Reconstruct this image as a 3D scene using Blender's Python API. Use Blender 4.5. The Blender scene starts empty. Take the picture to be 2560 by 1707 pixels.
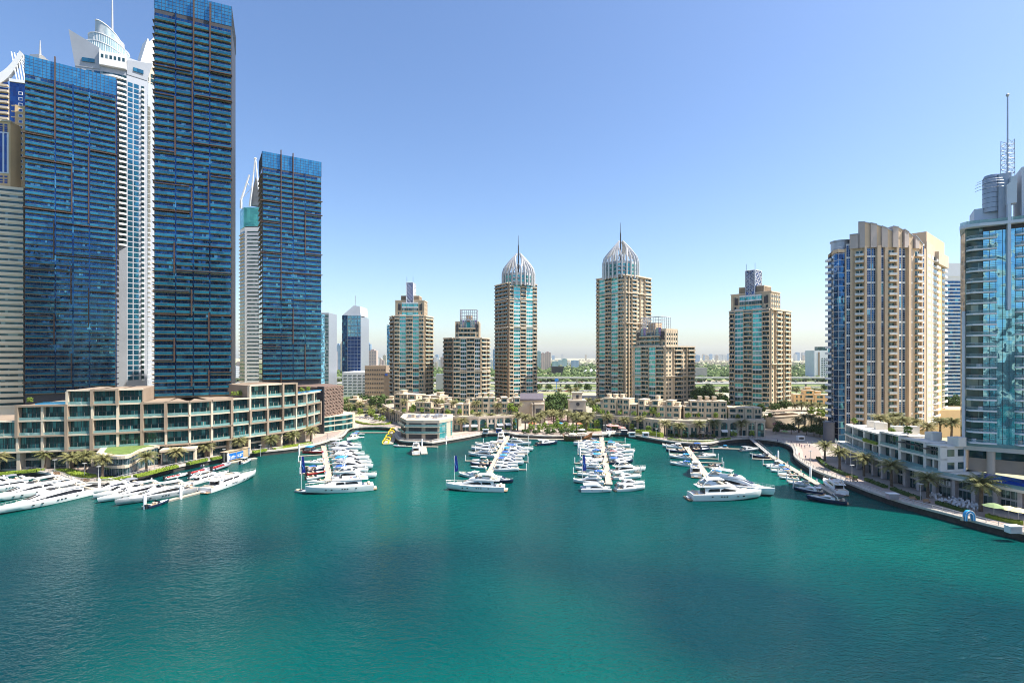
import bpy, math, random
from mathutils import Vector, Matrix
R = math.radians
random.seed(7)
sc = bpy.context.scene
COL = sc.collection
# ---------------------------------------------------------------- camera
CAMH = 46.0
cam = bpy.data.cameras.new('camera'); camo = bpy.data.objects.new('camera', cam); COL.objects.link(camo)
camo.location = (0, 0, CAMH); camo.rotation_euler = (R(90), 0, 0)
cam.sensor_width = 36; cam.lens = 18.0; cam.shift_y = 38.5/2560
cam.clip_start = 0.5; cam.clip_end = 60000
sc.camera = camo
# ---------------------------------------------------------------- sky and sun
AZ, EL = -8.0, 56.0            # sun azimuth from +X towards +Y, elevation
w = bpy.data.worlds.new('World'); sc.world = w; w.use_nodes = True
nt = w.node_tree; nt.nodes.clear()
sky = nt.nodes.new('ShaderNodeTexSky'); sky.sky_type = 'NISHITA'; sky.sun_disc = False
sky.sun_elevation = R(EL); sky.sun_rotation = R(90-AZ)
sky.altitude = 0; sky.air_density = 1.0; sky.dust_density = 1.3; sky.ozone_density = 2.6
hs = nt.nodes.new('ShaderNodeHueSaturation'); hs.inputs['Saturation'].default_value = 1.12; hs.inputs['Hue'].default_value = 0.504
bg = nt.nodes.new('ShaderNodeBackground'); bg.inputs['Strength'].default_value = 0.126
wo = nt.nodes.new('ShaderNodeOutputWorld')
nt.links.new(sky.outputs[0], hs.inputs['Color']); nt.links.new(hs.outputs[0], bg.inputs[0]); nt.links.new(bg.outputs[0], wo.inputs[0])
sl = bpy.data.lights.new('sun', 'SUN'); sl.energy = 5.0; sl.angle = R(0.5); sl.color = (1.0, 0.94, 0.84)
so = bpy.data.objects.new('sun', sl); COL.objects.link(so)
SUN = Vector((math.cos(R(AZ))*math.cos(R(EL)), math.sin(R(AZ))*math.cos(R(EL)), math.sin(R(EL))))
so.rotation_euler = SUN.to_track_quat('Z', 'Y').to_euler(); so.location = (0, 0, 500)
vs = sc.view_settings; vs.view_transform = 'Standard'; vs.look = 'None'; vs.gamma = 1.0; vs.use_curve_mapping = False
vs.exposure = 0.87
sc.cycles.max_bounces = 6; sc.cycles.diffuse_bounces = 2; sc.cycles.glossy_bounces = 3; sc.cycles.transmission_bounces = 3
sc.cycles.pixel_filter_type = 'BLACKMAN_HARRIS'; sc.cycles.filter_width = 1.05
sc.cycles.volume_bounces = 0; sc.cycles.use_denoising = True; sc.cycles.caustics_reflective = False; sc.cycles.caustics_refractive = False

# ---------------------------------------------------------------- measuring helpers: pixels of the photograph (2560 wide) to metres
def PX(px, Y): return (px-1280)/1280*Y
def ZY(py, Y): return CAMH-(py-892)*Y/1280
def PT(px, py, z=0.0):
    Y = (CAMH-z)*1280/(py-892)
    return (PX(px, Y), Y)
GZ = 2.2     # level of the promenade above the water
DZ = 10.0    # level of the raised decks

# ---------------------------------------------------------------- mesh builder
class MB:
    def __init__(s): s.v = []; s.f = []; s.m = []; s.k = 0
    def add(s, vs_, fs):
        n = len(s.v); s.v.extend(vs_)
        for f in fs: s.f.append(tuple(i+n for i in f)); s.m.append(s.k)
        return s
    def hexa(s, p): return s.add(p, [(3,2,1,0),(4,5,6,7),(0,1,5,4),(1,2,6,5),(2,3,7,6),(3,0,4,7)])
    def box(s, x0, y0, z0, x1, y1, z1):
        return s.hexa([(x0,y0,z0),(x1,y0,z0),(x1,y1,z0),(x0,y1,z0),(x0,y0,z1),(x1,y0,z1),(x1,y1,z1),(x0,y1,z1)])
    def quad(s, a, b, c, d): return s.add([a,b,c,d], [(0,1,2,3)])
    def prism(s, poly, z0, z1, top=True, bottom=True):
        n = len(poly)
        zt = z1 if isinstance(z1, (list, tuple)) else [z1]*n
        v = [(p[0],p[1],z0) for p in poly]+[(p[0],p[1],zt[i]) for i,p in enumerate(poly)]
        f = [(i,(i+1)%n,(i+1)%n+n,i+n) for i in range(n)]
        if top: f.append(tuple(range(n,2*n)))
        if bottom: f.append(tuple(range(n-1,-1,-1)))
        return s.add(v, f)
    def tube(s, pts, r, n=6, r1=None, cap=True):
        pts = [Vector(p) for p in pts]; m = len(pts); base = len(s.v); ref = None
        for i, p in enumerate(pts):
            d = (pts[min(i+1,m-1)]-pts[max(i-1,0)]).normalized()
            a = Vector((0,0,1)) if abs(d.z) < .9 else Vector((1,0,0))
            if ref is not None: a = ref
            u = (a-d*a.dot(d)).normalized(); ref = u
            q = d.cross(u); rr = r if r1 is None else r+(r1-r)*i/(m-1)
            for k in range(n):
                t = 2*math.pi*k/n
                s.v.append(tuple(p+u*(rr*math.cos(t))+q*(rr*math.sin(t))))
        for i in range(m-1):
            for k in range(n):
                a, b = base+i*n+k, base+i*n+(k+1)%n
                s.f.append((a, b, b+n, a+n)); s.m.append(s.k)
        if cap:
            s.f.append(tuple(base+k for k in range(n-1,-1,-1))); s.m.append(s.k)
            s.f.append(tuple(base+(m-1)*n+k for k in range(n))); s.m.append(s.k)
        return s
    def lathe(s, prof, cx=0, cy=0, n=12):
        base = len(s.v); m = len(prof)
        for (r, z) in prof:
            for k in range(n):
                t = 2*math.pi*k/n; s.v.append((cx+r*math.cos(t), cy+r*math.sin(t), z))
        for i in range(m-1):
            for k in range(n):
                a, b = base+i*n+k, base+i*n+(k+1)%n
                s.f.append((a, b, b+n, a+n)); s.m.append(s.k)
        s.f.append(tuple(base+k for k in range(n-1,-1,-1))); s.m.append(s.k)
        s.f.append(tuple(base+(m-1)*n+k for k in range(n))); s.m.append(s.k)
        return s
    def merge(s, o):
        n = len(s.v); s.v.extend(o.v); s.f.extend(tuple(i+n for i in f) for f in o.f); s.m.extend(o.m); return s
    def xf(s, M):
        s.v = [tuple(M @ Vector(p)) for p in s.v]; return s

def mesh(name, mb, mats, off=(0,0,0), smooth=None):
    me = bpy.data.meshes.new(name)
    ox, oy, oz = off
    me.from_pydata([(x-ox,y-oy,z-oz) for x,y,z in mb.v], [], mb.f)
    if not isinstance(mats, (list, tuple)): mats = [mats]
    for m in mats: me.materials.append(m)
    if len(mats) > 1: me.polygons.foreach_set('material_index', mb.m)
    if smooth is not None:
        me.shade_smooth(); me.set_sharp_from_angle(angle=R(smooth))
    me.update()
    return me
def obj(name, mb, mats, parent=None, off=(0,0,0), smooth=None):
    o = bpy.data.objects.new(name, mesh(name, mb, mats, off, smooth)); COL.objects.link(o)
    if parent is not None: o.parent = parent
    return o
def tag(o, label=None, cat=None, group=None, kind=None):
    if label: o['label'] = label
    if cat: o['category'] = cat
    if group: o['group'] = group
    if kind: o['kind'] = kind
    return o
def struct(name, mb, m, smooth=None, kind='structure', label=None):
    o = obj(name, mb, m, smooth=smooth); o['kind'] = kind
    if label: o['label'] = label
    return o
def solo(name, mb, mats, label, cat, group=None, smooth=None, loc=None):
    """a thing that is a single mesh, its origin at its own base"""
    if loc is None:
        xs = [v[0] for v in mb.v]; ys = [v[1] for v in mb.v]
        loc = ((min(xs)+max(xs))/2, (min(ys)+max(ys))/2, min(v[2] for v in mb.v))
    o = obj(name, mb, mats, off=loc, smooth=smooth); o.location = loc
    return tag(o, label, cat, group)
def kids(o): return list(o.children)
def copy_tree(o, parent=None):
    c = o.copy(); COL.objects.link(c); c.parent = parent
    for ch in kids(o): copy_tree(ch, c)
    return c

class Thing:
    """an Empty at a thing's base; parts are given in world coordinates"""
    def __init__(s, name, label, cat, loc, group=None, rotz=0.0):
        s.e = bpy.data.objects.new(name, None); COL.objects.link(s.e); s.e.location = loc; s.e.rotation_euler = (0,0,rotz)
        s.e.empty_display_size = 1.0; s.loc = loc; s.pool = {}
        tag(s.e, label, cat, group)
    def part(s, name, mb, mats, parent=None, smooth=None, label=None):
        o = obj(name, mb, mats, parent or s.e, off=s.loc, smooth=smooth)
        if label: o['label'] = label
        return o
    def many(s, kind, mb, mats): s.pool.setdefault(kind, []).append((mb, mats))
    def finish(s, limit=100):
        for kind, items in s.pool.items():
            def far(it):
                v = it[0].v[0]; return (v[0]**2+v[1]**2+(v[2]-CAMH)**2)
            items.sort(key=far)
            for mb, mats in items[:limit]: s.part(kind, mb, mats)
            rest = items[limit:]
            if rest:
                groups = {}
                for mb, mats in rest:
                    key = tuple(m.name for m in (mats if isinstance(mats, (list, tuple)) else [mats]))
                    groups.setdefault(key, [MB(), mats])[0].merge(mb)
                for key, (mb, mats) in groups.items():
                    o = s.part(kind, mb, mats); o['kind'] = 'stuff'
        s.pool = {}
        return s

class Wall:
    """a vertical wall line seen from outside, left end p0, right end p1"""
    def __init__(s, p0, p1):
        s.p = Vector((p0[0], p0[1])); d = Vector((p1[0], p1[1]))-s.p; s.L = d.length
        s.u = d/s.L; s.n = Vector((s.u.y, -s.u.x)); s.p1 = p1
    def pt(s, u, d, z):
        q = s.p+s.u*u+s.n*d; return (q.x, q.y, z)
    def box(s, mb, u0, u1, d0, d1, z0, z1):
        P = s.pt
        return mb.hexa([P(u0,d0,z0),P(u0,d1,z0),P(u1,d1,z0),P(u1,d0,z0),P(u0,d0,z1),P(u0,d1,z1),P(u1,d1,z1),P(u1,d0,z1)])

# ---------------------------------------------------------------- materials
MATS = {}
def _m(name):
    m = bpy.data.materials.new(name); m.use_nodes = True
    return m, m.node_tree, m.node_tree.nodes['Principled BSDF']
def mix_rgb(nt, fac, a, b):
    n = nt.nodes.new('ShaderNodeMix'); n.data_type = 'RGBA'
    if hasattr(fac, 'links'): nt.links.new(fac, n.inputs[0])
    else: n.inputs[0].default_value = fac
    for i, c in ((6, a), (7, b)):
        if hasattr(c, 'links'): nt.links.new(c, n.inputs[i])
        else: n.inputs[i].default_value = (*c, 1)
    return n.outputs[2]
def mat(name, col, rough=0.7, metal=0.0, var=0.12, scale=0.6, col2=None, bump=0.0, bscale=8.0, spec=0.5, coat=0.0):
    """plain surface with soft wear: a second tone mixed in by two octaves of noise"""
    if name in MATS: return MATS[name]
    m, nt, b = _m(name)
    tc = nt.nodes.new('ShaderNodeTexCoord')
    nz = nt.nodes.new('ShaderNodeTexNoise'); nz.inputs['Scale'].default_value = scale; nz.inputs['Detail'].default_value = 6
    nz.inputs['Roughness'].default_value = 0.65
    nt.links.new(tc.outputs['Object'], nz.inputs['Vector'])
    mr = nt.nodes.new('ShaderNodeMapRange'); mr.inputs[1].default_value = .35; mr.inputs[2].default_value = .65
    nt.links.new(nz.outputs['Fac'], mr.inputs[0])
    c2 = col2 or tuple(c*(1-2*var) for c in col)
    nt.links.new(mix_rgb(nt, mr.outputs[0], col, c2), b.inputs['Base Color'])
    b.inputs['Roughness'].default_value = rough; b.inputs['Metallic'].default_value = metal
    b.inputs['Specular IOR Level'].default_value = spec; b.inputs['Coat Weight'].default_value = coat
    if bump:
        n2 = nt.nodes.new('ShaderNodeTexNoise'); n2.inputs['Scale'].default_value = bscale; n2.inputs['Detail'].default_value = 4
        nt.links.new(tc.outputs['Object'], n2.inputs['Vector'])
        bp = nt.nodes.new('ShaderNodeBump'); bp.inputs['Strength'].default_value = bump; bp.inputs['Distance'].default_value = 0.1
        nt.links.new(n2.outputs['Fac'], bp.inputs['Height']); nt.links.new(bp.outputs[0], b.inputs['Normal'])
    MATS[name] = m; return m
def glass(name, col, col2, metal=0.6, rough=0.06, cell=(1.5,1.5,3.2), wob=0.012, wscale=0.25, curtain=None, cfac=0.12):
    """coated window glass: every pane a slightly different tint and tilt, some with pale curtains behind"""
    if name in MATS: return MATS[name]
    m, nt, b = _m(name)
    g = nt.nodes.new('ShaderNodeNewGeometry')
    sn = nt.nodes.new('ShaderNodeVectorMath'); sn.operation = 'SNAP'; sn.inputs[1].default_value = cell
    nt.links.new(g.outputs['Position'], sn.inputs[0])
    wn = nt.nodes.new('ShaderNodeTexWhiteNoise'); nt.links.new(sn.outputs[0], wn.inputs['Vector'])
    c = mix_rgb(nt, wn.outputs['Value'], col, col2)
    if curtain:
        gt = nt.nodes.new('ShaderNodeMath'); gt.operation = 'LESS_THAN'; gt.inputs[1].default_value = cfac
        wn2 = nt.nodes.new('ShaderNodeTexWhiteNoise'); wn2.noise_dimensions = '4D'; wn2.inputs['W'].default_value = 3.3
        nt.links.new(sn.outputs[0], wn2.inputs['Vector']); nt.links.new(wn2.outputs['Value'], gt.inputs[0])
        c = mix_rgb(nt, gt.outputs[0], c, curtain)
    nt.links.new(c, b.inputs['Base Color'])
    b.inputs['Metallic'].default_value = metal; b.inputs['Roughness'].default_value = rough
    nz = nt.nodes.new('ShaderNodeTexNoise'); nz.inputs['Scale'].default_value = wscale; nz.inputs['Detail'].default_value = 2
    nt.links.new(g.outputs['Position'], nz.inputs['Vector'])
    sb = nt.nodes.new('ShaderNodeVectorMath'); sb.operation = 'SUBTRACT'; sb.inputs[1].default_value = (.5,.5,.5)
    nt.links.new(nz.outputs['Color'], sb.inputs[0])
    s2 = nt.nodes.new('ShaderNodeVectorMath'); s2.operation = 'SUBTRACT'; s2.inputs[1].default_value = (.5,.5,.5)
    nt.links.new(wn.outputs['Color'], s2.inputs[0])
    k1 = nt.nodes.new('ShaderNodeVectorMath'); k1.operation = 'SCALE'; k1.inputs['Scale'].default_value = wob*6
    k2 = nt.nodes.new('ShaderNodeVectorMath'); k2.operation = 'SCALE'; k2.inputs['Scale'].default_value = wob
    nt.links.new(sb.outputs[0], k1.inputs[0]); nt.links.new(s2.outputs[0], k2.inputs[0])
    a1 = nt.nodes.new('ShaderNodeVectorMath'); a2 = nt.nodes.new('ShaderNodeVectorMath')
    nt.links.new(g.outputs['Normal'], a1.inputs[0]); nt.links.new(k1.outputs[0], a1.inputs[1])
    nt.links.new(a1.outputs[0], a2.inputs[0]); nt.links.new(k2.outputs[0], a2.inputs[1])
    nn = nt.nodes.new('ShaderNodeVectorMath'); nn.operation = 'NORMALIZE'
    nt.links.new(a2.outputs[0], nn.inputs[0]); nt.links.new(nn.outputs[0], b.inputs['Normal'])
    MATS[name] = m; return m

M_beige  = mat('beige_render', (.68,.55,.385), .85, var=.08, scale=.08)
M_beige2 = mat('pale_beige_render', (.64,.54,.41), .85, var=.07, scale=.1)
M_tan    = mat('tan_render', (.66,.49,.33), .85, var=.06, scale=.05)
M_ivory  = mat('ivory_render', (.78,.73,.64), .8, var=.05, scale=.3)
M_greyw  = mat('grey_white_panel', (.40,.43,.48), .5, var=.06, scale=.1)
M_warm   = mat('warm_cream_panel', (.86,.70,.52), .8, var=.05, scale=.1)
M_ochre  = mat('ochre_render', (.72,.50,.26), .85, var=.06, scale=.08)
M_mauve  = mat('mauve_render', (.33,.25,.18), .85, var=.08, scale=.15)
M_lilac  = mat('lilac_render', (.52,.44,.40), .85, var=.08, scale=.1)
M_cream  = mat('cream_stone', (.58,.48,.37), .8, var=.07, scale=.2)
M_white  = mat('white_render', (.78,.78,.78), .7, var=.04, scale=.1)
M_white2 = mat('bluish_white_panel', (.64,.68,.74), .5, var=.05, scale=.1)
M_grey   = mat('grey_concrete', (.40,.38,.36), .85, var=.1, scale=.2)
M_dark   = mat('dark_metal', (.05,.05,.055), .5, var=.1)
M_brownfin = mat('bronze_fin', (.10,.055,.035), .5, metal=.2, var=.1)
M_soffit = mat('ochre_soffit', (.30,.21,.08), .8, var=.1)
M_brown  = mat('brown_cladding', (.20,.13,.10), .75, var=.1, scale=1.0)
M_alu    = mat('grey_aluminium', (.42,.45,.50), .4, metal=.5, var=.06)
M_chrome = mat('pale_metal', (.62,.60,.56), .35, metal=.5, var=.05)
M_slabblue = mat('blue_slab_edge', (.035,.20,.31), .25, metal=.3, var=.05)
G_blue   = glass('deep_blue_glass', (.014,.10,.25), (.004,.03,.10), .7, .04, wob=.022, curtain=(.10,.30,.42), cfac=.05)
G_blue2  = glass('blue_crown_glass', (.06,.30,.48), (.03,.20,.38), .6, .06)
G_rail   = glass('teal_balustrade_glass', (.018,.20,.29), (.007,.09,.16), .38, .08, cell=(3,3,3))
G_teal   = glass('teal_glass', (.10,.50,.50), (.05,.32,.36), .5, .08, cell=(3,3,3.3), curtain=(.25,.5,.5), cfac=.1)
G_dark   = glass('dark_window_glass', (.012,.05,.06), (.03,.10,.115), .35, .07, cell=(1.6,1.6,3.3), curtain=(.16,.24,.24), cfac=.14)
G_pod    = glass('green_podium_glass', (.008,.055,.06), (.015,.09,.095), .4, .05, cell=(1.4,1.4,6), wob=.025, curtain=(.07,.24,.24), cfac=.22)
G_deep   = glass('deep_teal_glass', (.03,.20,.30), (.015,.10,.18), .55, .06, cell=(3,3,3.4))
G_sky    = glass('sky_blue_glass', (.30,.64,.80), (.18,.48,.66), .8, .04, cell=(1.6,1.6,3.4), wob=.03, wscale=.35)
G_royal  = glass('royal_blue_glass', (.02,.09,.28), (.012,.05,.18), .7, .06)
M_railg  = mat('pale_green_balustrade', (.26,.48,.46), .12, var=.1, scale=.5)
M_railg.node_tree.nodes['Principled BSDF'].inputs['Alpha'].default_value = .55
M_clear  = mat('clear_balustrade', (.20,.38,.42), .08, var=.05, scale=.5)
M_clear.node_tree.nodes['Principled BSDF'].inputs['Alpha'].default_value = .24

L_GREEN = mat('planter_green', (.08,.14,.03), .9, var=.2)
ONES = ['','first','second','third','fourth','fifth','sixth','seventh','eighth','ninth','tenth','eleventh','twelfth','thirteenth','fourteenth','fifteenth','sixteenth','seventeenth','eighteenth','nineteenth']
TENS = {2:'twent',3:'thirt',4:'fort',5:'fift',6:'sixt',7:'sevent',8:'eight',9:'ninet'}
def ordw(n):
    if n < 20: return ONES[n]
    t, o = divmod(n, 10); return TENS[t]+'ieth' if o == 0 else TENS[t]+'y-'+ONES[o]
# ---------------------------------------------------------------- the setting: water, land, promenade, roads
QUAYPX = [(478,1171),(565,1154),(624,1143),(747,1129),(809,1115),(833,1105),(853,1100),(863,1092),(870,1083),(887,1077),(921,1075),(965,1076),
          (990,1082),(988,1096),(992,1104),(1002,1111),(1023,1113),(1057,1114),(1080,1116),(1121,1109),(1172,1100),(1210,1092),(1241,1091),(1267,1090),
          (1290,1095),(1330,1097),(1380,1099),(1484,1096),(1533,1092),(1561,1092),(1594,1098),(1640,1107),(1684,1114),(1739,1118.6),(1773,1118),
          (1795,1113),(1828,1107.5),(1872,1105),(1927,1110),(1960,1117),(1980,1127),(1986,1140),(1987,1152),(2005,1168),(2038,1188),(2082,1206),
          (2120,1221),(2177,1244),(2266,1274),(2368,1302),(2470,1330),(2560,1352)]
LEFTPX = [(0,1186),(47,1188),(94,1192),(142,1200),(170,1212),(200,1219),(248,1222),(283,1218),(330,1205),(400,1188)]
QL = [PT(x, y) for x, y in LEFTPX]; QM = [PT(x, y) for x, y in QUAYPX]
def smooth_line(pts, k=3):
    out = []
    n = len(pts)
    for i in range(n-1):
        p0, p1, p2, p3 = pts[max(i-1,0)], pts[i], pts[i+1], pts[min(i+2,n-1)]
        for j in range(k):
            t = j/k
            out.append(tuple(.5*((2*p1[c])+(-p0[c]+p2[c])*t+(2*p0[c]-5*p1[c]+4*p2[c]-p3[c])*t*t+(-p0[c]+3*p1[c]-3*p2[c]+p3[c])*t**3) for c in (0,1)))
    out.append(pts[-1]); return out
QUAY = [(-420,178),(-300,190),(-240,200)]+smooth_line(QL+QM, 3)+[(134,112),(146,60),(150,-120)]
from mathutils.geometry import delaunay_2d_cdt
def flat(poly, z):
    n = len(poly); vs_, _, fs_, *_r = delaunay_2d_cdt([Vector(p) for p in poly], [], [list(range(n))], 3, 1e-4)
    return MB().add([(v.x, v.y, z) for v in vs_], [tuple(f) for f in fs_])
def offset_line(line, d):
    """shift a polyline sideways to its left (towards the land)"""
    out = []
    for i in range(len(line)):
        a = Vector(line[max(i-1,0)]); b = Vector(line[min(i+1,len(line)-1)]); t = (b-a).normalized()
        n = Vector((-t.y, t.x)); p = Vector(line[i])+n*d; out.append((p.x, p.y))
    return out
FAR = 16000
# seabed + water
M_water, nt, b = _m('marina_water'); MATS['marina_water'] = M_water
b.inputs['Roughness'].default_value = 0.06; b.inputs['IOR'].default_value = 1.33; b.inputs['Specular IOR Level'].default_value = .17
g = nt.nodes.new('ShaderNodeNewGeometry')
nz = nt.nodes.new('ShaderNodeTexNoise'); nz.inputs['Scale'].default_value = .009; nz.inputs['Detail'].default_value = 2
WOFF = (700,300,0)
mpo = nt.nodes.new('ShaderNodeMapping'); mpo.inputs['Location'].default_value = WOFF; nt.links.new(g.outputs['Position'], mpo.inputs['Vector']); nt.links.new(mpo.outputs[0], nz.inputs['Vector'])
mrw = nt.nodes.new('ShaderNodeMapRange'); mrw.inputs[1].default_value = .36; mrw.inputs[2].default_value = .64; nt.links.new(nz.outputs['Fac'], mrw.inputs[0])
nt.links.new(mix_rgb(nt, mrw.outputs[0], (.0,.034,.044), (.0,.112,.090)), b.inputs['Base Color'])
def wavebump(sc_, stretch, dist, strength, prev=None, detail=3, rot=0.0):
    mp = nt.nodes.new('ShaderNodeMapping'); mp.inputs['Scale'].default_value = (stretch[0], stretch[1], 1); mp.inputs['Rotation'].default_value = (0,0,rot)
    nt.links.new(g.outputs['Position'], mp.inputs['Vector'])
    n = nt.nodes.new('ShaderNodeTexNoise'); n.inputs['Scale'].default_value = sc_; n.inputs['Detail'].default_value = detail; n.inputs['Roughness'].default_value = .6
    n.inputs['Distortion'].default_value = .4
    nt.links.new(mp.outputs[0], n.inputs['Vector'])
    bp = nt.nodes.new('ShaderNodeBump'); bp.inputs['Strength'].default_value = strength; bp.inputs['Distance'].default_value = dist
    nt.links.new(n.outputs['Fac'], bp.inputs['Height'])
    if prev: nt.links.new(prev.outputs[0], bp.inputs['Normal'])
    return bp
# calmer and rougher patches: wind lanes
lane = nt.nodes.new('ShaderNodeTexNoise'); lane.inputs['Scale'].default_value = .014; lane.inputs['Detail'].default_value = 3
nt.links.new(g.outputs['Position'], lane.inputs['Vector'])
b0_ = wavebump(.12, (1,1.6), 2.0, .22, rot=.2)
b1 = wavebump(.5, (1,2.0), 1.0, .5, b0_, rot=.5)
b2 = wavebump(1.5, (1,1.7), .4, .8, b1, rot=-.35)
mr = nt.nodes.new('ShaderNodeMapRange'); mr.inputs[1].default_value = .35; mr.inputs[2].default_value = .65; mr.inputs[3].default_value = .25; mr.inputs[4].default_value = 1.0
nt.links.new(lane.outputs['Fac'], mr.inputs[0]); nt.links.new(mr.outputs[0], b2.inputs['Strength'])
nt.links.new(b2.outputs[0], b.inputs['Normal'])
mb = MB(); mb.quad((-900,-400,0),(700,-400,0),(700,700,0),(-900,700,0)); struct('water', mb, M_water)

M_sand = mat('sandy_ground', (.50,.42,.30), .95, var=.15, scale=.01, col2=(.30,.33,.16))
land = [(p[0],p[1]) for p in QUAY]
poly = land+[(FAR,-120),(FAR,FAR),(-FAR,FAR),(-FAR,178)]
mb = flat(poly, GZ-.15)
o = struct('ground', mb, M_sand)
# quay wall (dark wet foot, pale coping)
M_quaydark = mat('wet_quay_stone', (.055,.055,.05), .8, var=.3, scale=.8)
M_coping = mat('pale_coping', (.58,.53,.46), .8, var=.1, scale=1.0)
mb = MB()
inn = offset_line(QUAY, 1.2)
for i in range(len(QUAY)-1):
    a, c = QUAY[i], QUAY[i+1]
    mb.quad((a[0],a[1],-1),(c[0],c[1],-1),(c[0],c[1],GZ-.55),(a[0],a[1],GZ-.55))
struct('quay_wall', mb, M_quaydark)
mb = MB(); oo = offset_line(QUAY, -.35)
for i in range(len(QUAY)-1):
    a, c, ai, ci = oo[i], oo[i+1], inn[i], inn[i+1]
    mb.hexa([(a[0],a[1],GZ-.55),(c[0],c[1],GZ-.55),(ci[0],ci[1],GZ-.55),(ai[0],ai[1],GZ-.55),(a[0],a[1],GZ+.12),(c[0],c[1],GZ+.12),(ci[0],ci[1],GZ+.12),(ai[0],ai[1],GZ+.12)])
struct('quay_coping', mb, M_coping)
def pave(name, c1, c2, c3, s=1.2):
    m, nt, b = _m(name); g = nt.nodes.new('ShaderNodeNewGeometry')
    br = nt.nodes.new('ShaderNodeTexBrick'); br.inputs['Scale'].default_value = s
    br.inputs['Color1'].default_value = (*c1,1); br.inputs['Color2'].default_value = (*c2,1); br.inputs['Mortar'].default_value = (*c3,1)
    nt.links.new(g.outputs['Position'], br.inputs['Vector'])
    nz = nt.nodes.new('ShaderNodeTexNoise'); nz.inputs['Scale'].default_value = .12; nz.inputs['Detail'].default_value = 5
    nt.links.new(g.outputs['Position'], nz.inputs['Vector'])
    nt.links.new(mix_rgb(nt, nz.outputs['Fac'], br.outputs['Color'], c2), b.inputs['Base Color']); b.inputs['Roughness'].default_value = .85
    MATS[name] = m; return m
M_pave1 = pave('sand_paving', (.46,.40,.33), (.40,.34,.28), (.33,.28,.24))
M_pave2 = pave('rose_paving', (.37,.30,.25), (.33,.26,.22), (.27,.22,.19))
def ribbon(d0, d1, z, i0=0, i1=None):
    a = offset_line(QUAY, d0)[i0:i1]; c = offset_line(QUAY, d1)[i0:i1]; mb = MB()
    for i in range(len(a)-1):
        mb.quad((a[i][0],a[i][1],z),(a[i+1][0],a[i+1][1],z),(c[i+1][0],c[i+1][1],z),(c[i][0],c[i][1],z))
    return mb
NQ = len(QUAY)
IRIGHT = next(i for i, p in enumerate(QUAY) if p[0] > 100 and i > 100)
struct('promenade', ribbon(1.2, 3.4, GZ-.10), M_pave1)
struct('promenade_walk', ribbon(3.4, 10.5, GZ-.105), M_pave2)
# the wide paved apron in front of the shops
mb = MB(); apr = [(-240,203),(-240,215),(-150,240),(-115,262),(-100,330),(-80,420),(60,420),(150,330),(165,250),(165,215),(150,100),(150,60),(134,112)]
ap = [p for p in offset_line(QUAY, 10.4)][3:-3]
poly = ap+[(170,120),(175,300),(120,400),(60,420),(-80,430),(-150,330),(-240,240)]
mb = flat(poly, GZ-.13); struct('pavement', mb, M_pave1)

# haze
def add_haze():
    m = bpy.data.materials.new('haze_air'); m.use_nodes = True; nt = m.node_tree; nt.nodes.clear()
    v = nt.nodes.new('ShaderNodeVolumePrincipled'); v.inputs['Color'].default_value = (.90,.95,1.0,1); v.inputs['Density'].default_value = HAZE
    v.inputs['Anisotropy'].default_value = .0
    ou = nt.nodes.new('ShaderNodeOutputMaterial'); nt.links.new(v.outputs[0], ou.inputs['Volume'])
    mb = MB().box(-FAR-50,-420,-3,FAR+50,FAR+50,345)
    o = struct('haze', mb, m, kind='stuff'); o['label'] = 'pale haze over the distant skyline'
HAZE = 3.2e-5

print('QUAY', [(round(x),round(y)) for x,y in QUAY])
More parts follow.
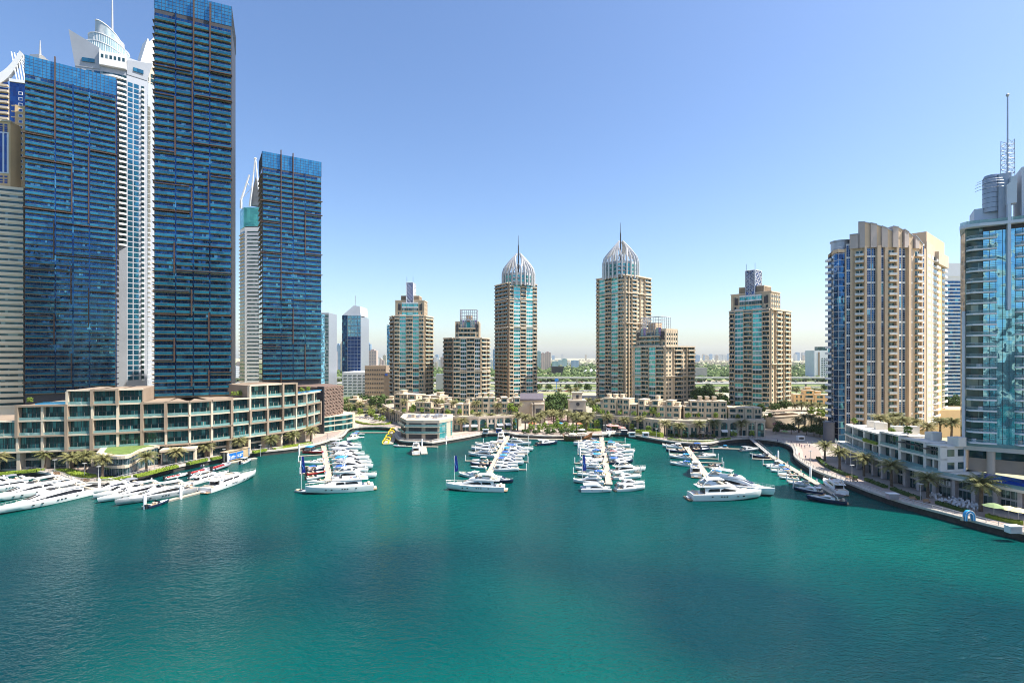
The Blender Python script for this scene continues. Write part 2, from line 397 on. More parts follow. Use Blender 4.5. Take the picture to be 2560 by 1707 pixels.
# ---------------------------------------------------------------- left: three glass slab towers
def glass_tower(label, pl, Yl, pr, Yr, zb, zt, fh, bays_px, finsV, finsH, depth=26, crown=3, group=None, side_right=False):
    p0, p1 = (PX(pl,Yl),Yl), (PX(pr,Yr),Yr)
    W = Wall(p0, p1); bk0 = W.pt(0,-depth,0)[:2]; bk1 = W.pt(W.L,-depth,0)[:2]
    T = Thing('glass_tower', label, 'tower', (*W.pt(W.L/2,-depth/2,0)[:2], zb), group)
    def frac(px):      # where a vertical line of the photograph meets the facade
        k = (px-1280)/1280; q = W.p; return (k*q.y-q.x)/(W.u.x-k*W.u.y)
    us = [0]+[frac(b) for b in bays_px]+[W.L]
    core = MB().prism([p0,p1,bk1,bk0], zb-18, zt-crown*fh)
    T.part('wall', core, M_dark)
    nf = int((zt-zb)/fh)-crown
    def dress(Wd, us, side):
        for i in range(nf):
            z = zb+i*fh
            for j in range(len(us)-1):
                a, c = us[j]+.3, us[j+1]-.3
                g = MB(); Wd.box(g, a, c, .0, .12, z+.35, z+fh-.05)
                g.k = 1; n = max(1, round((c-a)/1.45))
                for q in range(1, n):
                    x = a+(c-a)*q/n; Wd.box(g, x-.05, x+.05, .12, .2, z+.35, z+fh-.05)
                T.many('window', g, [G_blue, M_dark])
                g = MB(); Wd.box(g, a, c, 0.0, 1.25, z-.02, z+.13)
                g.k = 1; Wd.box(g, a+.02, c-.02, 0.0, 1.0, z-.42, z-.02)
                g.k = 2; Wd.box(g, a, c, 1.2, 1.26, z+.13, z+1.15)
                g.k = 3; Wd.box(g, a, c, 1.17, 1.29, z+1.15, z+1.2)
                if random.random() < .35:
                    g.k = 4; x = a+random.random()*(c-a-1.2); Wd.box(g, x, x+random.choice((.5,.9,1.3)), .35, .95, z+.13, z+random.choice((.6,.9,1.1)))
                    if random.random() < .5: x = a+random.random()*(c-a-.8); Wd.box(g, x, x+.5, .4, .9, z+.13, z+.8)
                T.many('balcony', g, [M_slabblue, M_soffit, G_rail, M_alu, M_cream])
        for u in us[1:-1]:
            g = MB(); Wd.box(g, u-.28, u+.28, 0, .9, zb, zt-crown*fh+.2); T.part('divider', g, G_blue)
    dress(W, us, False)
    if side_right:
        W2 = Wall(p1, bk1); dress2 = [0, W2.L*.33, W2.L*.66, W2.L]
        for i in range(0, nf):
            z = zb+i*fh
            g = MB(); W2.box(g, .3, W2.L-.3, 0, .12, z+.3, z+fh-.05); T.many('side_window', g, [G_royal])
            g = MB(); W2.box(g, 9.3, W2.L-.3, 0, 1.0, z-.2, z+.15); T.many('side_balcony', g, [M_dark])
        for z0_, z1_ in ((.0,.30),(.33,.55),(.62,1.0)):
            g = MB(); W2.box(g, .2, 8.2, .2, .45, zb+(zt-zb)*z0_, zb+(zt-zb)*z1_-1); T.part('glass_screen', g, G_royal)
    else:
        W2 = Wall(bk0, p0)
        for i in range(nf):
            z = zb+i*fh
            g = MB(); W2.box(g, .3, W2.L-.3, 0, .1, z+.3, z+fh-.1); T.many('side_window', g, [G_dark])
            g = MB(); W2.box(g, 1.5, W2.L-.3, 0, .9, z-.2, z+.15); T.many('side_balcony', g, [M_brownfin])
    # roof screen: tall panes in a fine grid
    zc = zt-crown*fh
    for Wd, n in ((W, 22), (Wall(p1,bk1), 16), (Wall(bk1,bk0), 16), (Wall(bk0,p0), 16)):
        g = MB(); Wd.box(g, 0, Wd.L, -.3, .1, zc, zt)
        g.k = 1
        for q in range(n+1):
            x = Wd.L*q/n; Wd.box(g, max(0,x-.06), min(Wd.L,x+.06), .1, .18, zc, zt)
        for q in range(1, crown*2):
            z = zc+(zt-zc)*q/(crown*2); Wd.box(g, 0, Wd.L, .1, .17, z-.05, z+.05)
        T.part('roof_screen', g, [G_blue2, M_dark])
    for px, ya, yb in finsV:
        u = frac(px); q = W.pt(u, 0, 0); g = MB()
        W.box(g, u-.25, u+.25, 0, 1.7, ZY(yb, q[1]), ZY(ya, q[1])); T.part('upright_fin', g, M_brownfin)
    for pa, pb, y in finsH:
        ua, ub = frac(pa), frac(pb); q = W.pt((ua+ub)/2, 0, 0); g = MB(); z = ZY(y, q[1])
        W.box(g, ua, ub, .1, 2.0, z-.2, z+.2); T.part('shelf_fin', g, M_brownfin)
    return T.finish()
glass_tower('dark glass tower on the left end of the podium, purple glass screens down its side', 62, 262, 290, 284, 27.2, 200.5, 3.2, [139,183,224],
    [(138,145,350),(180,412,536),(135,552,645),(178,670,760),(136,783,861),(179,883,957),(222,370,560),(222,720,815)],
    [(57,134,340),(57,180,405),(226,292,384),(57,178,527),(140,290,567),(140,290,645),(57,170,673),(57,170,754),(57,128,789),(57,128,859),(57,170,890),(57,178,956),(222,290,733)],
    side_right=True, group='slab towers clad in dark glass')
glass_tower('tallest dark glass tower, running out of the top of the picture', 386, 235, 579, 248, 28.0, 215.5, 3.2, [440,484,525],
    [(485,0,205),(526,12,185),(439,245,392),(482,205,366),(522,430,530),(480,470,545),(437,608,684),(480,725,790),(523,782,855),(437,845,903),(480,940,965),(523,925,965)],
    [(384,478,175),(384,436,240),(490,581,250),(526,581,187),(384,436,380),(484,581,367),(528,581,447),(384,474,464),(384,474,530),(443,581,617),(443,581,681),(384,474,728),(384,474,787),(527,581,790),(384,432,850),(527,581,852),(384,432,900),(527,581,930)],
    crown=3, group='slab towers clad in dark glass')
glass_tower('shortest of the three dark glass towers, standing free against the sky', 656, 315, 803, 333, 32.0, 172.5, 3.17, [702,732,762],
    [(702,377,750),(732,385,590),(762,530,640),(732,770,860),(762,860,930),(702,930,958)],
    [(650,702,505),(732,805,501),(762,805,538),(650,702,558),(650,702,634),(762,805,637),(702,805,685),(732,805,752),(650,702,771),(650,732,840),(732,805,812),(650,702,866)],
    crown=3, depth=20, group='slab towers clad in dark glass')
mb = MB()   # sloping soffit and struts under the tall tower
W = Wall((PX(386,235),235),(PX(579,248),248)); W.box(mb, 0, W.L, -24, .5, 24.0, 27.9)
obj_ = solo('tower_base', mb, [M_mauve], 'brown plinth under the tallest glass tower', 'plinth')

# ---------------------------------------------------------------- left: terraced podium with beige frames
PL = [(-262,178),(-199.5,196.5),(-170,203.5),(-152,211.5),(-136,219),(-128.5,228),(-120,239),(-113.5,250),(-108.5,262),(-107,277),(-107,290)]
PL = smooth_line(PL, 4)
def walk(line, step):
    """points every `step` metres along a line"""
    out = [Vector(line[0])]; need = step
    for i in range(len(line)-1):
        a, c = Vector(line[i]), Vector(line[i+1]); L = (c-a).length; s0 = 0
        while L-s0 >= need:
            s0 += need; out.append(a+(c-a)*(s0/L)); need = step
        need -= (L-s0)
    return out
BP = walk(PL, 8.2)
podium = Thing('podium_building', 'terraced beige framed building with green glass along the left promenade', 'building', (-150, 225, GZ))
rows = [9.3, 15.3, 21.2, 27.0, 32.8]
def toprow(px):
    if px < 57: return 2
    if px < 200: return 3
    if px < 352: return 4
    if px < 628: return 3
    if px < 742: return 4
    return 3
tops = []
core = MB()
for i in range(len(BP)-1):
    a, c = BP[i], BP[i+1]; Wd = Wall(a, c); mid = (a+c)/2; px = 1280+1280*mid.x/mid.y
    tr = toprow(px); tops.append(tr)
    bx = MB(); q = Wd.pt
    core.hexa([(*q(0,-.8,0)[:2],GZ),(*q(Wd.L,-.8,0)[:2],GZ),(*q(Wd.L,-20,0)[:2],GZ),(*q(0,-20,0)[:2],GZ),(*q(0,-.8,0)[:2],rows[tr]),(*q(Wd.L,-.8,0)[:2],rows[tr]),(*q(Wd.L,-20,0)[:2],rows[tr]),(*q(0,-20,0)[:2],rows[tr])])
    for r in range(tr):
        z0, z1 = rows[r], rows[r+1]; sb = -.55 if (i*7+r*5) % 3 else -.05
        g = MB(); Wd.box(g, .35, Wd.L-.35, -.8, sb, z0+.25, z1-.45)
        g.k = 1; n = 6
        for k in range(n+1):
            x = .35+(Wd.L-.7)*k/n; Wd.box(g, x-.05, x+.05, sb, sb+.1, z0+.25, z1-.45)
        Wd.box(g, .35, Wd.L-.35, sb, sb+.1, z0+2.9, z0+3.05)
        for k in range(1, n): 
            if (i+k+r) % 2: x = .35+(Wd.L-.7)*k/n; g.k = 2; Wd.box(g, x-.07, x+.07, sb+.1, sb+.16, z0+.3, z0+2.7)
        podium.many('window', g, [G_pod, M_dark, M_cream])
        g = MB(); Wd.box(g, .4, Wd.L-.4, 1.05, 1.12, z0+.3, z0+1.35)
        podium.many('balustrade', g, [M_railg])
        if random.random() < .5:
            g = MB()
            for _ in range(3):
                x = random.uniform(.8, Wd.L-1.8); Wd.box(g, x, x+random.uniform(.5,1.4), .2, .9, z0+.3, z0+random.uniform(.7,1.3))
            podium.many('terrace_furniture', g, [random.choice((M_cream, M_white, M_brown))])
    # beige slabs and columns of this bay
    for r in range(tr+1):
        g = MB(); Wd.box(g, -.05, Wd.L+.05, -.85, 1.3, rows[r]-.34, rows[r]+.2); podium.many('floor_slab', g, [M_beige2])
    for r in range(tr):
        g = MB(); Wd.box(g, -.4, .4, -.8, 1.25, rows[r]+.2, rows[r+1]-.34); podium.many('column', g, [M_beige2])
    # shops below
    g = MB(); Wd.box(g, .5, Wd.L-.5, -3.0, -2.9, GZ, rows[0]-.4); g.k = 1
    for k in range(7): x = .5+(Wd.L-1)*k/6; Wd.box(g, x-.05, x+.05, -2.9, -2.8, GZ, rows[0]-.4)
    g.k = 2; Wd.box(g, .5, Wd.L-.5, -2.9, -2.1, 5.4, 6.2)
    podium.many('shop_window', g, [G_dark, M_dark, M_beige2])
    g = MB(); Wd.box(g, -.55, .55, -3, .6, GZ, rows[0]-.42); podium.many('shop_pillar', g, [M_beige2])
core2 = MB()
for i in range(len(BP)-1):
    a, c = BP[i], BP[i+1]; Wd = Wall(a, c); q = Wd.pt
    for (d0, z0_, z1_) in ((-3.0, GZ-.2, rows[0]), (-.8, rows[0], rows[tops[i]])):
        core2.hexa([(*q(0,d0,0)[:2],z0_),(*q(Wd.L,d0,0)[:2],z0_),(*q(Wd.L,-26,0)[:2],z0_),(*q(0,-26,0)[:2],z0_),(*q(0,d0,0)[:2],z1_),(*q(Wd.L,d0,0)[:2],z1_),(*q(Wd.L,-26,0)[:2],z1_),(*q(0,-26,0)[:2],z1_)])
podium.part('wall', core2, M_mauve)
# larger mauve frames laid over groups of bays
def frame(i0, i1, r0, r1, mats=M_mauve):
    a, c = BP[i0], BP[i1]; g = MB(); 
    for i, s0 in ((i0, -1), (i1, 1)):
        Wd = Wall(BP[max(i-1,0)], BP[i]) if s0 == 1 else Wall(BP[i], BP[i+1])
        u = Wd.L if s0 == 1 else 0
        Wd.box(g, u-.5, u+.5, -.8, 1.75, rows[r0]-.5, rows[r1]+.35)
    for i in range(i0, i1):
        Wd = Wall(BP[i], BP[i+1]); Wd.box(g, 0, Wd.L, -.8, 1.7, rows[r1]-.4, rows[r1]+.35)
        if i >= i0: Wd.box(g, 0, Wd.L, -.8, 1.7, rows[r0]-.4, rows[r0]+.25)
    podium.part('mauve_frame', g, mats)
def bay(px):
    return min(range(len(BP)), key=lambda i: abs(1280+1280*BP[i].x/BP[i].y-px) if BP[i].x > -215 else 9e9)
for pa, pb, r0, r1 in ((57,155,1,3),(205,310,3,4),(152,205,0,2),(350,438,1,3),(250,350,0,1) ,(438,556,1,3),(380,556,0,1),(556,597,1,3),(632,712,1,2),(668,712,0,2),(704,742,2,4),(770,800,0,2)):
    i0, i1 = bay(pa), bay(pb)
    if i1 > i0: frame(i0, i1, r0, r1)
for px_, dark_ in ((420,0),(436,1),(500,0),(516,1),(700,0),(655,0)):
    i = bay(px_); Wd = Wall(BP[i], BP[i+1]); g = MB(); x = 1.0
    while x < Wd.L-1.5: l = random.uniform(.2,.5); Wd.box(g, x, x+l, 1.31, 1.36, 8.95, 9.25); x += l+.15
    podium.part('shop_sign', g, M_dark); g = MB(); Wd.box(g, .3, .8, 1.31, 1.38, 8.9, 9.4); podium.part('shop_sign', g, mat('sign_red', (.6,.03,.03), .6))
podium.finish()
# roof gardens on the podium
GARD = []
mb = MB()
W = Wall((PX(75,200),201.5),(PX(203,206),208)); W.box(mb, 0, W.L, -9, -1.2, 27.0, 27.5)
M_pool = mat('pool_water', (.04,.30,.55), .05, var=.1, scale=.3, spec=.8)
solo('roof_pool', mb, M_pool, 'long blue pool on the podium roof in front of the leftmost glass tower', 'pool')
mb = MB(); W = Wall((PX(744,262),263),(PX(806,285),286)); W.box(mb, 0, W.L, -4.5, -.9, 27.2, 27.7)
solo('roof_pool', mb, M_pool, 'small blue roof pool below the shortest glass tower', 'pool')
def strip_house(label, p0, p1, depth, z0, z1, m, mw=M_white):
    W = Wall(p0, p1); T = Thing('pool_house', label, 'pavilion', (*W.pt(W.L/2,-depth/2,0)[:2], z0)); g = MB(); W.box(g, 0, W.L, -depth, 0, z0, z1); T.part('wall', g, m)
    g = MB(); W.box(g, .6, W.L-.6, 0, .06, z0+.5, z1-.8); T.part('window', g, G_dark); g = MB(); W.box(g, -.4, W.L+.4, -depth-.3, .8, z1, z1+.3); T.part('roof', g, mw); return T
# textured brown block and its curved base at the far end
T = Thing('brown_block', 'blank brown block with zigzag relief at the far end of the podium', 'building', (-100, 300, GZ))
A_ = (-108.5, 293.5); B_ = (PX(858,313), 313.0); C_ = (-122, 335); D_ = (-135, 305)
W = Wall(A_, B_)
T.part('wall', MB().prism([A_, B_, C_, D_], 11.5, 28.6), M_brown)
g = MB(); nU = 14; nZ = 17
for i in range(nU):
    for j in range(nZ):
        if (i+j) % 2 == 0 or (i*3+j) % 5 == 0:
            u = W.L*i/nU; z = 11.7+16.6*j/nZ+(.45 if i % 2 else 0)
            W.box(g, u+.05, u+W.L/nU-.02, 0, .38, z, min(z+.75, 28.5))
T.part('relief_panel', g, M_mauve if False else mat('relief_brown', (.26,.18,.14), .8))
g = MB(); W.box(g, -.8, -.05, -3, 1.2, GZ, 29); T.part('corner_fin', g, M_dark)
base = [A_, (-104,300), (-99,307), (-97.5,313), (-98,320), (-125,334), (-135,305)]
T.part('base', MB().prism(base, GZ, 11.4), M_beige2)
for k in range(3):
    W = Wall(base[k], base[k+1])
    for z in (3.0, 6.6, 9.2):
        g = MB(); W.box(g, .2, W.L-.1, 0, .12, z, z+(2.6 if z < 5 else 1.8)); T.part('window', g, G_pod)
T.finish()
# two-storey pavilion with rounded nose
nose = []
for px, py in ((247,1180),(262,1186),(285,1189),(305,1189),(322,1187),(335,1180),(349,1171),(372,1163),(395,1160)):
    x, y = PT(px, py, GZ); nose.append((x, y))
nose = smooth_line(nose, 2); body = nose+[(-150,212),(-165,207)]
T = Thing('round_pavilion', 'rounded two storey pavilion with grass roof in front of the podium', 'pavilion', (-148, 198, GZ))
T.part('wall', MB().prism(body, GZ, 8.9), G_dark)
cx, cy = -150, 203
def grow(poly, k): return [(cx+(x-cx)*k, cy+(y-cy)*k) for x, y in poly]
for z0_, z1_, k in ((5.1,6.1,1.05),(8.6,9.7,1.07)):
    T.part('fascia', MB().prism(grow(body,k), z0_, z1_), M_beige2)
T.part('grass_roof', MB().prism(grow(body,.86), 9.7, 9.78), mat('roof_grass', (.16,.24,.05), .9, var=.2))
for i in range(len(nose)-1):
    W = Wall(nose[i], nose[i+1])
    for z0_, z1_ in ((GZ,5.0),(6.2,8.5)):
        g = MB(); W.box(g, .05, .16, 0.01, .14, z0_, z1_); W.box(g, W.L/2, W.L/2+.1, 0.01, .14, z0_, z1_); T.many('mullion', g, [M_alu])
T.finish()
# low wing to its right
W = Wall(PT(395,1160,GZ), PT(418,1160,GZ)); 
T = Thing('shop_wing', 'low beige shop wing with dark glazed front beside the rounded pavilion', 'building', (*W.pt(2,-3,0)[:2], GZ))
W = Wall((-143,208.5),(-132,213)); g = MB(); W.box(g, 0, W.L, -5, 0, GZ, 8.0); T.part('wall', g, M_beige2)
g = MB(); W.box(g, .5, W.L-.5, 0, .1, GZ+.1, 6.8); g.k = 1
for k in range(8): x = .5+(W.L-1)*k/7; W.box(g, x-.05, x+.05, .1, .2, GZ+.1, 6.8)
T.part('window', g, [G_dark, M_brown])
g = MB(); W.box(g, -.3, W.L+.3, -5.3, .9, 7.3, 8.2); T.part('roof', g, M_beige2)

# ---------------------------------------------------------------- towers behind the left group
# white tower with the swirling glass crown
T = Thing('crowned_tower', 'white tower with swirling glass crown and tall mast behind the glass towers', 'tower', (-265, 345, GZ))
Y0 = 332; zt = 246
A0, A1 = (PX(188,Y0), Y0), (PX(238,Y0), Y0+4); B1 = (PX(300,Y0+4), Y0+10); C1 = (PX(352,Y0+12), Y0+18); D1 = (PX(366,Y0+40), Y0+42)
foot = [A0, A1, B1, C1, D1, (-262,385),(-292,360)]
T.part('wall', MB().prism(foot, GZ, zt), M_greyw)
fh = 3.45
def stack(T, W, z0, z1, fh, items):
    """items: (u0,u1,type)"""
    n = int((z1-z0)/fh)
    for i in range(n):
        z = z0+i*fh
        for (u0, u1, k) in items:
            a, c = u0*W.L, u1*W.L
            if k == 'w':
                g = MB(); W.box(g, a, c, 0, .12, z+.5, z+fh-.35); T.many('window', g, [G_royal if T is not None else G_dark])
            elif k == 't':
                g = MB(); W.box(g, a, c, 0, .12, z+.5, z+fh-.35); T.many('window', g, [G_deep])
            elif k == 'd':
                g = MB(); W.box(g, a, c, 0, .10, z+.3, z+fh-.3); T.many('window', g, [G_dark])
            elif k == 'b':
                g = MB(); W.box(g, a, c, 0, .08, z+.25, z+fh-.3); T.many('window', g, [G_dark])
                g = MB(); W.box(g, a, c, 0, 1.5, z-.12, z+.12); W.box(g, a, c, 1.38, 1.5, z+.12, z+1.0); T.many('balcony', g, [M_white])
W1, W2_, W3, W4 = Wall(A0,A1), Wall(A1,B1), Wall(B1,C1), Wall(C1,D1)
stack(T, W1, 30, 236, fh, [(.02,.26,'b'),(.45,.66,'t'),(.76,.99,'t')])
stack(T, W3, 30, 232, fh, [(.05,.28,'t'),(.34,.58,'t'),(.70,.85,'b')])
stack(T, W4, 30, 228, fh, [(.1,.3,'d'),(.5,.95,'b')])
n = int((236-120)/fh)
for i in range(n):     # bowed balconies in the middle
    z = 120+i*fh; g = MB(); pts = []
    for k in range(9):
        t = k/8; u = t*W2_.L; d = 2.6*math.sin(math.pi*t)+.2; pts.append(W2_.pt(u, d, 0)[:2])
    pts2 = pts+[W2_.pt(W2_.L,0,0)[:2], W2_.pt(0,0,0)[:2]]
    g.prism(pts2, z-.15, z+.15)
    for k in range(8):
        w_ = Wall(pts[k], pts[k+1]); w_.box(g, 0, w_.L, -.1, 0, z+.15, z+1.0)
    T.many('curved_balcony', g, [M_white])
    g = MB(); W2_.box(g, .2, W2_.L-.2, 0, .1, z+.3, z+fh-.4); T.many('window', g, [G_dark])
for W, sgn in ((W1,-1),(W3,1)):    # flared parapet wings
    g = MB(); u0, u1 = 0, W.L; zl, zr = (257,248) if sgn < 0 else (243.5,247)
    e = 3.0
    P = W.pt
    ul, ur = (-e, u1) if sgn < 0 else (u0, u1+e)
    g.add([P(0,.3,234.5),P(u1,.3,234.5),P(ur,1.4,zr),P(ul,1.4,zl),P(0,-6,234.5),P(u1,-6,234.5),P(ur,-6,zr),P(ul,-6,zl)],
          [(0,1,2,3),(5,4,7,6),(4,0,3,7),(1,5,6,2),(3,2,6,7),(4,5,1,0)])
    T.part('flared_parapet', g, M_greyw)
    g = MB(); W.box(g, W.L*.3, W.L*.8, .7, 1.15, 237.8, 240.3); T.part('window', g, G_deep)
g = MB()
cx_, cy_ = -275.5, Y0+19
M_crowngl = glass('pale_crown_glass', (.40,.55,.55), (.30,.44,.45), .35, .15, cell=(1,1,1))
def swirl(r, z0, zf, a0, a1, n=40, mb=None):
    mb = mb or MB(); v = []; m = n+1
    for k in range(m):
        a = a0+(a1-a0)*k/n; z1 = zf(k/n)
        rt = r*(1-.10*max(0,(z1-z0))/24)
        v += [(cx_+r*math.cos(a), cy_+r*math.sin(a), z0), (cx_+rt*math.cos(a), cy_+rt*math.sin(a), z1)]
    mb.add(v, [(2*k, 2*k+2, 2*k+3, 2*k+1) for k in range(n)]); return mb
s1 = swirl(15.5, 240, lambda t: 252+5*math.sin(math.pi*min(1,t*1.1))-6*t, R(180), R(370))
s2 = swirl(12.5, 244, lambda t: 261-9*t*t+2*math.sin(t*3), R(180), R(370))
s3 = swirl(8.6, 250, lambda t: 273.5-17*t**1.8, R(205), R(380))
for s_ in (s1, s2, s3):
    s_.k = 1
    vs_ = s_.v[:]
    for k in range(0, len(vs_)-1, 2): s_.tube([vs_[k], vs_[k+1]], .12, 4)
    s_.tube([vs_[k] for k in range(1, len(vs_), 2)], .35, 5)
    T.part('crown_glass', s_, [M_crowngl, M_white])
T.part('crown_drum', MB().lathe([(14.5,240),(14.5,249),(11,250),(11,256),(8,257),(8,262),(3,263)], cx_, cy_, 28), M_greyw, smooth=40)
T.part('mast', MB().tube([(cx_+1.5,cy_,262),(cx_+1.5,cy_,300)], .75, 8, .3), M_chrome)
g = MB(); w_ = Wall(W2_.pt(0,2.3,0)[:2], W2_.pt(W2_.L,2.3,0)[:2]); w_.box(g, 0, w_.L, -3, 0, 237.0, 246); T.part('parapet', g, M_white)
for k in range(6):
    g = MB(); w_.box(g, 1+k*w_.L/6.3, 2.3+k*w_.L/6.3, 0, .1, 241.5, 243.8); T.part('attic_window', g, G_dark)
T.finish()
# white stepped building behind the tall tower
T = Thing('stepped_tower', 'pale tower with pointed stepped roof between the crowned and the tallest tower', 'tower', (-262, 382, GZ))
p0, p1 = (PX(351,372),372), (PX(392,380),380)
W = Wall(p0, p1); 
def zs(y): return ZY(y, 374)
g = MB(); P = W.pt
prof = [(0,zs(160)),(.45,zs(92)),(.55,zs(100)),(1.25,zs(60)),(1.25,zs(170)),(0,zs(170))]
g.add([P(u*W.L,0,z) for u,z in prof]+[P(u*W.L,-12,z) for u,z in prof], [(5,4,3,2,1,0)[::-1],(6,7,8,9,10,11)[::-1]]+[(i,(i+1)%6,(i+1)%6+6,i+6)[::-1] for i in range(6)])
T.part('pointed_roof', g, M_white)
g = MB(); W.box(g, 0, W.L*1.3, -16, 0, GZ, zs(160)); T.part('wall', g, M_beige2)
stack(T, W, 20, zs(172), 3.4, [(.1,.5,'d'),(.62,.9,'d')])
for i in range(30):
    z = 20+i*3.4; g = MB(); W.box(g, .0, W.L, 0, 1.4, z-.2, z+.2); T.many('balcony', g, [M_beige2])
T.finish()
# white tower with a braced spire between the tall and the short glass tower
T = Thing('spired_tower', 'slim white striped tower with braced spire behind the shortest glass tower', 'tower', (-225, 445, GZ))
Y0 = 440; p0, p1, p2 = (PX(600,Y0+10),Y0+10), (PX(612,Y0),Y0), (PX(662,Y0),Y0)
T.part('wall', MB().prism([p0,p1,p2,(-210,470),(-232,470)], GZ, ZY(566,Y0)), M_white)
W = Wall(p1,p2); W0 = Wall(p0,p1)
zt = ZY(568,Y0); n = int((zt-25)/3.25)
for i in range(n):
    z = 25+i*3.25
    g = MB(); W.box(g, W.L*.12, W.L, 0, .12, z+.9, z+2.1); T.many('window', g, [G_dark])
    g = MB(); W0.box(g, .3, W0.L-.3, 0, .1, z+.3, z+2.6); T.many('side_window', g, [G_dark])
    g = MB(); W0.box(g, .2, W0.L*.9, 0, 1.2, z-.2, z+.5); T.many('balcony', g, [M_beige2])
g = MB().prism([p0,(p1[0]-1,p1[1]),(p2[0],p2[1]),(-210,468),(-231,468)], zt, ZY(519,Y0)); T.part('teal_drum', g, G_teal)
g = MB(); xx = PX(636,Y0); ap = (xx, Y0+1.5, ZY(435,Y0))
for sx, top in ((-1,ZY(436,Y0)),(1,ZY(440,Y0))):
    g.tube([(xx+sx*12.5,Y0+2,ZY(520,Y0)),(xx+sx*12,Y0+1,ZY(500,Y0)),(xx+sx*5,Y0+1.5,top)], 1.3, 6, .8)
g.tube([(xx-5,Y0+2,ZY(515,Y0)),(xx-2.5,Y0+1,ZY(470,Y0)),(xx-.2,Y0+1.5,ZY(398,Y0))], 1.1, 6, .6); g.tube([(xx+7,Y0+2,ZY(515,Y0)),(xx+3,Y0+1,ZY(470,Y0)),(xx+.2,Y0+1.5,ZY(398,Y0))], 1.1, 6, .6)
g.tube([(xx-11,Y0+1,ZY(495,Y0)),(xx-3,Y0+1,ZY(470,Y0)),(xx-7,Y0+1,ZY(455,Y0))], .25, 4)
g.lathe([(.6,ZY(405,Y0)),(.5,ZY(398,Y0)),(1.2,ZY(396,Y0)),(.8,ZY(393,Y0))], xx, Y0+1.5, 8)
T.part('spire', g, M_white)
g = MB(); g.add([(xx-6,Y0+3,ZY(512,Y0)),(xx+8,Y0+3,ZY(512,Y0)),(xx,Y0+2,ZY(440,Y0)),(xx,Y0+8,ZY(512,Y0))], [(0,1,2),(1,3,2),(3,0,2)]); T.part('spire_infill', g, M_grey)
T.finish()
# far-left group
T = Thing('striped_block', 'cream office block with dark ribbon windows at the left edge', 'building', (-310, 305, GZ))
p0, p1, p2 = (-290,238),(PX(60,248),248),(-252,275)
W = Wall((-288,261),(-260.5,273)); zt = ZY(462,268)
T.part('wall', MB().prism([(-288,261),(-260.5,273),(-269,292),(-300,285)], GZ, zt), M_warm)
n = int((zt-22)/3.0)
for i in range(n):
    z = 20+i*3.05; g = MB(); W.box(g, 0.2, W.L, 0, .1, z+.5, z+1.7); T.many('window', g, [G_dark])
    g = MB(); W.box(g, 0, W.L, 0, .35, z-.7, z+.45); T.many('band', g, [M_warm])
T.finish()
T = Thing('sail_tower', 'blue glass tower with curved white sail roof at the left edge', 'tower', (-300, 320, GZ))
Y0 = 318; zt = ZY(200,Y0)
p0, p1 = (PX(24,Y0),Y0), (PX(72,Y0),Y0+4)
T.part('wall', MB().prism([p0,p1,(-292,345),(-312,345)], GZ, zt), G_royal)
W = Wall(p0,p1)
q0, q1 = (PX(-14,Y0-2),Y0-2), (PX(23,Y0),Y0); WL = Wall(q0,q1)
T.part('side_wall', MB().prism([q0,q1,(-315,345),(-330,345)], GZ, ZY(222,Y0)), M_beige2)
for i in range(46):
    z = 60+i*3.4; g = MB(); WL.box(g, 0, WL.L, 0, 1.8, z, z+1.2); T.many('balcony', g, [M_beige2])
    g = MB(); WL.box(g, 1, WL.L-.5, 0, .1, z+1.3, z+3.1); T.many('window', g, [G_royal])
g = MB(); P = W.pt; prof = []
for k in range(11):
    t = k/10; prof.append((-.85*W.L*(1-t)+t*W.L*.42, ZY(196,Y0)+(ZY(124,Y0)-ZY(196,Y0))*t**2.1))
inn_ = [(u+.25+.45*W.L*(1-t_/10)*.3, z-2.0-3.5*(1-t_/10)) for t_, (u, z) in enumerate(prof)]
v = []
for (u,z),(u2,z2) in zip(prof, inn_): v += [P(u,.6,z), P(u2+1.2,.6,z2), P(u2+1.2,-2,z2), P(u,-2,z)]
fs = []
for k in range(10):
    a = 4*k
    for j in range(4): fs.append((a+j, a+(j+1)%4, a+4+(j+1)%4, a+4+j)[::-1])
g.add(v, fs)
for k in range(7):
    u = W.L*(.3+.11*k); g.tube([P(u,.2,zt),P(u-W.L*.22+.1*k,.2,ZY(130+k*1,Y0))], .4, 4); g.tube([P(W.L*.3+.08*k*W.L,.2,ZY(140,Y0)),P(W.L*1.0,.2,zt+2*k)], .35, 4)
W.box(g, 0, W.L, -.5, .8, zt-1.2, zt+.6)
T.part('sail_roof', g, M_white)
g = MB(); xs = PX(86,330); g.lathe([(2.6,ZY(137,330)),(2.8,ZY(133,330)),(.7,ZY(128,330)),(.55,ZY(118,330)),(.2,ZY(92,330))], xs, 334, 10); g.box(xs-3,330,ZY(200,330),xs+3,340,ZY(136,330)); T.part('spire', g, M_chrome)
T.finish()
T = Thing('ochre_tower', 'yellow and blue apartment tower with square white framed windows', 'tower', (-275, 290, GZ))
Y0 = 285
p0, p1 = (PX(37,Y0),Y0), (PX(72,Y0),Y0+3); W = Wall(p0,p1)
T.part('wall', MB().prism([p0,p1,(-262,310),(-275,310)], GZ, ZY(262,Y0)), M_ochre)
g = MB(); W.box(g, 0, W.L*.12, -5, .05, ZY(285,Y0), ZY(272,Y0)); T.part('stepped_parapet', g, M_ochre)
for i in range(16):
    z = ZY(448,Y0)+i*3.15; g = MB(); W.box(g, W.L*.2, W.L*.42, 0, .15, z, z+1.7); g.k = 1; W.box(g, W.L*.24, W.L*.38, .15, .2, z+.25, z+1.45); T.many('window', g, [M_white, G_royal])
    g = MB(); W.box(g, W.L*.6, W.L, 0, 1.5, z, z+1.2); T.many('balcony', g, [M_white])
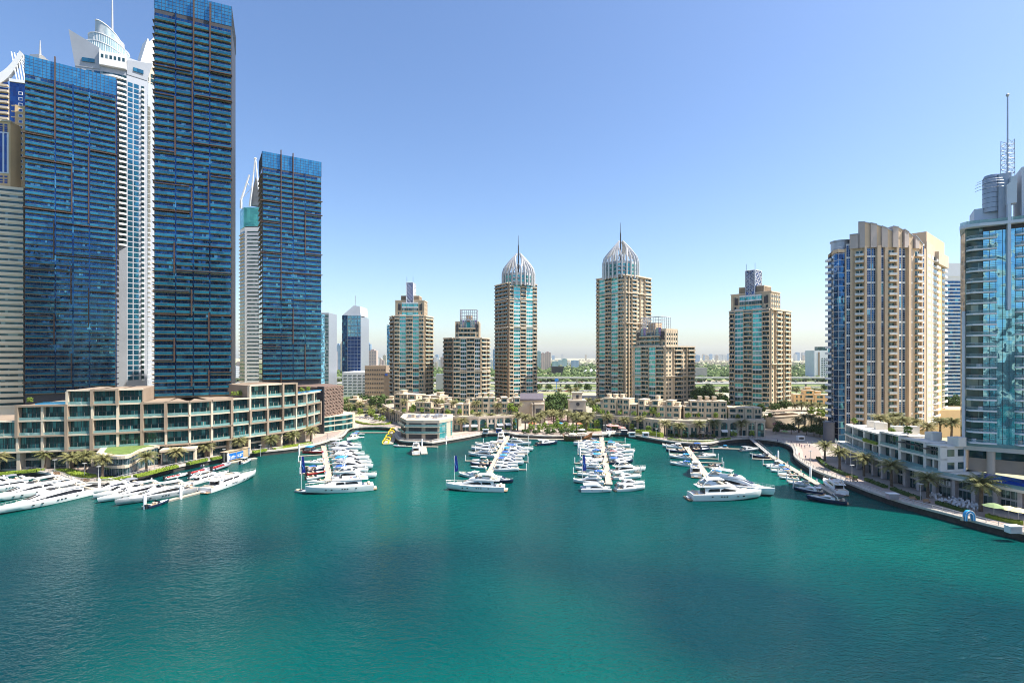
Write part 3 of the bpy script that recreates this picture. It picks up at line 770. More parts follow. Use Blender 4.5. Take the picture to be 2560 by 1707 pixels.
q0, q1 = (PX(-20,Y0-8),Y0-8), (PX(26,Y0-6),Y0-6); W = Wall(q0,q1)
T.part('low_wall', MB().prism([q0,q1,(-276,300),(-300,300)], GZ, ZY(303,Y0-6)), M_ochre)
g = MB(); W.box(g, 0, W.L+.4, -3, .6, ZY(306,Y0-6), ZY(302,Y0-6)); T.part('cornice', g, M_beige2)
g = MB(); W.box(g, W.L*.35, W.L*.92, 0, .25, ZY(435,Y0-6), ZY(332,Y0-6)); g.k = 1
for k in range(2): W.box(g, W.L*(.44+.24*k), W.L*(.58+.24*k), .25, .3, ZY(432,Y0-6), ZY(335,Y0-6))
T.part('tall_window', g, [M_white, G_royal])
for i in range(7):
    for k in range(2):
        y = (318,328,441,449,455,312,323)[i]
        g = MB(); W.box(g, W.L*(.42+.26*k), W.L*(.58+.26*k), 0, .15, ZY(y+4,Y0-6), ZY(y,Y0-6)); T.part('window', g, G_royal)
g = MB(); r0 = (PX(26.5,Y0),Y0+1); r1 = (PX(36.5,Y0),Y0+1); W = Wall(r0,r1)
T.part('blue_strip', MB().prism([r0,r1,(-270,300),(-276,300)], GZ, ZY(318,Y0)), G_royal)
for i in range(14):
    z = ZY(448,Y0)+i*3.15; g = MB(); W.box(g, 0, W.L, 0, .8, z, z+.4); T.many('balcony', g, [M_beige2])
T.finish()
# ---------------------------------------------------------------- centre: beige balcony towers
def bays(T, W, z0, z1, fh, spec, pier=.55, pd=1.1, m=M_beige, gl=G_teal, every=0, rail=None):
    """spec: list of (fraction, kind); G glass strip, B balcony, W wall with small windows, V narrow window pair, S bare"""
    n = int(round((z1-z0)/fh)); tot = sum(f for f, k in spec); u = 0; piers = MB()
    for (f, k) in spec:
        a = u*W.L/tot; u += f; c = u*W.L/tot; w_ = c-a
        for i in range(n):
            z = z0+i*fh
            if k == 'G':
                g = MB(); W.box(g, a+.2, c-.2, 0, .9, z+.05, z+fh*.72); g.k = 1
                for q in range(1, 3): x = a+w_*q/3; W.box(g, x-.05, x+.05, .9, .97, z+.05, z+fh*.72)
                T.many('window', g, [G_dark if (i < n*.35 and i % 2) else gl, M_white])
                g = MB(); W.box(g, a+.1, c-.1, .1, 1.0, z+fh*.74, z+fh*1.03); T.many('spandrel', g, [M_white if (i%2 or i>n*.4) else m])
            elif k == 'B':
                g = MB(); W.box(g, a+.2, c-.2, 0, .1, z+.2, z+fh-.4); g.k = 1; x = a+w_*random.choice((.3,.5,.7)); W.box(g, x-.25, x+.25, .1, .5, z+.1, z+fh-.3)
                T.many('balcony_window', g, [G_dark, m])
                g = MB(); W.box(g, a+.05, c-.05, 0, 1.9, z-.2, z+.12); W.box(g, a+.05, c-.05, 1.72, 1.9, z+.12, z+.72)
                g.k = 1; W.box(g, a+.1, c-.1, 1.78, 1.84, z+.72, z+1.15)
                if random.random() < .3: g.k = 2; x = random.uniform(a+.4, c-1.2); W.box(g, x, x+random.uniform(.4,.9), .9, 1.4, z+.12, z+random.uniform(.8,1.4))
                T.many('balcony', g, [m, G_rail if rail is None else rail, random.choice((M_white, L_GREEN, M_brown))])
            elif k in 'WV':
                cs = [.5] if k == 'W' else [.28, .72]
                for q in cs:
                    g = MB(); ww = min(.8, w_*.22); x = a+w_*q; W.box(g, x-ww, x+ww, 0, .06, z+.9, z+2.6); T.many('small_window', g, [G_dark])
        if k != 'S' and pd: W.box(piers, max(0,a-pier/2), a+pier/2, 0, pd, z0-.1, z1+.1)
        if k == 'W': pass
    W.box(piers, W.L-pier/2, W.L, 0, pd, z0-.1, z1+.1)
    if every:
        z = z0
        while z < z1-2: z += fh*every; W.box(piers, 0, W.L, 0, pd+1.0, z-.35, z+.3)
    T.part('piers', piers, m)
def body(T, pts, depth, z0, z1, m=M_beige, name='wall'):
    a, c = Vector(pts[0]), Vector(pts[-1]); d = Vector((0, depth))
    mid = (a+c)/2; out = mid.normalized()*depth
    poly = list(pts)+[tuple(c+out), tuple(a+out)]
    T.part(name, MB().prism([tuple(p) for p in poly], z0, z1), m); return poly
def band(T, pts, z, h=.9, d=.9, m=M_beige2, name='cornice'):
    g = MB()
    for i in range(len(pts)-1):
        W = Wall(pts[i], pts[i+1]); W.box(g, -.2, W.L+.2, -.5, d, z-h/2, z+h/2)
    T.part(name, g, m)
def inset(pts, k0, k1):
    """piece of an open footprint between two fractions, moved back a little"""
    return pts
def lattice(T, W, z0, z1, n=4, mbox=G_royal, name='lattice'):
    g = MB(); t = .22
    def bar(u0, za, u1, zb): g.tube([W.pt(u0,.25,za), W.pt(u1,.25,zb)], .14, 4)
    rows = max(2, int((z1-z0)/(W.L/n*1.0)))
    for i in range(n):
        for j in range(rows):
            a, c = W.L*i/n, W.L*(i+1)/n; za, zb = z0+(z1-z0)*j/rows, z0+(z1-z0)*(j+1)/rows
            bar(a, za, c, zb); bar(c, za, a, zb)
            if (i+j) % 2: bar((a+c)/2, za, c, (za+zb)/2); bar(a, (za+zb)/2, (a+c)/2, zb)
    for u in (0, W.L): g.tube([W.pt(u,.25,z0), W.pt(u,.25,z1)], .25, 4)
    g.tube([W.pt(0,.25,z1), W.pt(W.L,.25,z1)], .25, 4)
    T.part(name, g, M_white2)
# ---- tower with blue lattice box (left of centre)
def lattice_tower(label, pts, dark, z0, zm, zu, zl, zx, front, sides, cen, leaf=False):
    """pts = open footprint seen from the camera; zm main roof, zu upper block, zl louvre box, zx lattice box"""
    mid = Vector(pts[len(pts)//2-1]); T = Thing('balcony_tower', label, 'tower', (mid.x, mid.y+8, z0))
    body(T, pts, 24, z0, zm)
    for i in range(len(pts)-1):
        W = Wall(pts[i], pts[i+1]); bays(T, W, z0+1, zm-.2, 3.3, front if i == cen else sides[i], m=(M_mauve if i in dark else M_beige))  # faces listed in dark: shade of the left side painted in as mauve
    band(T, pts, zm, 1.0, 1.6)
    band(T, pts, z0+(zm-z0)*.45, .8, 1.7)
    WF = Wall(pts[cen], pts[cen+1]); L = WF.L
    ctr = WF.pt(L/2, -10, 0)
    def block(u0, u1, d0, d1, za, zb, m, name):
        g = MB(); WF.box(g, u0*L, u1*L, -d1, -d0, za, zb); T.part(name, g, m)
        a, c, e, f = WF.pt(u0*L,-d0,0)[:2], WF.pt(u1*L,-d0,0)[:2], WF.pt(u1*L,-d1,0)[:2], WF.pt(u0*L,-d1,0)[:2]
        return Wall(a, c), Wall(c, e), Wall(f, a)
    F, Rr, Ll = block(.0, 1.0, 1.5, 16, zm, zu, M_beige, 'upper_wall')
    bays(T, F, zm+.8, zu-1.5, 3.4, [(.06,'S'),(.11,'W'),(.06,'S'),(.16,'G'),(.24,'G'),(.16,'G'),(.06,'S'),(.11,'W'),(.04,'S')], m=M_beige, pd=.5)
    bays(T, Rr, zm+.8, zu-1.5, 3.4, [(.2,'W'),(.2,'W'),(.2,'W'),(.2,'W'),(.2,'W')], m=M_beige2, pd=.3)
    for q in (.10, .84):
        g = MB(); F.box(g, q*F.L, (q+.09)*F.L, .3, .55, zu-8, zu-3); T.part('tall_opening', g, M_dark)
    band(T, [F.pt(0,0,0)[:2], F.pt(F.L,0,0)[:2], Rr.pt(Rr.L,0,0)[:2]], zu, .7, .5)
    F2, R2, L2 = block(.18, .82, 3, 14, zu, zl, M_beige, 'plant_room')
    g = MB()
    for k in range(6):
        z = zu+.8+(zl-zu-1.4)*k/6
        for (a, c) in ((.03,.3),(.7,.97)): F2.box(g, a*F2.L, c*F2.L, .02, .25, z, z+.35)
        R2.box(g, .5, R2.L-.5, .02, .25, z, z+.35)
    T.part('louvre', g, M_mauve)
    F3, R3, L3 = block(.385, .62, 1.0, 11, zu-3.5, zx, G_royal, 'lattice_box')
    lattice(T, F3, zu-3.5, zx, 2); lattice(T, R3, zl, zx, 3)
    if leaf:
        g = MB(); c_ = F3.L/2
        for k in range(7):
            z = zu-2+(zx-zu)*k/7*.9
            for s in (-1, 1): g.tube([F3.pt(c_,.4,z), F3.pt(c_+s*F3.L*.25,.4,z+3), F3.pt(c_+s*F3.L*.47,.4,min(zx,z+7))], .16, 4)
        g.tube([F3.pt(c_,.4,zu-3), F3.pt(c_,.4,zx)], .2, 4); T.part('leaf_tracery', g, M_white2)
    for u in (.05, .95):
        g = MB(); g.tube([F3.pt(u*F3.L,-1,zx), F3.pt(u*F3.L,-1,zx+5)], .12, 4); T.part('aerial', g, M_dark)
    T.finish(); return T
DK = [(1,'B')]
Y = 418
lattice_tower('beige balcony tower with blue lattice box, left of the arched one', [(PX(978,Y+12),Y+12),(PX(987,Y),Y),(PX(1060,Y),Y),(PX(1070,Y+6),Y+6),(PX(1080,Y+14),Y+14)], (0,), DZ,
    ZY(790,Y), ZY(751,Y), ZY(738,Y), ZY(706,Y), [(.16,'B'),(.23,'G'),(.22,'B'),(.22,'G'),(.16,'B')], {0:[(1,'B')],2:[(1,'B')],3:[(1,'B')]}, 1)
YL, YR = 377, 355; ca = (PX(1925,YR),YR)
lattice_tower('beige balcony tower with leaf patterned lattice box, right of the centre', [(PX(1825,YL),YL),ca,(204.2,376.5)], (), DZ,
    ZY(776,365), ZY(731,362), ZY(713,362), ZY(672,360), [(.14,'B'),(.22,'G'),(.22,'B'),(.24,'G'),(.17,'B')], {1:[(.14,'V'),(.06,'S'),(.22,'B'),(.14,'V'),(.22,'B'),(.08,'V')]}, 0, leaf=True)
# ---- towers with open crown frame and arch
def arch_tower(label, pts, cen, z0, zm, zu, zc, front, sides, dark=(), arch=True, upfrac=(.05,.95)):
    mid = Vector(pts[cen]); T = Thing('balcony_tower', label, 'tower', (mid.x, mid.y+8, z0))
    body(T, pts, 24, z0, zm)
    for i in range(len(pts)-1):
        W = Wall(pts[i], pts[i+1]); bays(T, W, z0+1, zm-.2, 3.3, front if i == cen else sides[i], m=(M_mauve if i in dark else M_beige), gl=G_pod if arch else G_teal)  # mauve puts the shade of faces turned from the sun into their colour
    band(T, pts, zm, 1.0, 1.6); band(T, pts, z0+(zm-z0)*.5, .8, 1.6)
    WF = Wall(pts[cen], pts[cen+1]); L = WF.L
    def block(u0, u1, d0, d1, za, zb, m, name):
        g = MB(); WF.box(g, u0*L, u1*L, -d1, -d0, za, zb)
        if m is not None: T.part(name, g, m)
        a, c, e, f = WF.pt(u0*L,-d0,0)[:2], WF.pt(u1*L,-d0,0)[:2], WF.pt(u1*L,-d1,0)[:2], WF.pt(u0*L,-d1,0)[:2]
        return Wall(a, c), Wall(c, e), Wall(f, a)
    F, Rr, Ll = block(upfrac[0], upfrac[1], 1.5, 15, zm, zu, M_beige, 'upper_wall')
    bays(T, F, zm+.5, zu-1, 3.4, [(.14,'W'),(.2,'B'),(.26,'B'),(.2,'B'),(.14,'W')], m=M_beige, pd=.5)
    bays(T, Rr, zm+.5, zu-1, 3.4, [(.2,'W'),(.2,'W'),(.2,'W'),(.2,'W'),(.2,'W')], m=M_beige2, pd=.2)
    for q in (.05, .84):
        g = MB(); F.box(g, q*F.L, (q+.10)*F.L, .1, .56, zu-8, zu-2); T.part('tall_opening', g, M_dark)
    F2, R2, L2 = block(.24, .86, 1.2, 12, zu-6, zc-2, None, '')
    g = MB(); W = F2
    block(.44, .66, 2.2, 10, zu-6, zc-4, M_tan, 'lift_house')
    for Wd, n in ((F2, 8), (R2, 5), (L2, 5)):
        for k in range(n+1): x = Wd.L*k/n; g.tube([Wd.pt(x,0,zu-6), Wd.pt(x,0,zc)], .2, 4)
        for k in range(7): z = zu-5+(zc-zu+5)*k/6; g.tube([Wd.pt(0,0,z), Wd.pt(Wd.L,0,z)], .17 if k < 6 else .3, 4)
    T.part('crown_frame', g, M_alu)
    for k in (0, 1, 2, 5, 6, 7):
        if not arch and k in (2, 5): continue
        g = MB(); F2.box(g, F2.L*k/8+.2, F2.L*(k+1)/8-.2, -.2, -.1, zu-5.5, zc-8); T.part('tinted_pane', g, mat('lilac_pane', (.34,.24,.55), .3) if k % 3 == 1 else mat('mint_pane', (.34,.52,.46), .3))
    if arch:
        c_ = F2.L/2; wv = F2.L*.15; g = MB(); pts_ = []
        for k in range(13):
            t = k/12; s = -1 if t < .5 else 1; q = abs(t-.5)*2
            pts_.append((c_+s*wv*math.sin(q*math.pi/2)**.8 if q > 0 else c_, zu-1+ (zc-zu-7)*math.cos(q*math.pi/2)**.9))
        poly_ = [(c_-wv, zu-6)]+pts_+[(c_+wv, zu-6)]
        v = [F2.pt(x,.5,z) for x, z in poly_]; g.add(v, [tuple(range(len(v)))]); T.part('arch_niche', g, mat('niche_ochre', (.36,.27,.18), .8))
        g = MB(); g.tube([F2.pt(x,.6,z) for x, z in poly_], .35, 5); T.part('arch_surround', g, M_alu)
        g = MB(); F2.box(g, c_-wv+.4, c_+wv-.4, .55, .62, zu-6, zu-.5); T.part('arch_window', g, G_teal)
    T.finish(); return T
Y = 398
arch_tower('short beige tower with pointed arch in its metal crown', [(PX(1112,Y+11),Y+11),(PX(1134,Y),Y),(PX(1201,Y),Y),(PX(1213,Y+5),Y+5),(PX(1221,Y+13),Y+13)], 1, DZ,
    ZY(845,Y), ZY(803,Y), ZY(774,Y), [(.25,'B'),(.25,'G'),(.29,'B'),(.22,'G')], {0:[(.5,'B'),(.5,'B')],2:[(1,'B')],3:[(1,'B')]}, dark=(0,))
c5 = (PX(1662,375),375)
arch_tower('beige tower with bare metal crown frame in front of the right onion topped tower', [(PX(1581,400),400),c5,(PX(1734,393),393)], 0, DZ,
    ZY(866,380), ZY(822,380), ZY(791,378), [(.1,'S'),(.2,'G'),(.24,'B'),(.2,'G'),(.24,'B')], {1:[(.24,'V'),(.05,'S'),(.25,'B'),(.2,'V'),(.25,'B')]}, arch=False, upfrac=(.08,1.0))
# ---- towers with onion crowns
def onion_tower(label, pts, cen, z0, zm, zu, zapex, ztip, front, sides, dark, rc, cc, upfront):
    mid = Vector(pts[cen]); T = Thing('onion_tower', label, 'tower', (mid.x, mid.y+8, z0))
    body(T, pts, 26, z0, zm)
    for i in range(len(pts)-1):
        W = Wall(pts[i], pts[i+1]); bays(T, W, z0+1, zm-.2, 3.3, front if i == cen else sides[i], m=(M_mauve if i in dark else M_beige))  # shaded left face gets its darker tone from mauve, not only from the sun
    band(T, pts, zm, 1.0, 1.8); band(T, pts, z0+(zm-z0)*.62, .7, 1.9); band(T, pts, z0+(zm-z0)*.86, .7, 1.9)
    cx, cy = cc
    n = 8; ring = [(cx+rc*.93*math.cos(2*math.pi*(k+.5)/n), cy+rc*.93*math.sin(2*math.pi*(k+.5)/n)) for k in range(n)]
    T.part('upper_drum', MB().prism(ring, zm-1, zu), M_white2)
    for k in range(n):
        W = Wall(ring[k], ring[(k+1)%n])
        if (W.n.y) > .3: continue
        m_ = int((zu-zm-1)/3.4)
        for i in range(m_):
            z = zm+1+i*3.4
            g = MB(); W.box(g, .5, W.L-.5, 0, .12, z, z+2.5); T.many('drum_window', g, [G_teal])
            if k % 2: g = MB(); W.box(g, .3, W.L*.55, 0, 1.5, z-.2, z+.9); T.many('drum_balcony', g, [M_white2])
    # curved ribs gathered into four leaning petals
    nr = 24
    for k in range(nr):
        a = 2*math.pi*(k+.5)/nr; q = round(a/(math.pi/2)-.5)*math.pi/2+math.pi/4
        pr = []
        for t in [i/12 for i in range(13)]:
            if t < .42: r, z, aa = rc, zm-2+(zu+2.0-zm)*t/.42, a
            else:
                s = (t-.42)/.58
                r = rc*(1-.86*s**1.22); z = zu+2+(zapex-zu-2)*(s**1.0); aa = a+(q-a)*s**1.6
            pr.append((cx+r*math.cos(aa), cy+r*math.sin(aa), z))
        g = MB(); g.tube(pr, 1.0, 5, .7); T.part('rib', g, M_chrome)
    g = MB(); g.tube([(cx,cy,zu),(cx,cy,zapex+1)], .8, 6, .6); g.tube([(cx,cy,zapex+1),(cx,cy,zapex+(ztip-zapex)*.45)], .55, 6, .5); g.tube([(cx,cy,zapex+(ztip-zapex)*.45),(cx,cy,ztip)], .25, 6, .12)
    T.part('mast', g, M_dark)
    g = MB()
    for k in range(4):
        a = k*math.pi/2+.4; g.tube([(cx+6*math.cos(a),cy+6*math.sin(a),zu),(cx,cy,zu+10)], .3, 4)
    T.part('mast_brace', g, M_alu)
    T.finish(); return T
Y = 440
pc = (PX(1272,Y),Y); pr_ = (PX(1341,Y+13),Y+13); pl_ = (pc[0]-11.5, pc[1]+20)
onion_tower('left one of the two tall beige towers topped by ribbed onion crowns', [pl_, pc, pr_], 1, DZ, ZY(707,Y), ZY(680,Y), ZY(632,Y+8), ZY(585,Y+8),
    [(.15,'B'),(.25,'G'),(.2,'B'),(.25,'G'),(.15,'B')], {0:[(.33,'B'),(.33,'B'),(.33,'B')]}, (0,), 14.2, (PX(1296,Y+12),Y+13), None)
p0 = (PX(1493,450),450); pc = (PX(1562,425),425); p2 = (PX(1590,432),432); p3=(PX(1625,447),447)
onion_tower('right and taller one of the two beige towers topped by ribbed onion crowns', [p0, pc, p2, p3], 0, DZ, ZY(690,430), ZY(654,432), ZY(603,440), ZY(556,440),
    [(.1,'B'),(.22,'G'),(.22,'B'),(.24,'G'),(.2,'B')], {1:[(.3,'V'),(.25,'V'),(.4,'B')],2:[(.25,'V'),(.3,'V'),(.4,'B')]}, (), 15.0, (PX(1552,440),441), None)

# ---------------------------------------------------------------- centre: arcaded shops along the promenade
def arcade(label, line, z1, step, awn=(), nb=None, umbrella=None, ztop=None):
    pts = walk(line, step); T = Thing('shop_arcade', label, 'building', (*pts[len(pts)//2], GZ)); core = MB(); par = MB()
    for i in range(len(pts)-1):
        W = Wall(pts[i], pts[i+1]); q = W.pt
        core.hexa([(*q(0,0,0)[:2],GZ-.2),(*q(W.L,0,0)[:2],GZ-.2),(*q(W.L,-9,0)[:2],GZ-.2),(*q(0,-9,0)[:2],GZ-.2),(*q(0,0,0)[:2],z1),(*q(W.L,0,0)[:2],z1),(*q(W.L,-9,0)[:2],z1),(*q(0,-9,0)[:2],z1)])
        W.box(par, -.05, W.L+.05, -.3, .35, z1-.35, z1+.85)
        W.box(par, -.35, .35, 0, .45, GZ, z1-.4)
        r = W.L*.34; c = W.L/2; kind = i % 4
        if kind != 3:
            g = MB(); base_ = GZ+.1; zt = z1-2.2
            pp = [(c-r, base_), (c+r, base_), (c+r, zt)]+[(c+r*math.cos(math.pi*k/8), zt+1.1*math.sin(math.pi*k/8)) for k in range(1,8)]+[(c-r, zt)]
            v = [q(x,.06,z) for x, z in pp]; g.add(v, [tuple(range(len(v)))]); g.k = 1
            W.box(g, c-r, c+r, .06, .16, GZ+3.4, GZ+3.9); W.box(g, c-.08, c+.08, .06, .12, base_, zt+1.0); W.box(g, c-r, c+r, .06, .12, zt-.1, zt+.05)
            T.many('arched_window', g, [G_pod, M_dark if kind else M_cream])
        else:
            for s in (-.22, .22):
                g = MB(); W.box(g, c+s*W.L-.45, c+s*W.L+.45, 0, .06, z1-3.2, z1-1.4); T.many('small_window', g, [G_dark])
            g = MB(); W.box(g, c-r, c+r, 0, .08, GZ+.1, GZ+3.6); T.many('shopfront', g, [G_dark])
        if i in awn:
            g = MB(); g.k = 0; P = q
            g.add([P(c-r,.1,GZ+3.9),P(c+r,.1,GZ+3.9),P(c+r,1.9,GZ+2.9),P(c-r,1.9,GZ+2.9),P(c-r,.1,GZ+3.8),P(c+r,.1,GZ+3.8),P(c+r,1.9,GZ+2.6),P(c-r,1.9,GZ+2.6)], [(0,3,2,1),(4,5,6,7),(3,7,6,2),(0,4,7,3),(1,2,6,5)])
            T.many('awning', g, [awn[i]])
    T.part('wall', core, M_cream); T.part('parapet', par, M_cream); T.finish(); return pts
M_awn_b = mat('blue_white_awning', (.35,.42,.62), .8, var=.0, scale=2, col2=(.8,.8,.8)); M_awn_w = mat('white_awning', (.82,.82,.80), .8, var=.03)
A1_ = [(-98,388),(-86,358),(-72,332),(-58,314)]
arcade('long arcade wall running back from the car park on the left', A1_, 9.6, 5.0)
A2_ = [(-50,308),(PX(1134,303),303),(PX(1195,303),303),(PX(1277,310),310),(PX(1306,316),316)]
arcade('arcaded shop row behind the octagonal restaurant with striped awnings', A2_, 9.9, 5.2, {4:M_awn_b, 5:M_awn_w, 8:M_awn_b, 9:M_awn_w})
A3_ = smooth_line([(PX(1469,315),315),(PX(1510,311),311),(PX(1579,304),304),(PX(1630,292),292),(PX(1664,286),286)], 3)
arcade('pale arcaded shop row right of the palm plaza with pink parasols', A3_, 9.8, 5.2)
A4_ = smooth_line([(PX(1667,286),286),(PX(1700,280),280),(PX(1739,277),277),(PX(1765,279),279),(PX(1774,283),283)], 3)
arcade('curved bay of shops bulging towards the quay', A4_, 9.0, 4.4)
A5_ = [(PX(1776,283),283),(PX(1830,281),281),(PX(1936,279),279)]
arcade('arcaded shop building with two white awnings at its left end', A5_, 11.0, 4.8, {1:M_awn_w, 2:M_awn_w})
g = MB(); W = Wall((PX(1938,312),312),(PX(2075,334),334)); W.box(g, 0, W.L, -20, 0, GZ, 9.4)
T = Thing('garage_building', 'blank pale wall with a dark garage opening right of the arcades', 'building', (*W.pt(W.L/2,-10,0)[:2], GZ)); T.part('wall', g, M_cream)
g = MB(); W.box(g, W.L*.35, W.L*.55, 0, .08, GZ+1.2, 6.2); T.part('garage_door', g, M_dark)
g = MB(); W.box(g, -.2, W.L+.2, -20.2, .3, 9.0, 9.6); T.part('parapet', g, M_cream)
g = MB(); W.box(g, 2, W.L*.45, -6, -2, 9.6, 10.3); W.box(g, 1, W.L*.5, -7, -1, 12.2, 12.6); T.part('terrace_roof', g, M_mauve)
# raised decks behind the shops
M_deck = mat('deck_paving', (.42,.38,.30), .9, var=.15, scale=.15, col2=(.33,.30,.22))
for name_, poly_ in (('raised_deck', [(-96,388),(-70,333),(-56,318),(-34,310),(0,320),(6,326),(-4,420),(-20,520),(-110,520)]),
                     ('raised_deck', [(48,326),(58,320),(75,312),(88,297),(95,291),(110,290),(143,290),(160,326),(207,348),(250,420),(215,520),(66,520),(56,420)])):
    mb = MB().prism(poly_, GZ-.2, DZ-.25); struct(name_, mb, M_deck)
# ---- townhouses standing on the decks
VN = [0]
def townhouse(label, p0, p1, z0, hts, depth=10, m=M_beige, group=None, seed=1):
    rnd = random.Random(seed)
    W = Wall(p0, p1); n = len(hts); T = Thing('townhouse_block', label, 'building', (*W.pt(W.L/2,-depth/2,0)[:2], z0)); u = 0; w_ = W.L/n
    walls = MB(); roofs = MB()
    for i, h in enumerate(hts):
        a, c = i*w_, (i+1)*w_; off = rnd.choice((0, -1.2, .8, -.6)); H = h*3.3
        W.box(walls, a+.02, c-.02, -depth, off, z0-.3, z0+H)
        W.box(roofs, a-.15, c+.15, -depth-.2, off+.35, z0+H, z0+H+.35); W.box(roofs, a+.4, c-.4, -depth+.4, off-.4, z0+H+.35, z0+H+.45)
        if rnd.random() < .6: W.box(walls, a+w_*.3, a+w_*.75, -depth*.8, -depth*.4, z0+H+.45, z0+H+2.4); W.box(roofs, a+w_*.25, a+w_*.8, -depth*.85, -depth*.35, z0+H+2.4, z0+H+2.65)
        for f in range(h):
            z = z0+f*3.3; t = rnd.choice('wbwp')
            if t == 'w':
                g = MB(); W.box(g, a+w_*.22, c-w_*.22, off, off+.1, z+.9, z+2.6); g.k = 1
                x = (a+c)/2
                for q in (-.5, 0, .5): W.box(g, x+q*w_*.56-.06, x+q*w_*.56+.06, off+.1, off+.17, z+.85, z+2.65)
                W.box(g, a+w_*.2, c-w_*.2, off, off+.25, z+.7, z+.88)
                T.many('window', g, [G_pod, M_beige2])
            elif t == 'b':
                g = MB(); W.box(g, a+w_*.15, c-w_*.15, off, off+.08, z+.2, z+2.7); T.many('window', g, [G_dark])
                g = MB(); W.box(g, a+w_*.1, c-w_*.1, off, off+1.6, z-.15, z+.12); W.box(g, a+w_*.1, c-w_*.1, off+1.45, off+1.6, z+.12, z+1.0); T.many('balcony', g, [M_beige2])
            else:
                for q in (.3, .7):
                    g = MB(); W.box(g, a+w_*q-.5, a+w_*q+.5, off, off+.1, z+.6, z+2.6); T.many('window', g, [G_dark])
        Ws = Wall(W.pt(c-.02,off,0)[:2], W.pt(c-.02,-depth,0)[:2])
        for q in (.3,.7):
            g = MB(); Ws.box(g, Ws.L*q-.5, Ws.L*q+.5, 0, .06, z0+H-2.6, z0+H-1.0); T.many('side_window', g, [G_dark])
    T.part('wall', walls, m); T.part('roof', roofs, M_beige2); T.finish(); return T
def th(label, pa, ya, pb, yb, hts, z0=DZ, **k):
    """pa,pb pixel columns with their distances"""
    return townhouse(label, (PX(pa,ya),ya), (PX(pb,yb),yb), z0, hts, **k)
th('stepped beige houses left of the octagonal restaurant, highest row', 985, 360, 1115, 333, [3,3,3,2,3,3,2], seed=2)
th('low beige houses stepping down behind the octagonal restaurant', 1003, 340, 1098, 322, [2,1,2,2,1], seed=5)
th('pale villa row below the short arched tower', 1108, 318, 1172, 316, [2,1,2,2], seed=3)
th('beige houses with corner tower below the left onion topped tower', 1175, 324, 1300, 326, [2,3,3,3,2,3,2,3], seed=4)
th('beige houses right of the clock pavilion, below the right onion topped tower', 1490, 325, 1592, 312, [2,3,3,3,3,2], seed=6)
th('beige houses with green glazed top storey under the metal crown tower', 1596, 311, 1698, 298, [3,2,3,2,3,2], seed=7)
th('ochre houses with twin bay windows under the leaf lattice tower', 1710, 300, 1818, 296, [2,3,3,3,3,3], seed=8, m=M_ochre if False else M_beige)
th('ochre house row nearest the tan tower', 1822, 295, 1905, 292, [2,2,2,2], seed=9)
th('yellow clubhouse behind the pool terrace', 1985, 400, 2090, 392, [2,3,2,2], seed=11, m=M_ochre)
th('low villas on the left behind the car park', 870, 400, 985, 396, [2,1,2,1,2], z0=6, seed=12)
# clock pavilion and hall on either side of the street
T = Thing('clock_pavilion', 'small square clock pavilion with a flat cap roof beside the street', 'pavilion', (PX(1443,345), 347, GZ))
cxp = PX(1443,345)
g = MB().box(cxp-5.5,342,GZ,cxp+5.5,352,ZY(1001,342)); T.part('wall', g, M_beige2)
g = MB().box(cxp-5.9,341.6,ZY(1003,342),cxp+5.9,352.4,ZY(1000,342)); g.box(cxp-3.1,344,ZY(1000,342),cxp+3.1,350,ZY(984,342)); T.part('lantern', g, M_beige2)
g = MB().box(cxp-3.6,343.5,ZY(984,342),cxp+3.6,350.5,ZY(981,342)); T.part('roof', g, M_cream)
g = MB(); g.tube([(cxp,341.9,ZY(1010,342)),(cxp,341.7,ZY(1010,342))], 1.2, 16); T.part('clock_face', g, M_dark)
g = MB().box(cxp-.8,343.8,ZY(996,342),cxp+.8,343.9,ZY(988,342)); g.box(cxp-3.2,341.8,GZ,cxp+3.2,341.9,ZY(1024,342)); T.part('opening', g, M_dark)
T = Thing('market_hall', 'pale hall with dark lean-to roof left of the street', 'building', (PX(1330,350), 355, DZ))
x0, x1 = PX(1298,345), PX(1362,345)
g = MB().box(x0,345,GZ,x1,368,ZY(1000,345)); g.box(x1-8,338,GZ,x1-1,345,ZY(1010,342)); g.box(x0+10,338,GZ,x1-9,344.9,ZY(1008,342)); T.part('wall', g, M_beige2)
g = MB(); za, zb = ZY(997,345), ZY(984,350); g.add([(x0,344,za),(x0+16,344,za),(x0+17,356,zb),(x0+1,356,zb),(x0,344,za-1),(x0+16,344,za-1),(x0+17,356,za-1),(x0+1,356,za-1)], [(0,1,2,3),(4,7,6,5),(0,4,5,1),(1,5,6,2),(3,7,4,0),(2,6,7,3)]); T.part('roof', g, mat('slate_roof', (.14,.12,.14), .6))
g = MB().box(x0-.5,343.5,zb-3,x1+.3,369,zb-2.4) if False else MB().box(x1-8.4,337.6,ZY(1010,342),x1-.6,345,ZY(1008,342)); T.part('cornice', g, M_cream)
g = MB().box(x1-6.3,337.9,GZ+.5,x1-2.8,338,ZY(1020,342)); T.part('doorway', g, M_dark)
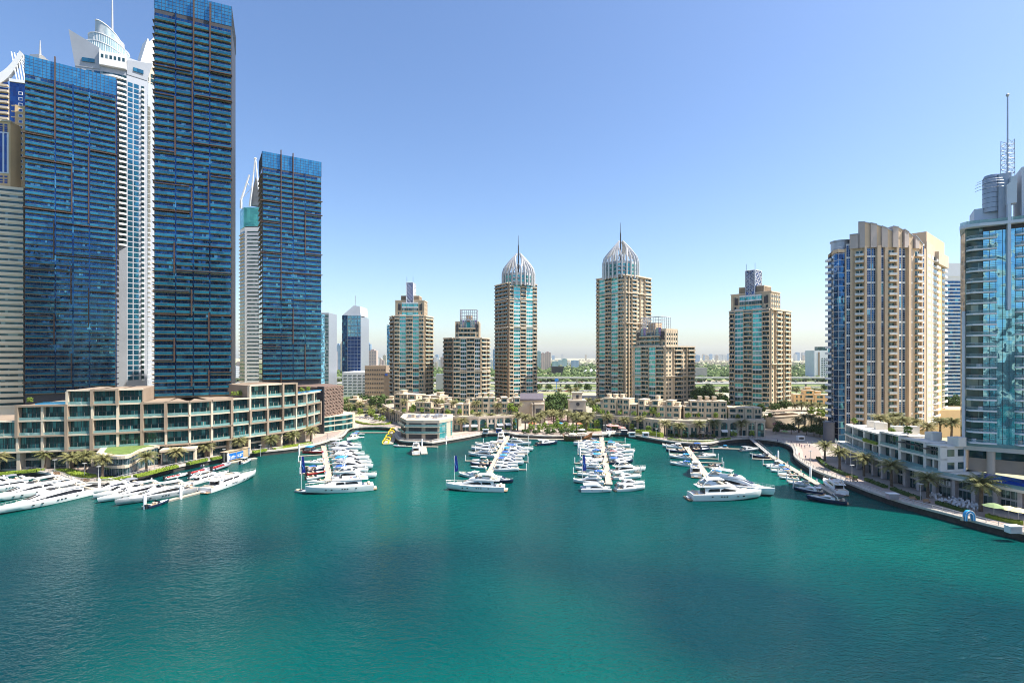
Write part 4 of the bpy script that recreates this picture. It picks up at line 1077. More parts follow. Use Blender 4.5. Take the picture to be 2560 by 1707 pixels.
# ---- octagonal restaurant on the quay
T = Thing('octagonal_restaurant', 'three storey octagonal restaurant with green glass balconies on the quay', 'building', (PX(1060,275), 285, GZ))
Y = 272; zr = ZY(1052, Y)
oc = [(PX(1000,Y+12),Y+14),(PX(1017,Y),Y),(PX(1059,Y-1),Y-1),(PX(1098,Y-1),Y-1),(PX(1112,Y+3),Y+3),(PX(1131,Y+10),Y+10),(PX(1131,Y+28),Y+28),(PX(1010,Y+30),Y+30)]
T.part('wall', MB().prism(oc, GZ, zr), M_cream)
T.part('roof_rim', MB().prism([( -46.5+(x+46.5)*1.02, 285+(y-285)*1.02) for x, y in oc], zr-1.0, zr+.5), M_cream)
for i, kinds in ((0,'b'),(1,'b'),(2,'b'),(3,'g'),(4,'p')):
    W = Wall(oc[i], oc[i+1])
    for f in range(3):
        z = GZ+.2+f*3.45
        if kinds == 'b':
            g = MB(); W.box(g, W.L*.12, W.L*.88, .02, .1, z+.05, z+2.85); T.part('opening', g, M_dark)
            if f: g = MB(); W.box(g, -.4, W.L+.4, 0, 1.7, z-.5, z-.15); g.k = 1; W.box(g, -.4, W.L+.4, 1.6, 1.68, z-.15, z+1.0); T.part('balcony', g, [M_cream, M_railg])
        elif kinds == 'g':
            g = MB(); W.box(g, .2, W.L-.1, .0, .15, z, z+3.1); T.part('window', g, G_teal)
    if kinds == 'p':
        g = MB(); 
        for k in range(8): W.box(g, .3, 1.6, 0, .15, GZ+1+k*1.15, GZ+1.9+k*1.15); W.box(g, W.L-1.9, W.L-.6, 0, .15, GZ+1+k*1.15, GZ+1.9+k*1.15)
        T.part('louvre', g, G_teal)
g = MB()
for k in range(9):
    x = PX(1020+k*11, 282); h = random.uniform(.6, 2.2); g.box(x, 283+random.uniform(-3,5), zr+.4, x+random.uniform(.8,2), 288, zr+.4+h)
T.part('roof_plant', g, M_alu)
g = MB().box(PX(1022,282),282,zr+.4,PX(1036,282),286,zr+2.4); T.part('roof_hut', g, M_cream)
g = MB(); g.tube([(PX(1062,280),280,zr+.4),(PX(1062,280),280,zr+5.5)], .12, 5); g.tube([(PX(1097,280),280,zr+.4),(PX(1097,280),280,zr+4)], .12, 5); T.part('aerial', g, M_alu)
# parking building beyond etc. : mid-distance blocks on the left of centre
def block(label, pa, pb, Y, ztop, depth, kind, zb=GZ, name='office_block', skew=0, cat='building'):
    p0, p1 = (PX(pa,Y),Y), (PX(pb,Y+skew),Y+skew); W = Wall(p0, p1)
    T = Thing(name, label, cat, (*W.pt(W.L/2,-depth/2,0)[:2], zb)); z1 = ZY(ztop, Y)
    m = {'white':M_white,'garage':M_mauve,'blue':M_white2,'plain':M_mauve,'mirror':M_alu,'pink':mat('pink_render',(.60,.45,.40),.85),'grey':M_grey,'cream':M_beige2}[kind]
    q = [p0, p1, W.pt(W.L,-depth,0)[:2], W.pt(0,-depth,0)[:2]]
    T.part('wall', MB().prism(q, zb, z1), m)
    return T, W, z1
T, W, z1 = block('white slatted podium of the blue curved tower', 856, 927, 560, 930, 40, 'white')
for i in range(7):
    for k in range(5):
        z = GZ+3+i*(z1-GZ-4)/7; g = MB(); W.box(g, W.L*(.04+.17*k), W.L*(.16+.17*k), 0, .12, z, z+1.1); T.many('window', g, [G_dark])
T.finish()
T, W, z1 = block('brown open sided parking deck beside the blue curved tower', 912, 965, 520, 914, 34, 'garage', name='parking_deck')
for i in range(7):
    for k in range(9):
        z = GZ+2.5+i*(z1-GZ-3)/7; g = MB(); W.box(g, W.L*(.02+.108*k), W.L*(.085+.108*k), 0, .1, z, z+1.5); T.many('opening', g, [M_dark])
T.finish()
T, W, z1 = block('plain brown service block left of the lattice box tower', 960, 979, 470, 931, 20, 'plain')
g = MB(); W.box(g, .8, 3.4, 0, .1, z1-3, z1-1); T.part('sign_panel', g, mat('sign_blue', (.05,.15,.6), .5))
T, W, z1 = block('blue glass tower with a curved roof rising beyond the podium', 855, 902, 600, 792, 34, 'mirror', name='curved_roof_tower', cat='tower')
z1 = ZY(785,600); zb_ = ZY(928,600)
fh = 4.1
for i in range(int((z1-zb_)/fh)):
    for k in range(4):
        z = zb_+i*fh; g = MB(); u0 = W.L*(.30+.175*k); W.box(g, u0+.3, u0+W.L*.175-.3, 0, .5, z, z+fh-.7); T.many('window', g, [G_sky if i > 9 else G_royal])
    g = MB(); W.box(g, .2, W.L*.28, 0, .3, z, z+fh-.1); T.many('side_glass', g, [G_blue])
g = MB(); P = W.pt; pp = [(0,z1-2)]+[(W.L*.62*math.sin(k/8*math.pi/2), z1-2+12*math.sin(k/8*math.pi/2)**1) for k in range(1,9)]+[(W.L*.95,z1+9),(W.L,z1-2)]
g.add([P(x,0,z) for x,z in pp]+[P(x,-30,z) for x,z in pp], [tuple(range(len(pp))), tuple(range(2*len(pp)-1,len(pp)-1,-1))]+[(i,i+len(pp),(i+1)%len(pp)+len(pp),(i+1)%len(pp)) for i in range(len(pp))])
T.part('curved_roof', g, M_white2)
g = MB(); g.tube([P(W.L*.65,-5,z1+8),P(W.L*.65,-5,z1+22)], .3, 5); T.part('aerial', g, M_alu)
T.finish()
T, W, z1 = block('mirror glass tower half hidden by the shortest dark glass tower', 796, 822, 520, 782, 24, 'mirror', name='office_tower', cat='tower')
for i in range(40):
    z = GZ+8+i*3.6
    if z > z1-3: break
    g = MB(); W.box(g, .3, W.L*.6, 0, .15, z, z+3.2); T.many('window', g, [G_sky]); g = MB(); W.box(g, W.L*.62, W.L*.97, 0, .15, z, z+2.8); T.many('window', g, [G_dark])
T.finish()
T, W, z1 = block('blue mirror tower peeping out left of the lattice box tower', 967, 990, 640, 812, 24, 'mirror', name='office_tower', cat='tower')
for i in range(50):
    z = GZ+8+i*3.6
    if z > z1-3: break
    g = MB(); W.box(g, .3, W.L-.3, 0, .15, z, z+3.3); T.many('window', g, [G_sky])
T.finish()
# ---------------------------------------------------------------- right: tan apartment tower
T = Thing('apartment_tower', 'broad tan apartment tower with stacked balconies and curved fin crown', 'tower', (190, 278, DZ))
Y = 262
arcp = [(PX(2079,Y+9),Y+9),(PX(2084,Y+3),Y+3),(PX(2096,Y-.5),Y-.5),(PX(2112,Y),Y)]
ft = [(PX(2112,Y),Y),(PX(2126,Y-1),Y-1),(PX(2158,Y-4),Y-4),(PX(2216,Y-5),Y-5),(PX(2240,Y-5),Y-5),(PX(2278,Y-3),Y-3),(PX(2314,Y),Y)]
sd = (PX(2361,290),290)
fh = 3.3; z0 = DZ+1; zt = ZY(622,Y); n = int((zt-z0)/fh)
T.part('wall', MB().prism(ft+[sd,(sd[0]-14,sd[1]+16),(188,292)], DZ-1, zt), M_tan)
T.part('glass_cylinder', MB().prism([arcp[0]]+arcp[1:]+[(PX(2112,Y),Y+14),(PX(2079,Y+14)+.5,Y+14)], GZ, ZY(630,Y)), G_blue)
g = MB()
for i in range(len(arcp)-1):
    W = Wall(arcp[i], arcp[i+1])
    for k in range(n+3): W.box(g, 0, W.L, 0, .06, GZ+4+k*3.3, GZ+4.25+k*3.3)
    W.box(g, 0, .1, 0, .1, GZ, ZY(630,Y))
T.part('glazing_bars', g, M_alu)
T.part('drum_cap', MB().prism([(a-.6,b-.8) for a,b in arcp]+[(PX(2112,Y),Y+14),(PX(2079,Y+14),Y+14)], ZY(632,Y), ZY(624,Y)), M_tan)
T.part('roof_drum', MB().lathe([(4.6,ZY(624,Y)),(4.6,ZY(600,Y)),(5.0,ZY(600,Y)),(5.0,ZY(597,Y))], PX(2102,Y+6), Y+6, 16), M_alu, smooth=40)
for i in range(n):      # balconies on the far left side
    z = z0+i*fh; g = MB(); x = arcp[0][0]; g.box(x-1.0,Y+8,z-.15,x+.5,Y+13,z+.15); g.box(x-1.0,Y+8,z+.15,x-.88,Y+13,z+1.1); g.box(x-1.0,Y+7.9,z+.15,x+.3,Y+8.0,z+1.1); T.many('balcony', g, [M_white])
F = [Wall(ft[i], ft[i+1]) for i in range(len(ft)-1)]
def wpx(px):
    """wall and distance along it for a pixel column"""
    k = (px-1280)/1280
    for W in F:
        u = (k*W.p.y-W.p.x)/(W.u.x-k*W.u.y)
        if -.01 <= u <= W.L+.01: return W, u
    return (F[0], 0) if px < 2200 else (F[-1], F[-1].L)
def col(pa, pb, kind):
    Wa, ua = wpx((pa+pb)/2); hw = (pb-pa)/2*Wa.p.y/1280
    a, c = ua-hw, ua+hw
    for i in range(n):
        z = z0+i*fh
        if kind == 'w':
            if i % 2 == 0:
                g = MB(); Wa.box(g, a, c, 0, .14, z+.2, z+2*fh-.75); g.k = 1; m_ = max(1, round((c-a)/1.0))
                for q in range(0, m_+1): x = a+(c-a)*q/m_; Wa.box(g, x-.05, x+.05, .14, .2, z+.2, z+2*fh-.75)
                for q in range(1, 5): zz = z+.2+(2*fh-.95)*q/5; Wa.box(g, a, c, .14, .19, zz-.04, zz+.04)
                g.k = 2; Wa.box(g, a-.15, c+.15, 0, .3, z+2*fh-.75, z+2*fh+.15)
                T.many('window', g, [G_blue, M_white2, M_white])
        elif kind == 'b':
            g = MB(); Wa.box(g, a+.2, c-.2, 0, .1, z+.1, z+2.6); g.k = 1; Wa.box(g, (a+c)/2-.1, (a+c)/2+.1, .1, .2, z+.1, z+2.6); T.many('balcony_window', g, [G_dark, M_white])
            g = MB(); Wa.box(g, a-.3, c+.3, 0, 1.9, z-.25, z+.08); g.k = 1; Wa.box(g, a-.3, c+.3, 1.8, 1.9, z+.08, z+.25); Wa.box(g, a-.3, c+.3, 1.8, 1.88, z+.9, z+1.05)
            m_ = 6
            for q in range(m_+1): x = a-.3+(c-a+.6)*q/m_; Wa.box(g, x-.06, x+.06, 1.8, 1.88, z+.2, z+1.0)
            g.k = 2; Wa.box(g, a-.25, c+.25, 1.82, 1.85, z+.25, z+.9)
            T.many('balcony', g, [M_tan, M_white, mat('rail_panel', (.6,.62,.62), .3)])
for a, c, k in ((2117,2125,'w'),(2141,2156,'b'),(2167,2176,'w'),(2179,2187,'w'),(2200,2208,'w'),(2219,2235,'b'),(2245,2253,'w'),(2255,2262,'w'),(2274,2280,'w'),(2285,2300,'b'),(2304,2310,'w')): col(a, c, k)
g = MB()
for a, c, d in ((2126,2131,.9),(2158,2164,1.3),(2189,2198,1.6),(2209,2217,1.2),(2237,2243,1.3),(2264,2272,1.6),(2300,2303,.8)):
    W, u = wpx((a+c)/2); hw = (c-a)/2*W.p.y/1280; W.box(g, u-hw, u+hw, 0, d, DZ, zt+.5)
T.part('piers', g, M_tan)
def fincrown(pa, pb, ya, yb, steps, extra):
    for k in range(steps):
        t0_, t1_ = k/steps, (k+1)/steps; a, c = pa+(pb-pa)*t0_, pa+(pb-pa)*t1_
        zA = ZY(ya+(yb-ya)*t0_**1.6, Y); W, u = wpx((a+c)/2); hw = (c-a)/2*W.p.y/1280; g = MB()
        z1 = ZY(ya+(yb-ya)*(t1_**1.6), Y); d = 1.4 if k % 2 == 0 else .6
        P = W.pt; b_ = zt-.5
        g.hexa([P(u-hw,-4,b_),P(u-hw,d,b_),P(u+hw,d,b_),P(u+hw,-4,b_),P(u-hw,-4,zA),P(u-hw,d,zA),P(u+hw,d,z1),P(u+hw,-4,z1)])
        T.part('crown_fin', g, M_tan if k % 2 else M_lilac)
        g = MB(); g.hexa([P(u-hw,-4.2,zA),P(u-hw,d+.3,zA),P(u+hw,d+.3,z1),P(u+hw,-4.2,z1),P(u-hw,-4.2,zA+.35),P(u-hw,d+.3,zA+.35),P(u+hw,d+.3,z1+.35),P(u+hw,-4.2,z1+.35)]); T.part('coping', g, M_alu)
fincrown(2126, 2147, 590, 590, 1, 0); fincrown(2147, 2228, 561, 585, 6, 0); fincrown(2228, 2306, 574, 613, 6, 0)
WS = Wall(ft[-1], sd)
g = MB(); WS.box(g, 2, WS.L, -12, 0, zt-1, ZY(577,Y)); T.part('crown_block', g, M_tan)
g = MB(); WS.box(g, WS.L*.02, WS.L*.42, 0, .3, DZ, zt+4); T.part('side_pier', g, M_cream)
for i in range(n):
    z = z0+i*fh
    for u0, u1, k in ((.1,.2,'w'),(.28,.36,'w'),(.36,.56,'b'),(.82,.98,'b')):
        a, c = u0*WS.L, u1*WS.L
        g = MB(); WS.box(g, a, c, .3 if u0 < .3 else 0, .36, z+.6, z+2.4); T.many('side_window', g, [G_dark if k == 'b' else M_white])
        if k == 'b': g = MB(); WS.box(g, a, c, 0, 1.7, z-.2, z+.1); WS.box(g, a, c, 1.6, 1.7, z+.1, z+1.0); T.many('side_balcony', g, [M_white])
g = MB(); WS.box(g, WS.L*.60, WS.L*.78, 0, .5, DZ, zt-6); T.part('side_recess', g, M_ochre)
g = MB(); WS.box(g, WS.L*.44, WS.L*1.0, -8, 1.9, zt-5.5, zt+1); T.part('side_lintel', g, M_cream)
T.finish()
mb = MB(); mb.box(216,280,GZ,262,300,ZY(1022,285)); solo('boundary_wall', mb, M_ochre, 'ochre garden wall between the tan tower and the blue glass tower', 'wall')
# striped glass tower seen between
T, W, z1 = block('pale blue striped tower seen between the tan and the blue glass tower', 2354, 2412, 470, 688, 40, 'white', name='striped_tower', cat='tower')
for i in range(60):
    z = 8+i*3.3
    if z > z1-6: break
    g = MB(); W.box(g, .2, W.L, 0, .2, z, z+2.0); T.many('window', g, [G_blue])
g = MB(); W.box(g, 0, W.L*.9, -30, .5, z1-1, z1+6); W.box(g, W.L*.3, W.L, -30, .5, z1+6, z1+11); T.part('stepped_roof', g, M_white2); T.finish()

# ---------------------------------------------------------------- right: blue glass tower with bowed balconies
T = Thing('glass_apartment_tower', 'sky blue glass tower with tapering balconies and lattice mast at the right edge', 'tower', (165, 170, 9))
p0 = (PX(2413,165),165.0); u_ = Vector((.82,-.572)).normalized(); n_ = Vector((u_.y,-u_.x))
def F_(s, d=0): q = Vector(p0)+u_*s+n_*d; return (q.x, q.y)
Ltot = 60
p1 = F_(Ltot); b0 = (PX(2401,175),175); zb = 17.6; zt = ZY(574,165)
T.part('wall', MB().prism([F_(0), F_(4.6), F_(Ltot), F_(Ltot,-15), F_(2,-15), b0], zb, zt), G_dark)
W = Wall(F_(4.2), F_(Ltot)); fh = 3.4; n = int((zt-zb)/fh)
for i in range(n):
    z = zb+i*fh; k = 0; x = 0
    while x < W.L-1:
        g = MB(); W.box(g, x+.05, min(x+1.45, W.L)-.03, -.1, .5, z+.05, z+fh-.6); g.k = 1
        W.box(g, x+.05, min(x+1.45,W.L)-.03, -.1, .5, z+fh-.52, z+fh-.02); x += 1.5
        T.many('glass_panel', g, [G_sky, G_sky])
g = MB(); W.box(g, 0, W.L, -.1, .42, zb, zt)
T.part('glazing_frame', g, M_dark)
def bal(u0, u1, d, z, rd=1.0, soff=True):
    g = MB(); N = 10; pts = []
    for k in range(N+1):
        t = k/N; u = u0+(u1-u0)*t; dd = d*(1-.55*t)*min(1, (t/.18)**.5 if t < .18 else 1)+.1
        pts.append(F_(u, dd))
    poly = pts+[F_(u1,0), F_(u0,0)]
    g.prism(poly, z-.26, z+.2); g.k = 1
    for k in range(N): w_ = Wall(pts[k], pts[k+1]); w_.box(g, 0, w_.L, -.08, -.03, z+.2, z+1.0)
    g.k = 2
    for k in range(N): w_ = Wall(pts[k], pts[k+1]); w_.box(g, 0, w_.L, -.1, 0, z+1.0, z+1.08)
    if random.random() < .6:
        g.k = 3; x = random.uniform(u0+1, (u0+u1)/2); q = F_(x, .9); g.box(q[0],q[1],z+.16,q[0]+random.uniform(.6,1.6),q[1]+.6,z+random.uniform(.6,1.3))
    T.part('balcony', g, [M_white, M_clear, M_alu, random.choice((M_cream, M_brown, M_white))])
for i in range(n):
    z = zb+1.2+i*fh
    bal(.2, 7.4, 2.2, z); bal(11.2, 18, 1.9, z+.2)
g = MB()      # roof slab
rp = [F_(-1.5,1.0), F_(0,3.0), F_(3,3.4), F_(7,2.6), F_(Ltot,2.2), F_(Ltot,-15), b0]
g.prism(rp, zt, zt+.9); T.part('roof_slab', g, M_white2)
g = MB(); 
for k in range(4): w_ = Wall(rp[k], rp[k+1]); w_.box(g, 0, w_.L, -.3, -.22, zt+.9, zt+2.0)
T.part('roof_balustrade', g, M_railg)
def lift(z, a, c, d0, d1, zz, m, nm): g = MB(); g.prism([F_(a,d0), F_(c,d0), F_(c,d1), F_(a,d1)], z, zz); T.part(nm, g, m)
lift(zt+.9, 2.5, 8.0, -2.5, -12, ZY(522,165), M_white2, 'penthouse')
lift(zt+.9, 8.0, 11.0, -1, -12, ZY(440,163), M_alu, 'plant_tower'); lift(zt+.9, 13.2, 30, -.5, -12, ZY(424,160), M_white2, 'plant_tower')
g = MB(); c_ = F_(6.8,-3.2); g.lathe([(2.3,ZY(530,163)),(2.3,ZY(446,163)),(1.9,ZY(438,163))], c_[0], c_[1], 18); g.k = 1
for k in range(7): z = ZY(520,163)+(ZY(446,163)-ZY(520,163))*k/6; g.lathe([(2.34,z-.05),(2.34,z+.05)], c_[0], c_[1], 18)
T.part('stair_drum', g, [M_alu, M_dark], smooth=40)
g = MB(); 
for zz, r in ((ZY(452,163),3.6),(ZY(458,163),3.9),(ZY(466,163),4.1),(ZY(474,163),4.1)):
    g.tube([(c_[0]+r*math.cos(R(a)), c_[1]+r*math.sin(R(a)), zz) for a in range(150,285,15)], .08, 4)
T.part('ring_rail', g, M_alu)
g = MB(); W_ = Wall(F_(9.6,2.4), F_(10.4,2.4)); zz0, zz1 = ZY(778,163), ZY(520,163)
W_.box(g, 0, .75, -2, 0, zz0, zz1); 
for (a, c, za, zb_) in ((0,2.2,zz1,zz1+6),(.4,2.4,zz1+6,ZY(470,163)),(.8,2.2,ZY(470,163),ZY(455,163))): W_.box(g, a, c, -4, -1, za, zb_)
T.part('sail_fin', g, M_white2)
g = MB(); mc = F_(10.6,-4); zA, zB, zC = ZY(460,163), ZY(330,163), ZY(245,163)
for sx, sy in ((-1,-1),(1,-1),(1,1),(-1,1)): g.tube([(mc[0]+sx*1.2,mc[1]+sy*1.2,zA-8),(mc[0]+sx*1.1,mc[1]+sy*1.1,zB-3)], .11, 4)
K = 9
for k in range(K):
    za, zb_ = zA+(zB-3-zA)*k/K, zA+(zB-3-zA)*(k+1)/K
    for (a, c) in (((-1,-1),(1,-1)),((1,-1),(1,1)),((1,1),(-1,1)),((-1,1),(-1,-1))):
        A, C = (a, c) if k % 2 else (c, a)
        g.tube([(mc[0]+A[0]*1.15,mc[1]+A[1]*1.15,za),(mc[0]+C[0]*1.15,mc[1]+C[1]*1.15,zb_)], .07, 4)
        g.tube([(mc[0]+A[0]*1.15,mc[1]+A[1]*1.15,za),(mc[0]+C[0]*1.15,mc[1]+C[1]*1.15,za)], .07, 4)
g.tube([(mc[0],mc[1],zB-14),(mc[0],mc[1],zC)], .26, 6, .2); g.lathe([(.3,zC),(.5,zC+.5),(.2,zC+1)], mc[0], mc[1], 8)
T.part('lattice_mast', g, M_alu)
# undercroft with columns over the pool
g = MB(); g.prism([F_(-.3,.6), F_(Ltot,.6), F_(Ltot,-14), F_(0,-14)], zb-1.4, zb); T.part('transfer_slab', g, M_chrome)
g = MB(); g.prism([F_(-.6,.9), F_(Ltot,.9), F_(Ltot,.7), F_(-.6,.7)], zb, zb+1.2); T.part('terrace_balustrade', g, M_railg)
g = MB(); g.prism([F_(1.2,-3.5), F_(Ltot,-3.5), F_(Ltot,-14), F_(1.2,-14)], 9, zb-1.4); T.part('undercroft_wall', g, M_cream)
g = MB(); w_ = Wall(F_(1.4,-3.5), F_(Ltot,-3.5)); w_.box(g, 0, w_.L, 0, .12, zb-4.3, zb-1.5); T.part('undercroft_window', g, G_pod)
for s in (6.2, 15.2): 
    q = F_(s,-.6); T.part('column', MB().lathe([(1.05,9),(1.05,zb-1.4)], q[0], q[1], 18), M_cream, smooth=40)
q = F_(-.4,.1); g = MB().box(q[0]-.28,q[1]-.3,9,q[0]+.28,q[1]+.3,ZY(778,165)); T.part('edge_post', g, M_white2)
T.finish()

# ---------------------------------------------------------------- right: shop podium with terraces
RP = smooth_line([(143.5,226),(139.5,217),(135.5,203),(133.2,185),(133.4,167),(136,158),(139.5,147),(146,133),(156,118),(170,100)], 3)
RPw = walk(RP, 5.4)
T = Thing('terrace_podium', 'curved two storey shop podium with grey pillars along the right promenade', 'building', (142, 180, GZ))
core = MB(); edge = MB()
for i in range(len(RPw)-1):
    W = Wall(RPw[i], RPw[i+1]); q = W.pt
    core.hexa([(*q(0,-1.6,0)[:2],GZ-.2),(*q(W.L,-1.6,0)[:2],GZ-.2),(*q(W.L,-16,0)[:2],GZ-.2),(*q(0,-16,0)[:2],GZ-.2),(*q(0,-1.6,0)[:2],8.4),(*q(W.L,-1.6,0)[:2],8.4),(*q(W.L,-16,0)[:2],8.4),(*q(0,-16,0)[:2],8.4)])
    W.box(edge, -.1, W.L+.1, -16, .9, 8.4, 9.15)
    g = MB(); W.box(g, .6, W.L-.4, -1.6, -1.45, GZ+.1, 5.2); W.box(g, .6, W.L-.4, -1.6, -1.45, 5.8, 8.3); g.k = 1
    for k in range(5): x = .6+(W.L-1)*k/4; W.box(g, x-.05, x+.05, -1.45, -1.35, GZ+.1, 8.3)
    W.box(g, .4, W.L-.4, -1.6, -1.1, 5.2, 5.75)
    T.many('shop_window', g, [G_dark, M_alu])
    g = MB(); W.box(g, -.5, .5, -1.7, .1, GZ, 8.4); T.many('pillar', g, [M_mauve if i % 1 else M_white2 if False else mat('grey_stone', (.50,.46,.46), .8)])
    g = MB(); W.box(g, 0, W.L, .75, .82, 9.15, 10.2); T.many('balustrade', g, [M_railg])
T.part('wall', core, M_dark); T.part('deck_edge', edge, M_ivory); T.finish()
# infinity pool
pp = [p for p in RPw if 110 < p.y < 157]; o1 = offset_line([tuple(p) for p in pp], 1.2); o2 = offset_line([tuple(p) for p in pp], 6.5)
mb = MB(); poly = o1+o2[::-1]; 
T = Thing('infinity_pool', 'royal blue tiled infinity pool under the glass tower', 'pool', (142, 148, 9.2))
vv = MB().prism(poly[::-1], 9.16, 10.75) ; T.part('basin', vv, mat('blue_tile', (.01,.07,.42), .15, var=.15, scale=2.0))
T.part('water_sheet', MB().prism([(x*.999+.15,y) for x,y in poly][::-1], 10.76, 10.80), mat('pool_royal', (.01,.05,.28), .04, var=.1, spec=.8))
# terraced houses on it
def terrace_unit(label, i0, i1, setback, zt, mw, canopy, seed):
    rnd = random.Random(seed); a, c = RPw[i0], RPw[i1]; W = Wall(a, c); T = Thing('terrace_house', label, 'house', (*W.pt(W.L/2,-setback-5,0)[:2], 9.15))
    L = W.L; s = setback
    g = MB(); W.box(g, .1, L-.1, -12.5, -s-1.4, 9.15, zt-.5); T.part('wall', g, mw)
    g = MB(); nrow = 2; hh = (zt-9.15)/nrow
    for r in range(nrow+1): W.box(g, 0, L, -s-2, -s+ (.9 if r < nrow else .5), 9.15+hh*r-.35, 9.15+hh*r+.25)
    W.box(g, 0, .7, -s-2, -s+.6, 9.15, zt); W.box(g, L-.7, L, -s-2, -s+.6, 9.15, zt)
    if nrow: W.box(g, L*.48, L*.48+.5, -s-2, -s+.3, 9.15, 9.15+hh)
    T.part('frame', g, M_ivory)
    for r in range(nrow):
        z = 9.15+hh*r; g = MB(); W.box(g, .8, L-.8, -s-1.4, -s-1.25, z+.3, z+hh-.5); g.k = 1
        for k in range(6): x = .8+(L-1.6)*k/5; W.box(g, x-.05, x+.05, -s-1.25, -s-1.15, z+.3, z+hh-.5)
        T.part('window', g, [G_pod, M_alu])
        g = MB(); W.box(g, .7, L-.7, -s+.7, -s+.76, z+.25, z+1.25); T.part('balustrade', g, M_railg)
    g = MB(); W.box(g, 0, L, -12.5, -s-1.3, zt-.5, zt+.02); T.part('roof', g, M_ivory)
    Ws = Wall(W.pt(L-.1,-s-1.4,0)[:2], W.pt(L-.1,-12.5,0)[:2])
    for q in range(2):
        for r in range(2): g = MB(); Ws.box(g, .8+q*4, 3.4+q*4, 0, .08, 10+r*hh, 12.2+r*hh); T.part('side_window', g, G_dark)
    if canopy:
        g = MB(); z = zt-1.3; 
        for k in range(9): W.box(g, .5+k*(L-1)/9, .7+k*(L-1)/9, -s, -s+2.4, z, z+.18)
        W.box(g, .4, L-.4, -s+2.3, -s+2.45, z-.05, z+.25); T.part('slatted_canopy', g, M_dark)
    g = MB(); x = rnd.uniform(.2,.5)*L; W.box(g, x, x+2.4, -13, -9, zt, zt+2.6); W.box(g, x+3.2, x+4.4, -11, -8, zt, zt+2.9); T.part('roof_hut', g, M_ivory)
    T.finish(); return T
idx = [i for i, p in enumerate(RPw) if p.y < 222]; i0 = idx[0]
units = [('white terraced house at the far end of the right podium', 2, 17.0, M_ivory, False),('terraced house second from the far end with open loggias', 2, 17.2, M_ivory, False),
         ('terraced house with a green hedge along its balcony', 2, 17.3, M_ivory, False),('terraced house with red brown screen beside its window', 2, 18.4, M_ivory, False),
         ('terraced house with dark slatted canopies, second from the blue glass tower', 2, 17.8, M_ivory, True),
         ('terraced house with roof pergola hard against the blue glass tower', 1, 17.4, M_ivory, True)]
i = i0
UN = []
for k, (lab, m_, zt_, mw, can) in enumerate(units):
    UN.append((i, i+m_)); terrace_unit(lab, i, i+m_, 3.0, zt_, mw, can, k); i += m_
# dark corner shop block beyond and the small arched sign on the quay
g = MB(); cc_ = (PX(2078,262), 264); g.lathe([(2.6,GZ),(2.6,12.0),(2.8,12.0),(2.8,12.6),(0.1,12.6)], cc_[0], cc_[1], 20); g.k = 1
solo('corner_rotunda', g, [mat('slate_cladding', (.12,.13,.16), .6)], 'dark grey rounded corner block below the tan tower', 'building', smooth=35)
# ---------------------------------------------------------------- beyond the marina: parkland, roads, woods, skyline
M_park, nt, b = _m('parkland'); g = nt.nodes.new('ShaderNodeNewGeometry')
n1 = nt.nodes.new('ShaderNodeTexNoise'); n1.inputs['Scale'].default_value = .006; n1.inputs['Detail'].default_value = 8; n1.inputs['Roughness'].default_value = .7
mp = nt.nodes.new('ShaderNodeMapping'); mp.inputs['Scale'].default_value = (.5,1,1); nt.links.new(g.outputs['Position'], mp.inputs['Vector']); nt.links.new(mp.outputs[0], n1.inputs['Vector'])
cr = nt.nodes.new('ShaderNodeValToRGB'); e = cr.color_ramp.elements
e[0].position = .38; e[0].color = (.09,.14,.04,1); e[1].position = .62; e[1].color = (.46,.38,.26,1)
x = cr.color_ramp.elements.new(.5); x.color = (.16,.21,.05,1)
nt.links.new(n1.outputs['Fac'], cr.inputs[0]); nt.links.new(cr.outputs[0], b.inputs['Base Color']); b.inputs['Roughness'].default_value = .95
mb = MB().quad((-4000,520,GZ-.08),(4000,520,GZ-.08),(6000,3400,GZ-.08),(-6000,3400,GZ-.08)); struct('parkland', mb, M_park)
M_asph = mat('asphalt', (.20,.19,.19), .9, var=.15, scale=.05); M_conc = mat('pale_concrete', (.52,.50,.47), .85, var=.1, scale=.05); M_paint = mat('road_paint', (.8,.8,.78), .7)
def road(y0, y1, wid, z=GZ-.03, name='road', m=None, xs=(-3000,3000), bend=0):
    mb = MB(); N = 24
    def P(t, s): x = xs[0]+(xs[1]-xs[0])*t; y = y0+(y1-y0)*t+bend*math.sin(t*math.pi*4); return (x, y+s, z)
    for i in range(N): mb.quad(P(i/N,0), P((i+1)/N,0), P((i+1)/N,wid), P(i/N,wid))
    struct(name, mb, m or M_asph)
    mb = MB()
    for s in ((.5, wid-.8) if wid < 12 else (.5, wid*.33, wid*.66, wid-.8)):
        for i in range(N): a, c, d, e_ = P(i/N,s), P((i+1)/N,s), P((i+1)/N,s+.35), P(i/N,s+.35); mb.quad(*[(p[0],p[1],p[2]+.02) for p in (a,c,d,e_)])
    struct('road_markings', mb, M_paint)
road(560, 575, 14, bend=8); road(640, 660, 30); road(705, 720, 22, bend=14); road(860, 900, 34)
mb = MB().quad((-10,520,GZ-.05),(420,520,GZ-.05),(420,545,GZ-.05),(-10,545,GZ-.05)); struct('side_road', mb, M_asph)
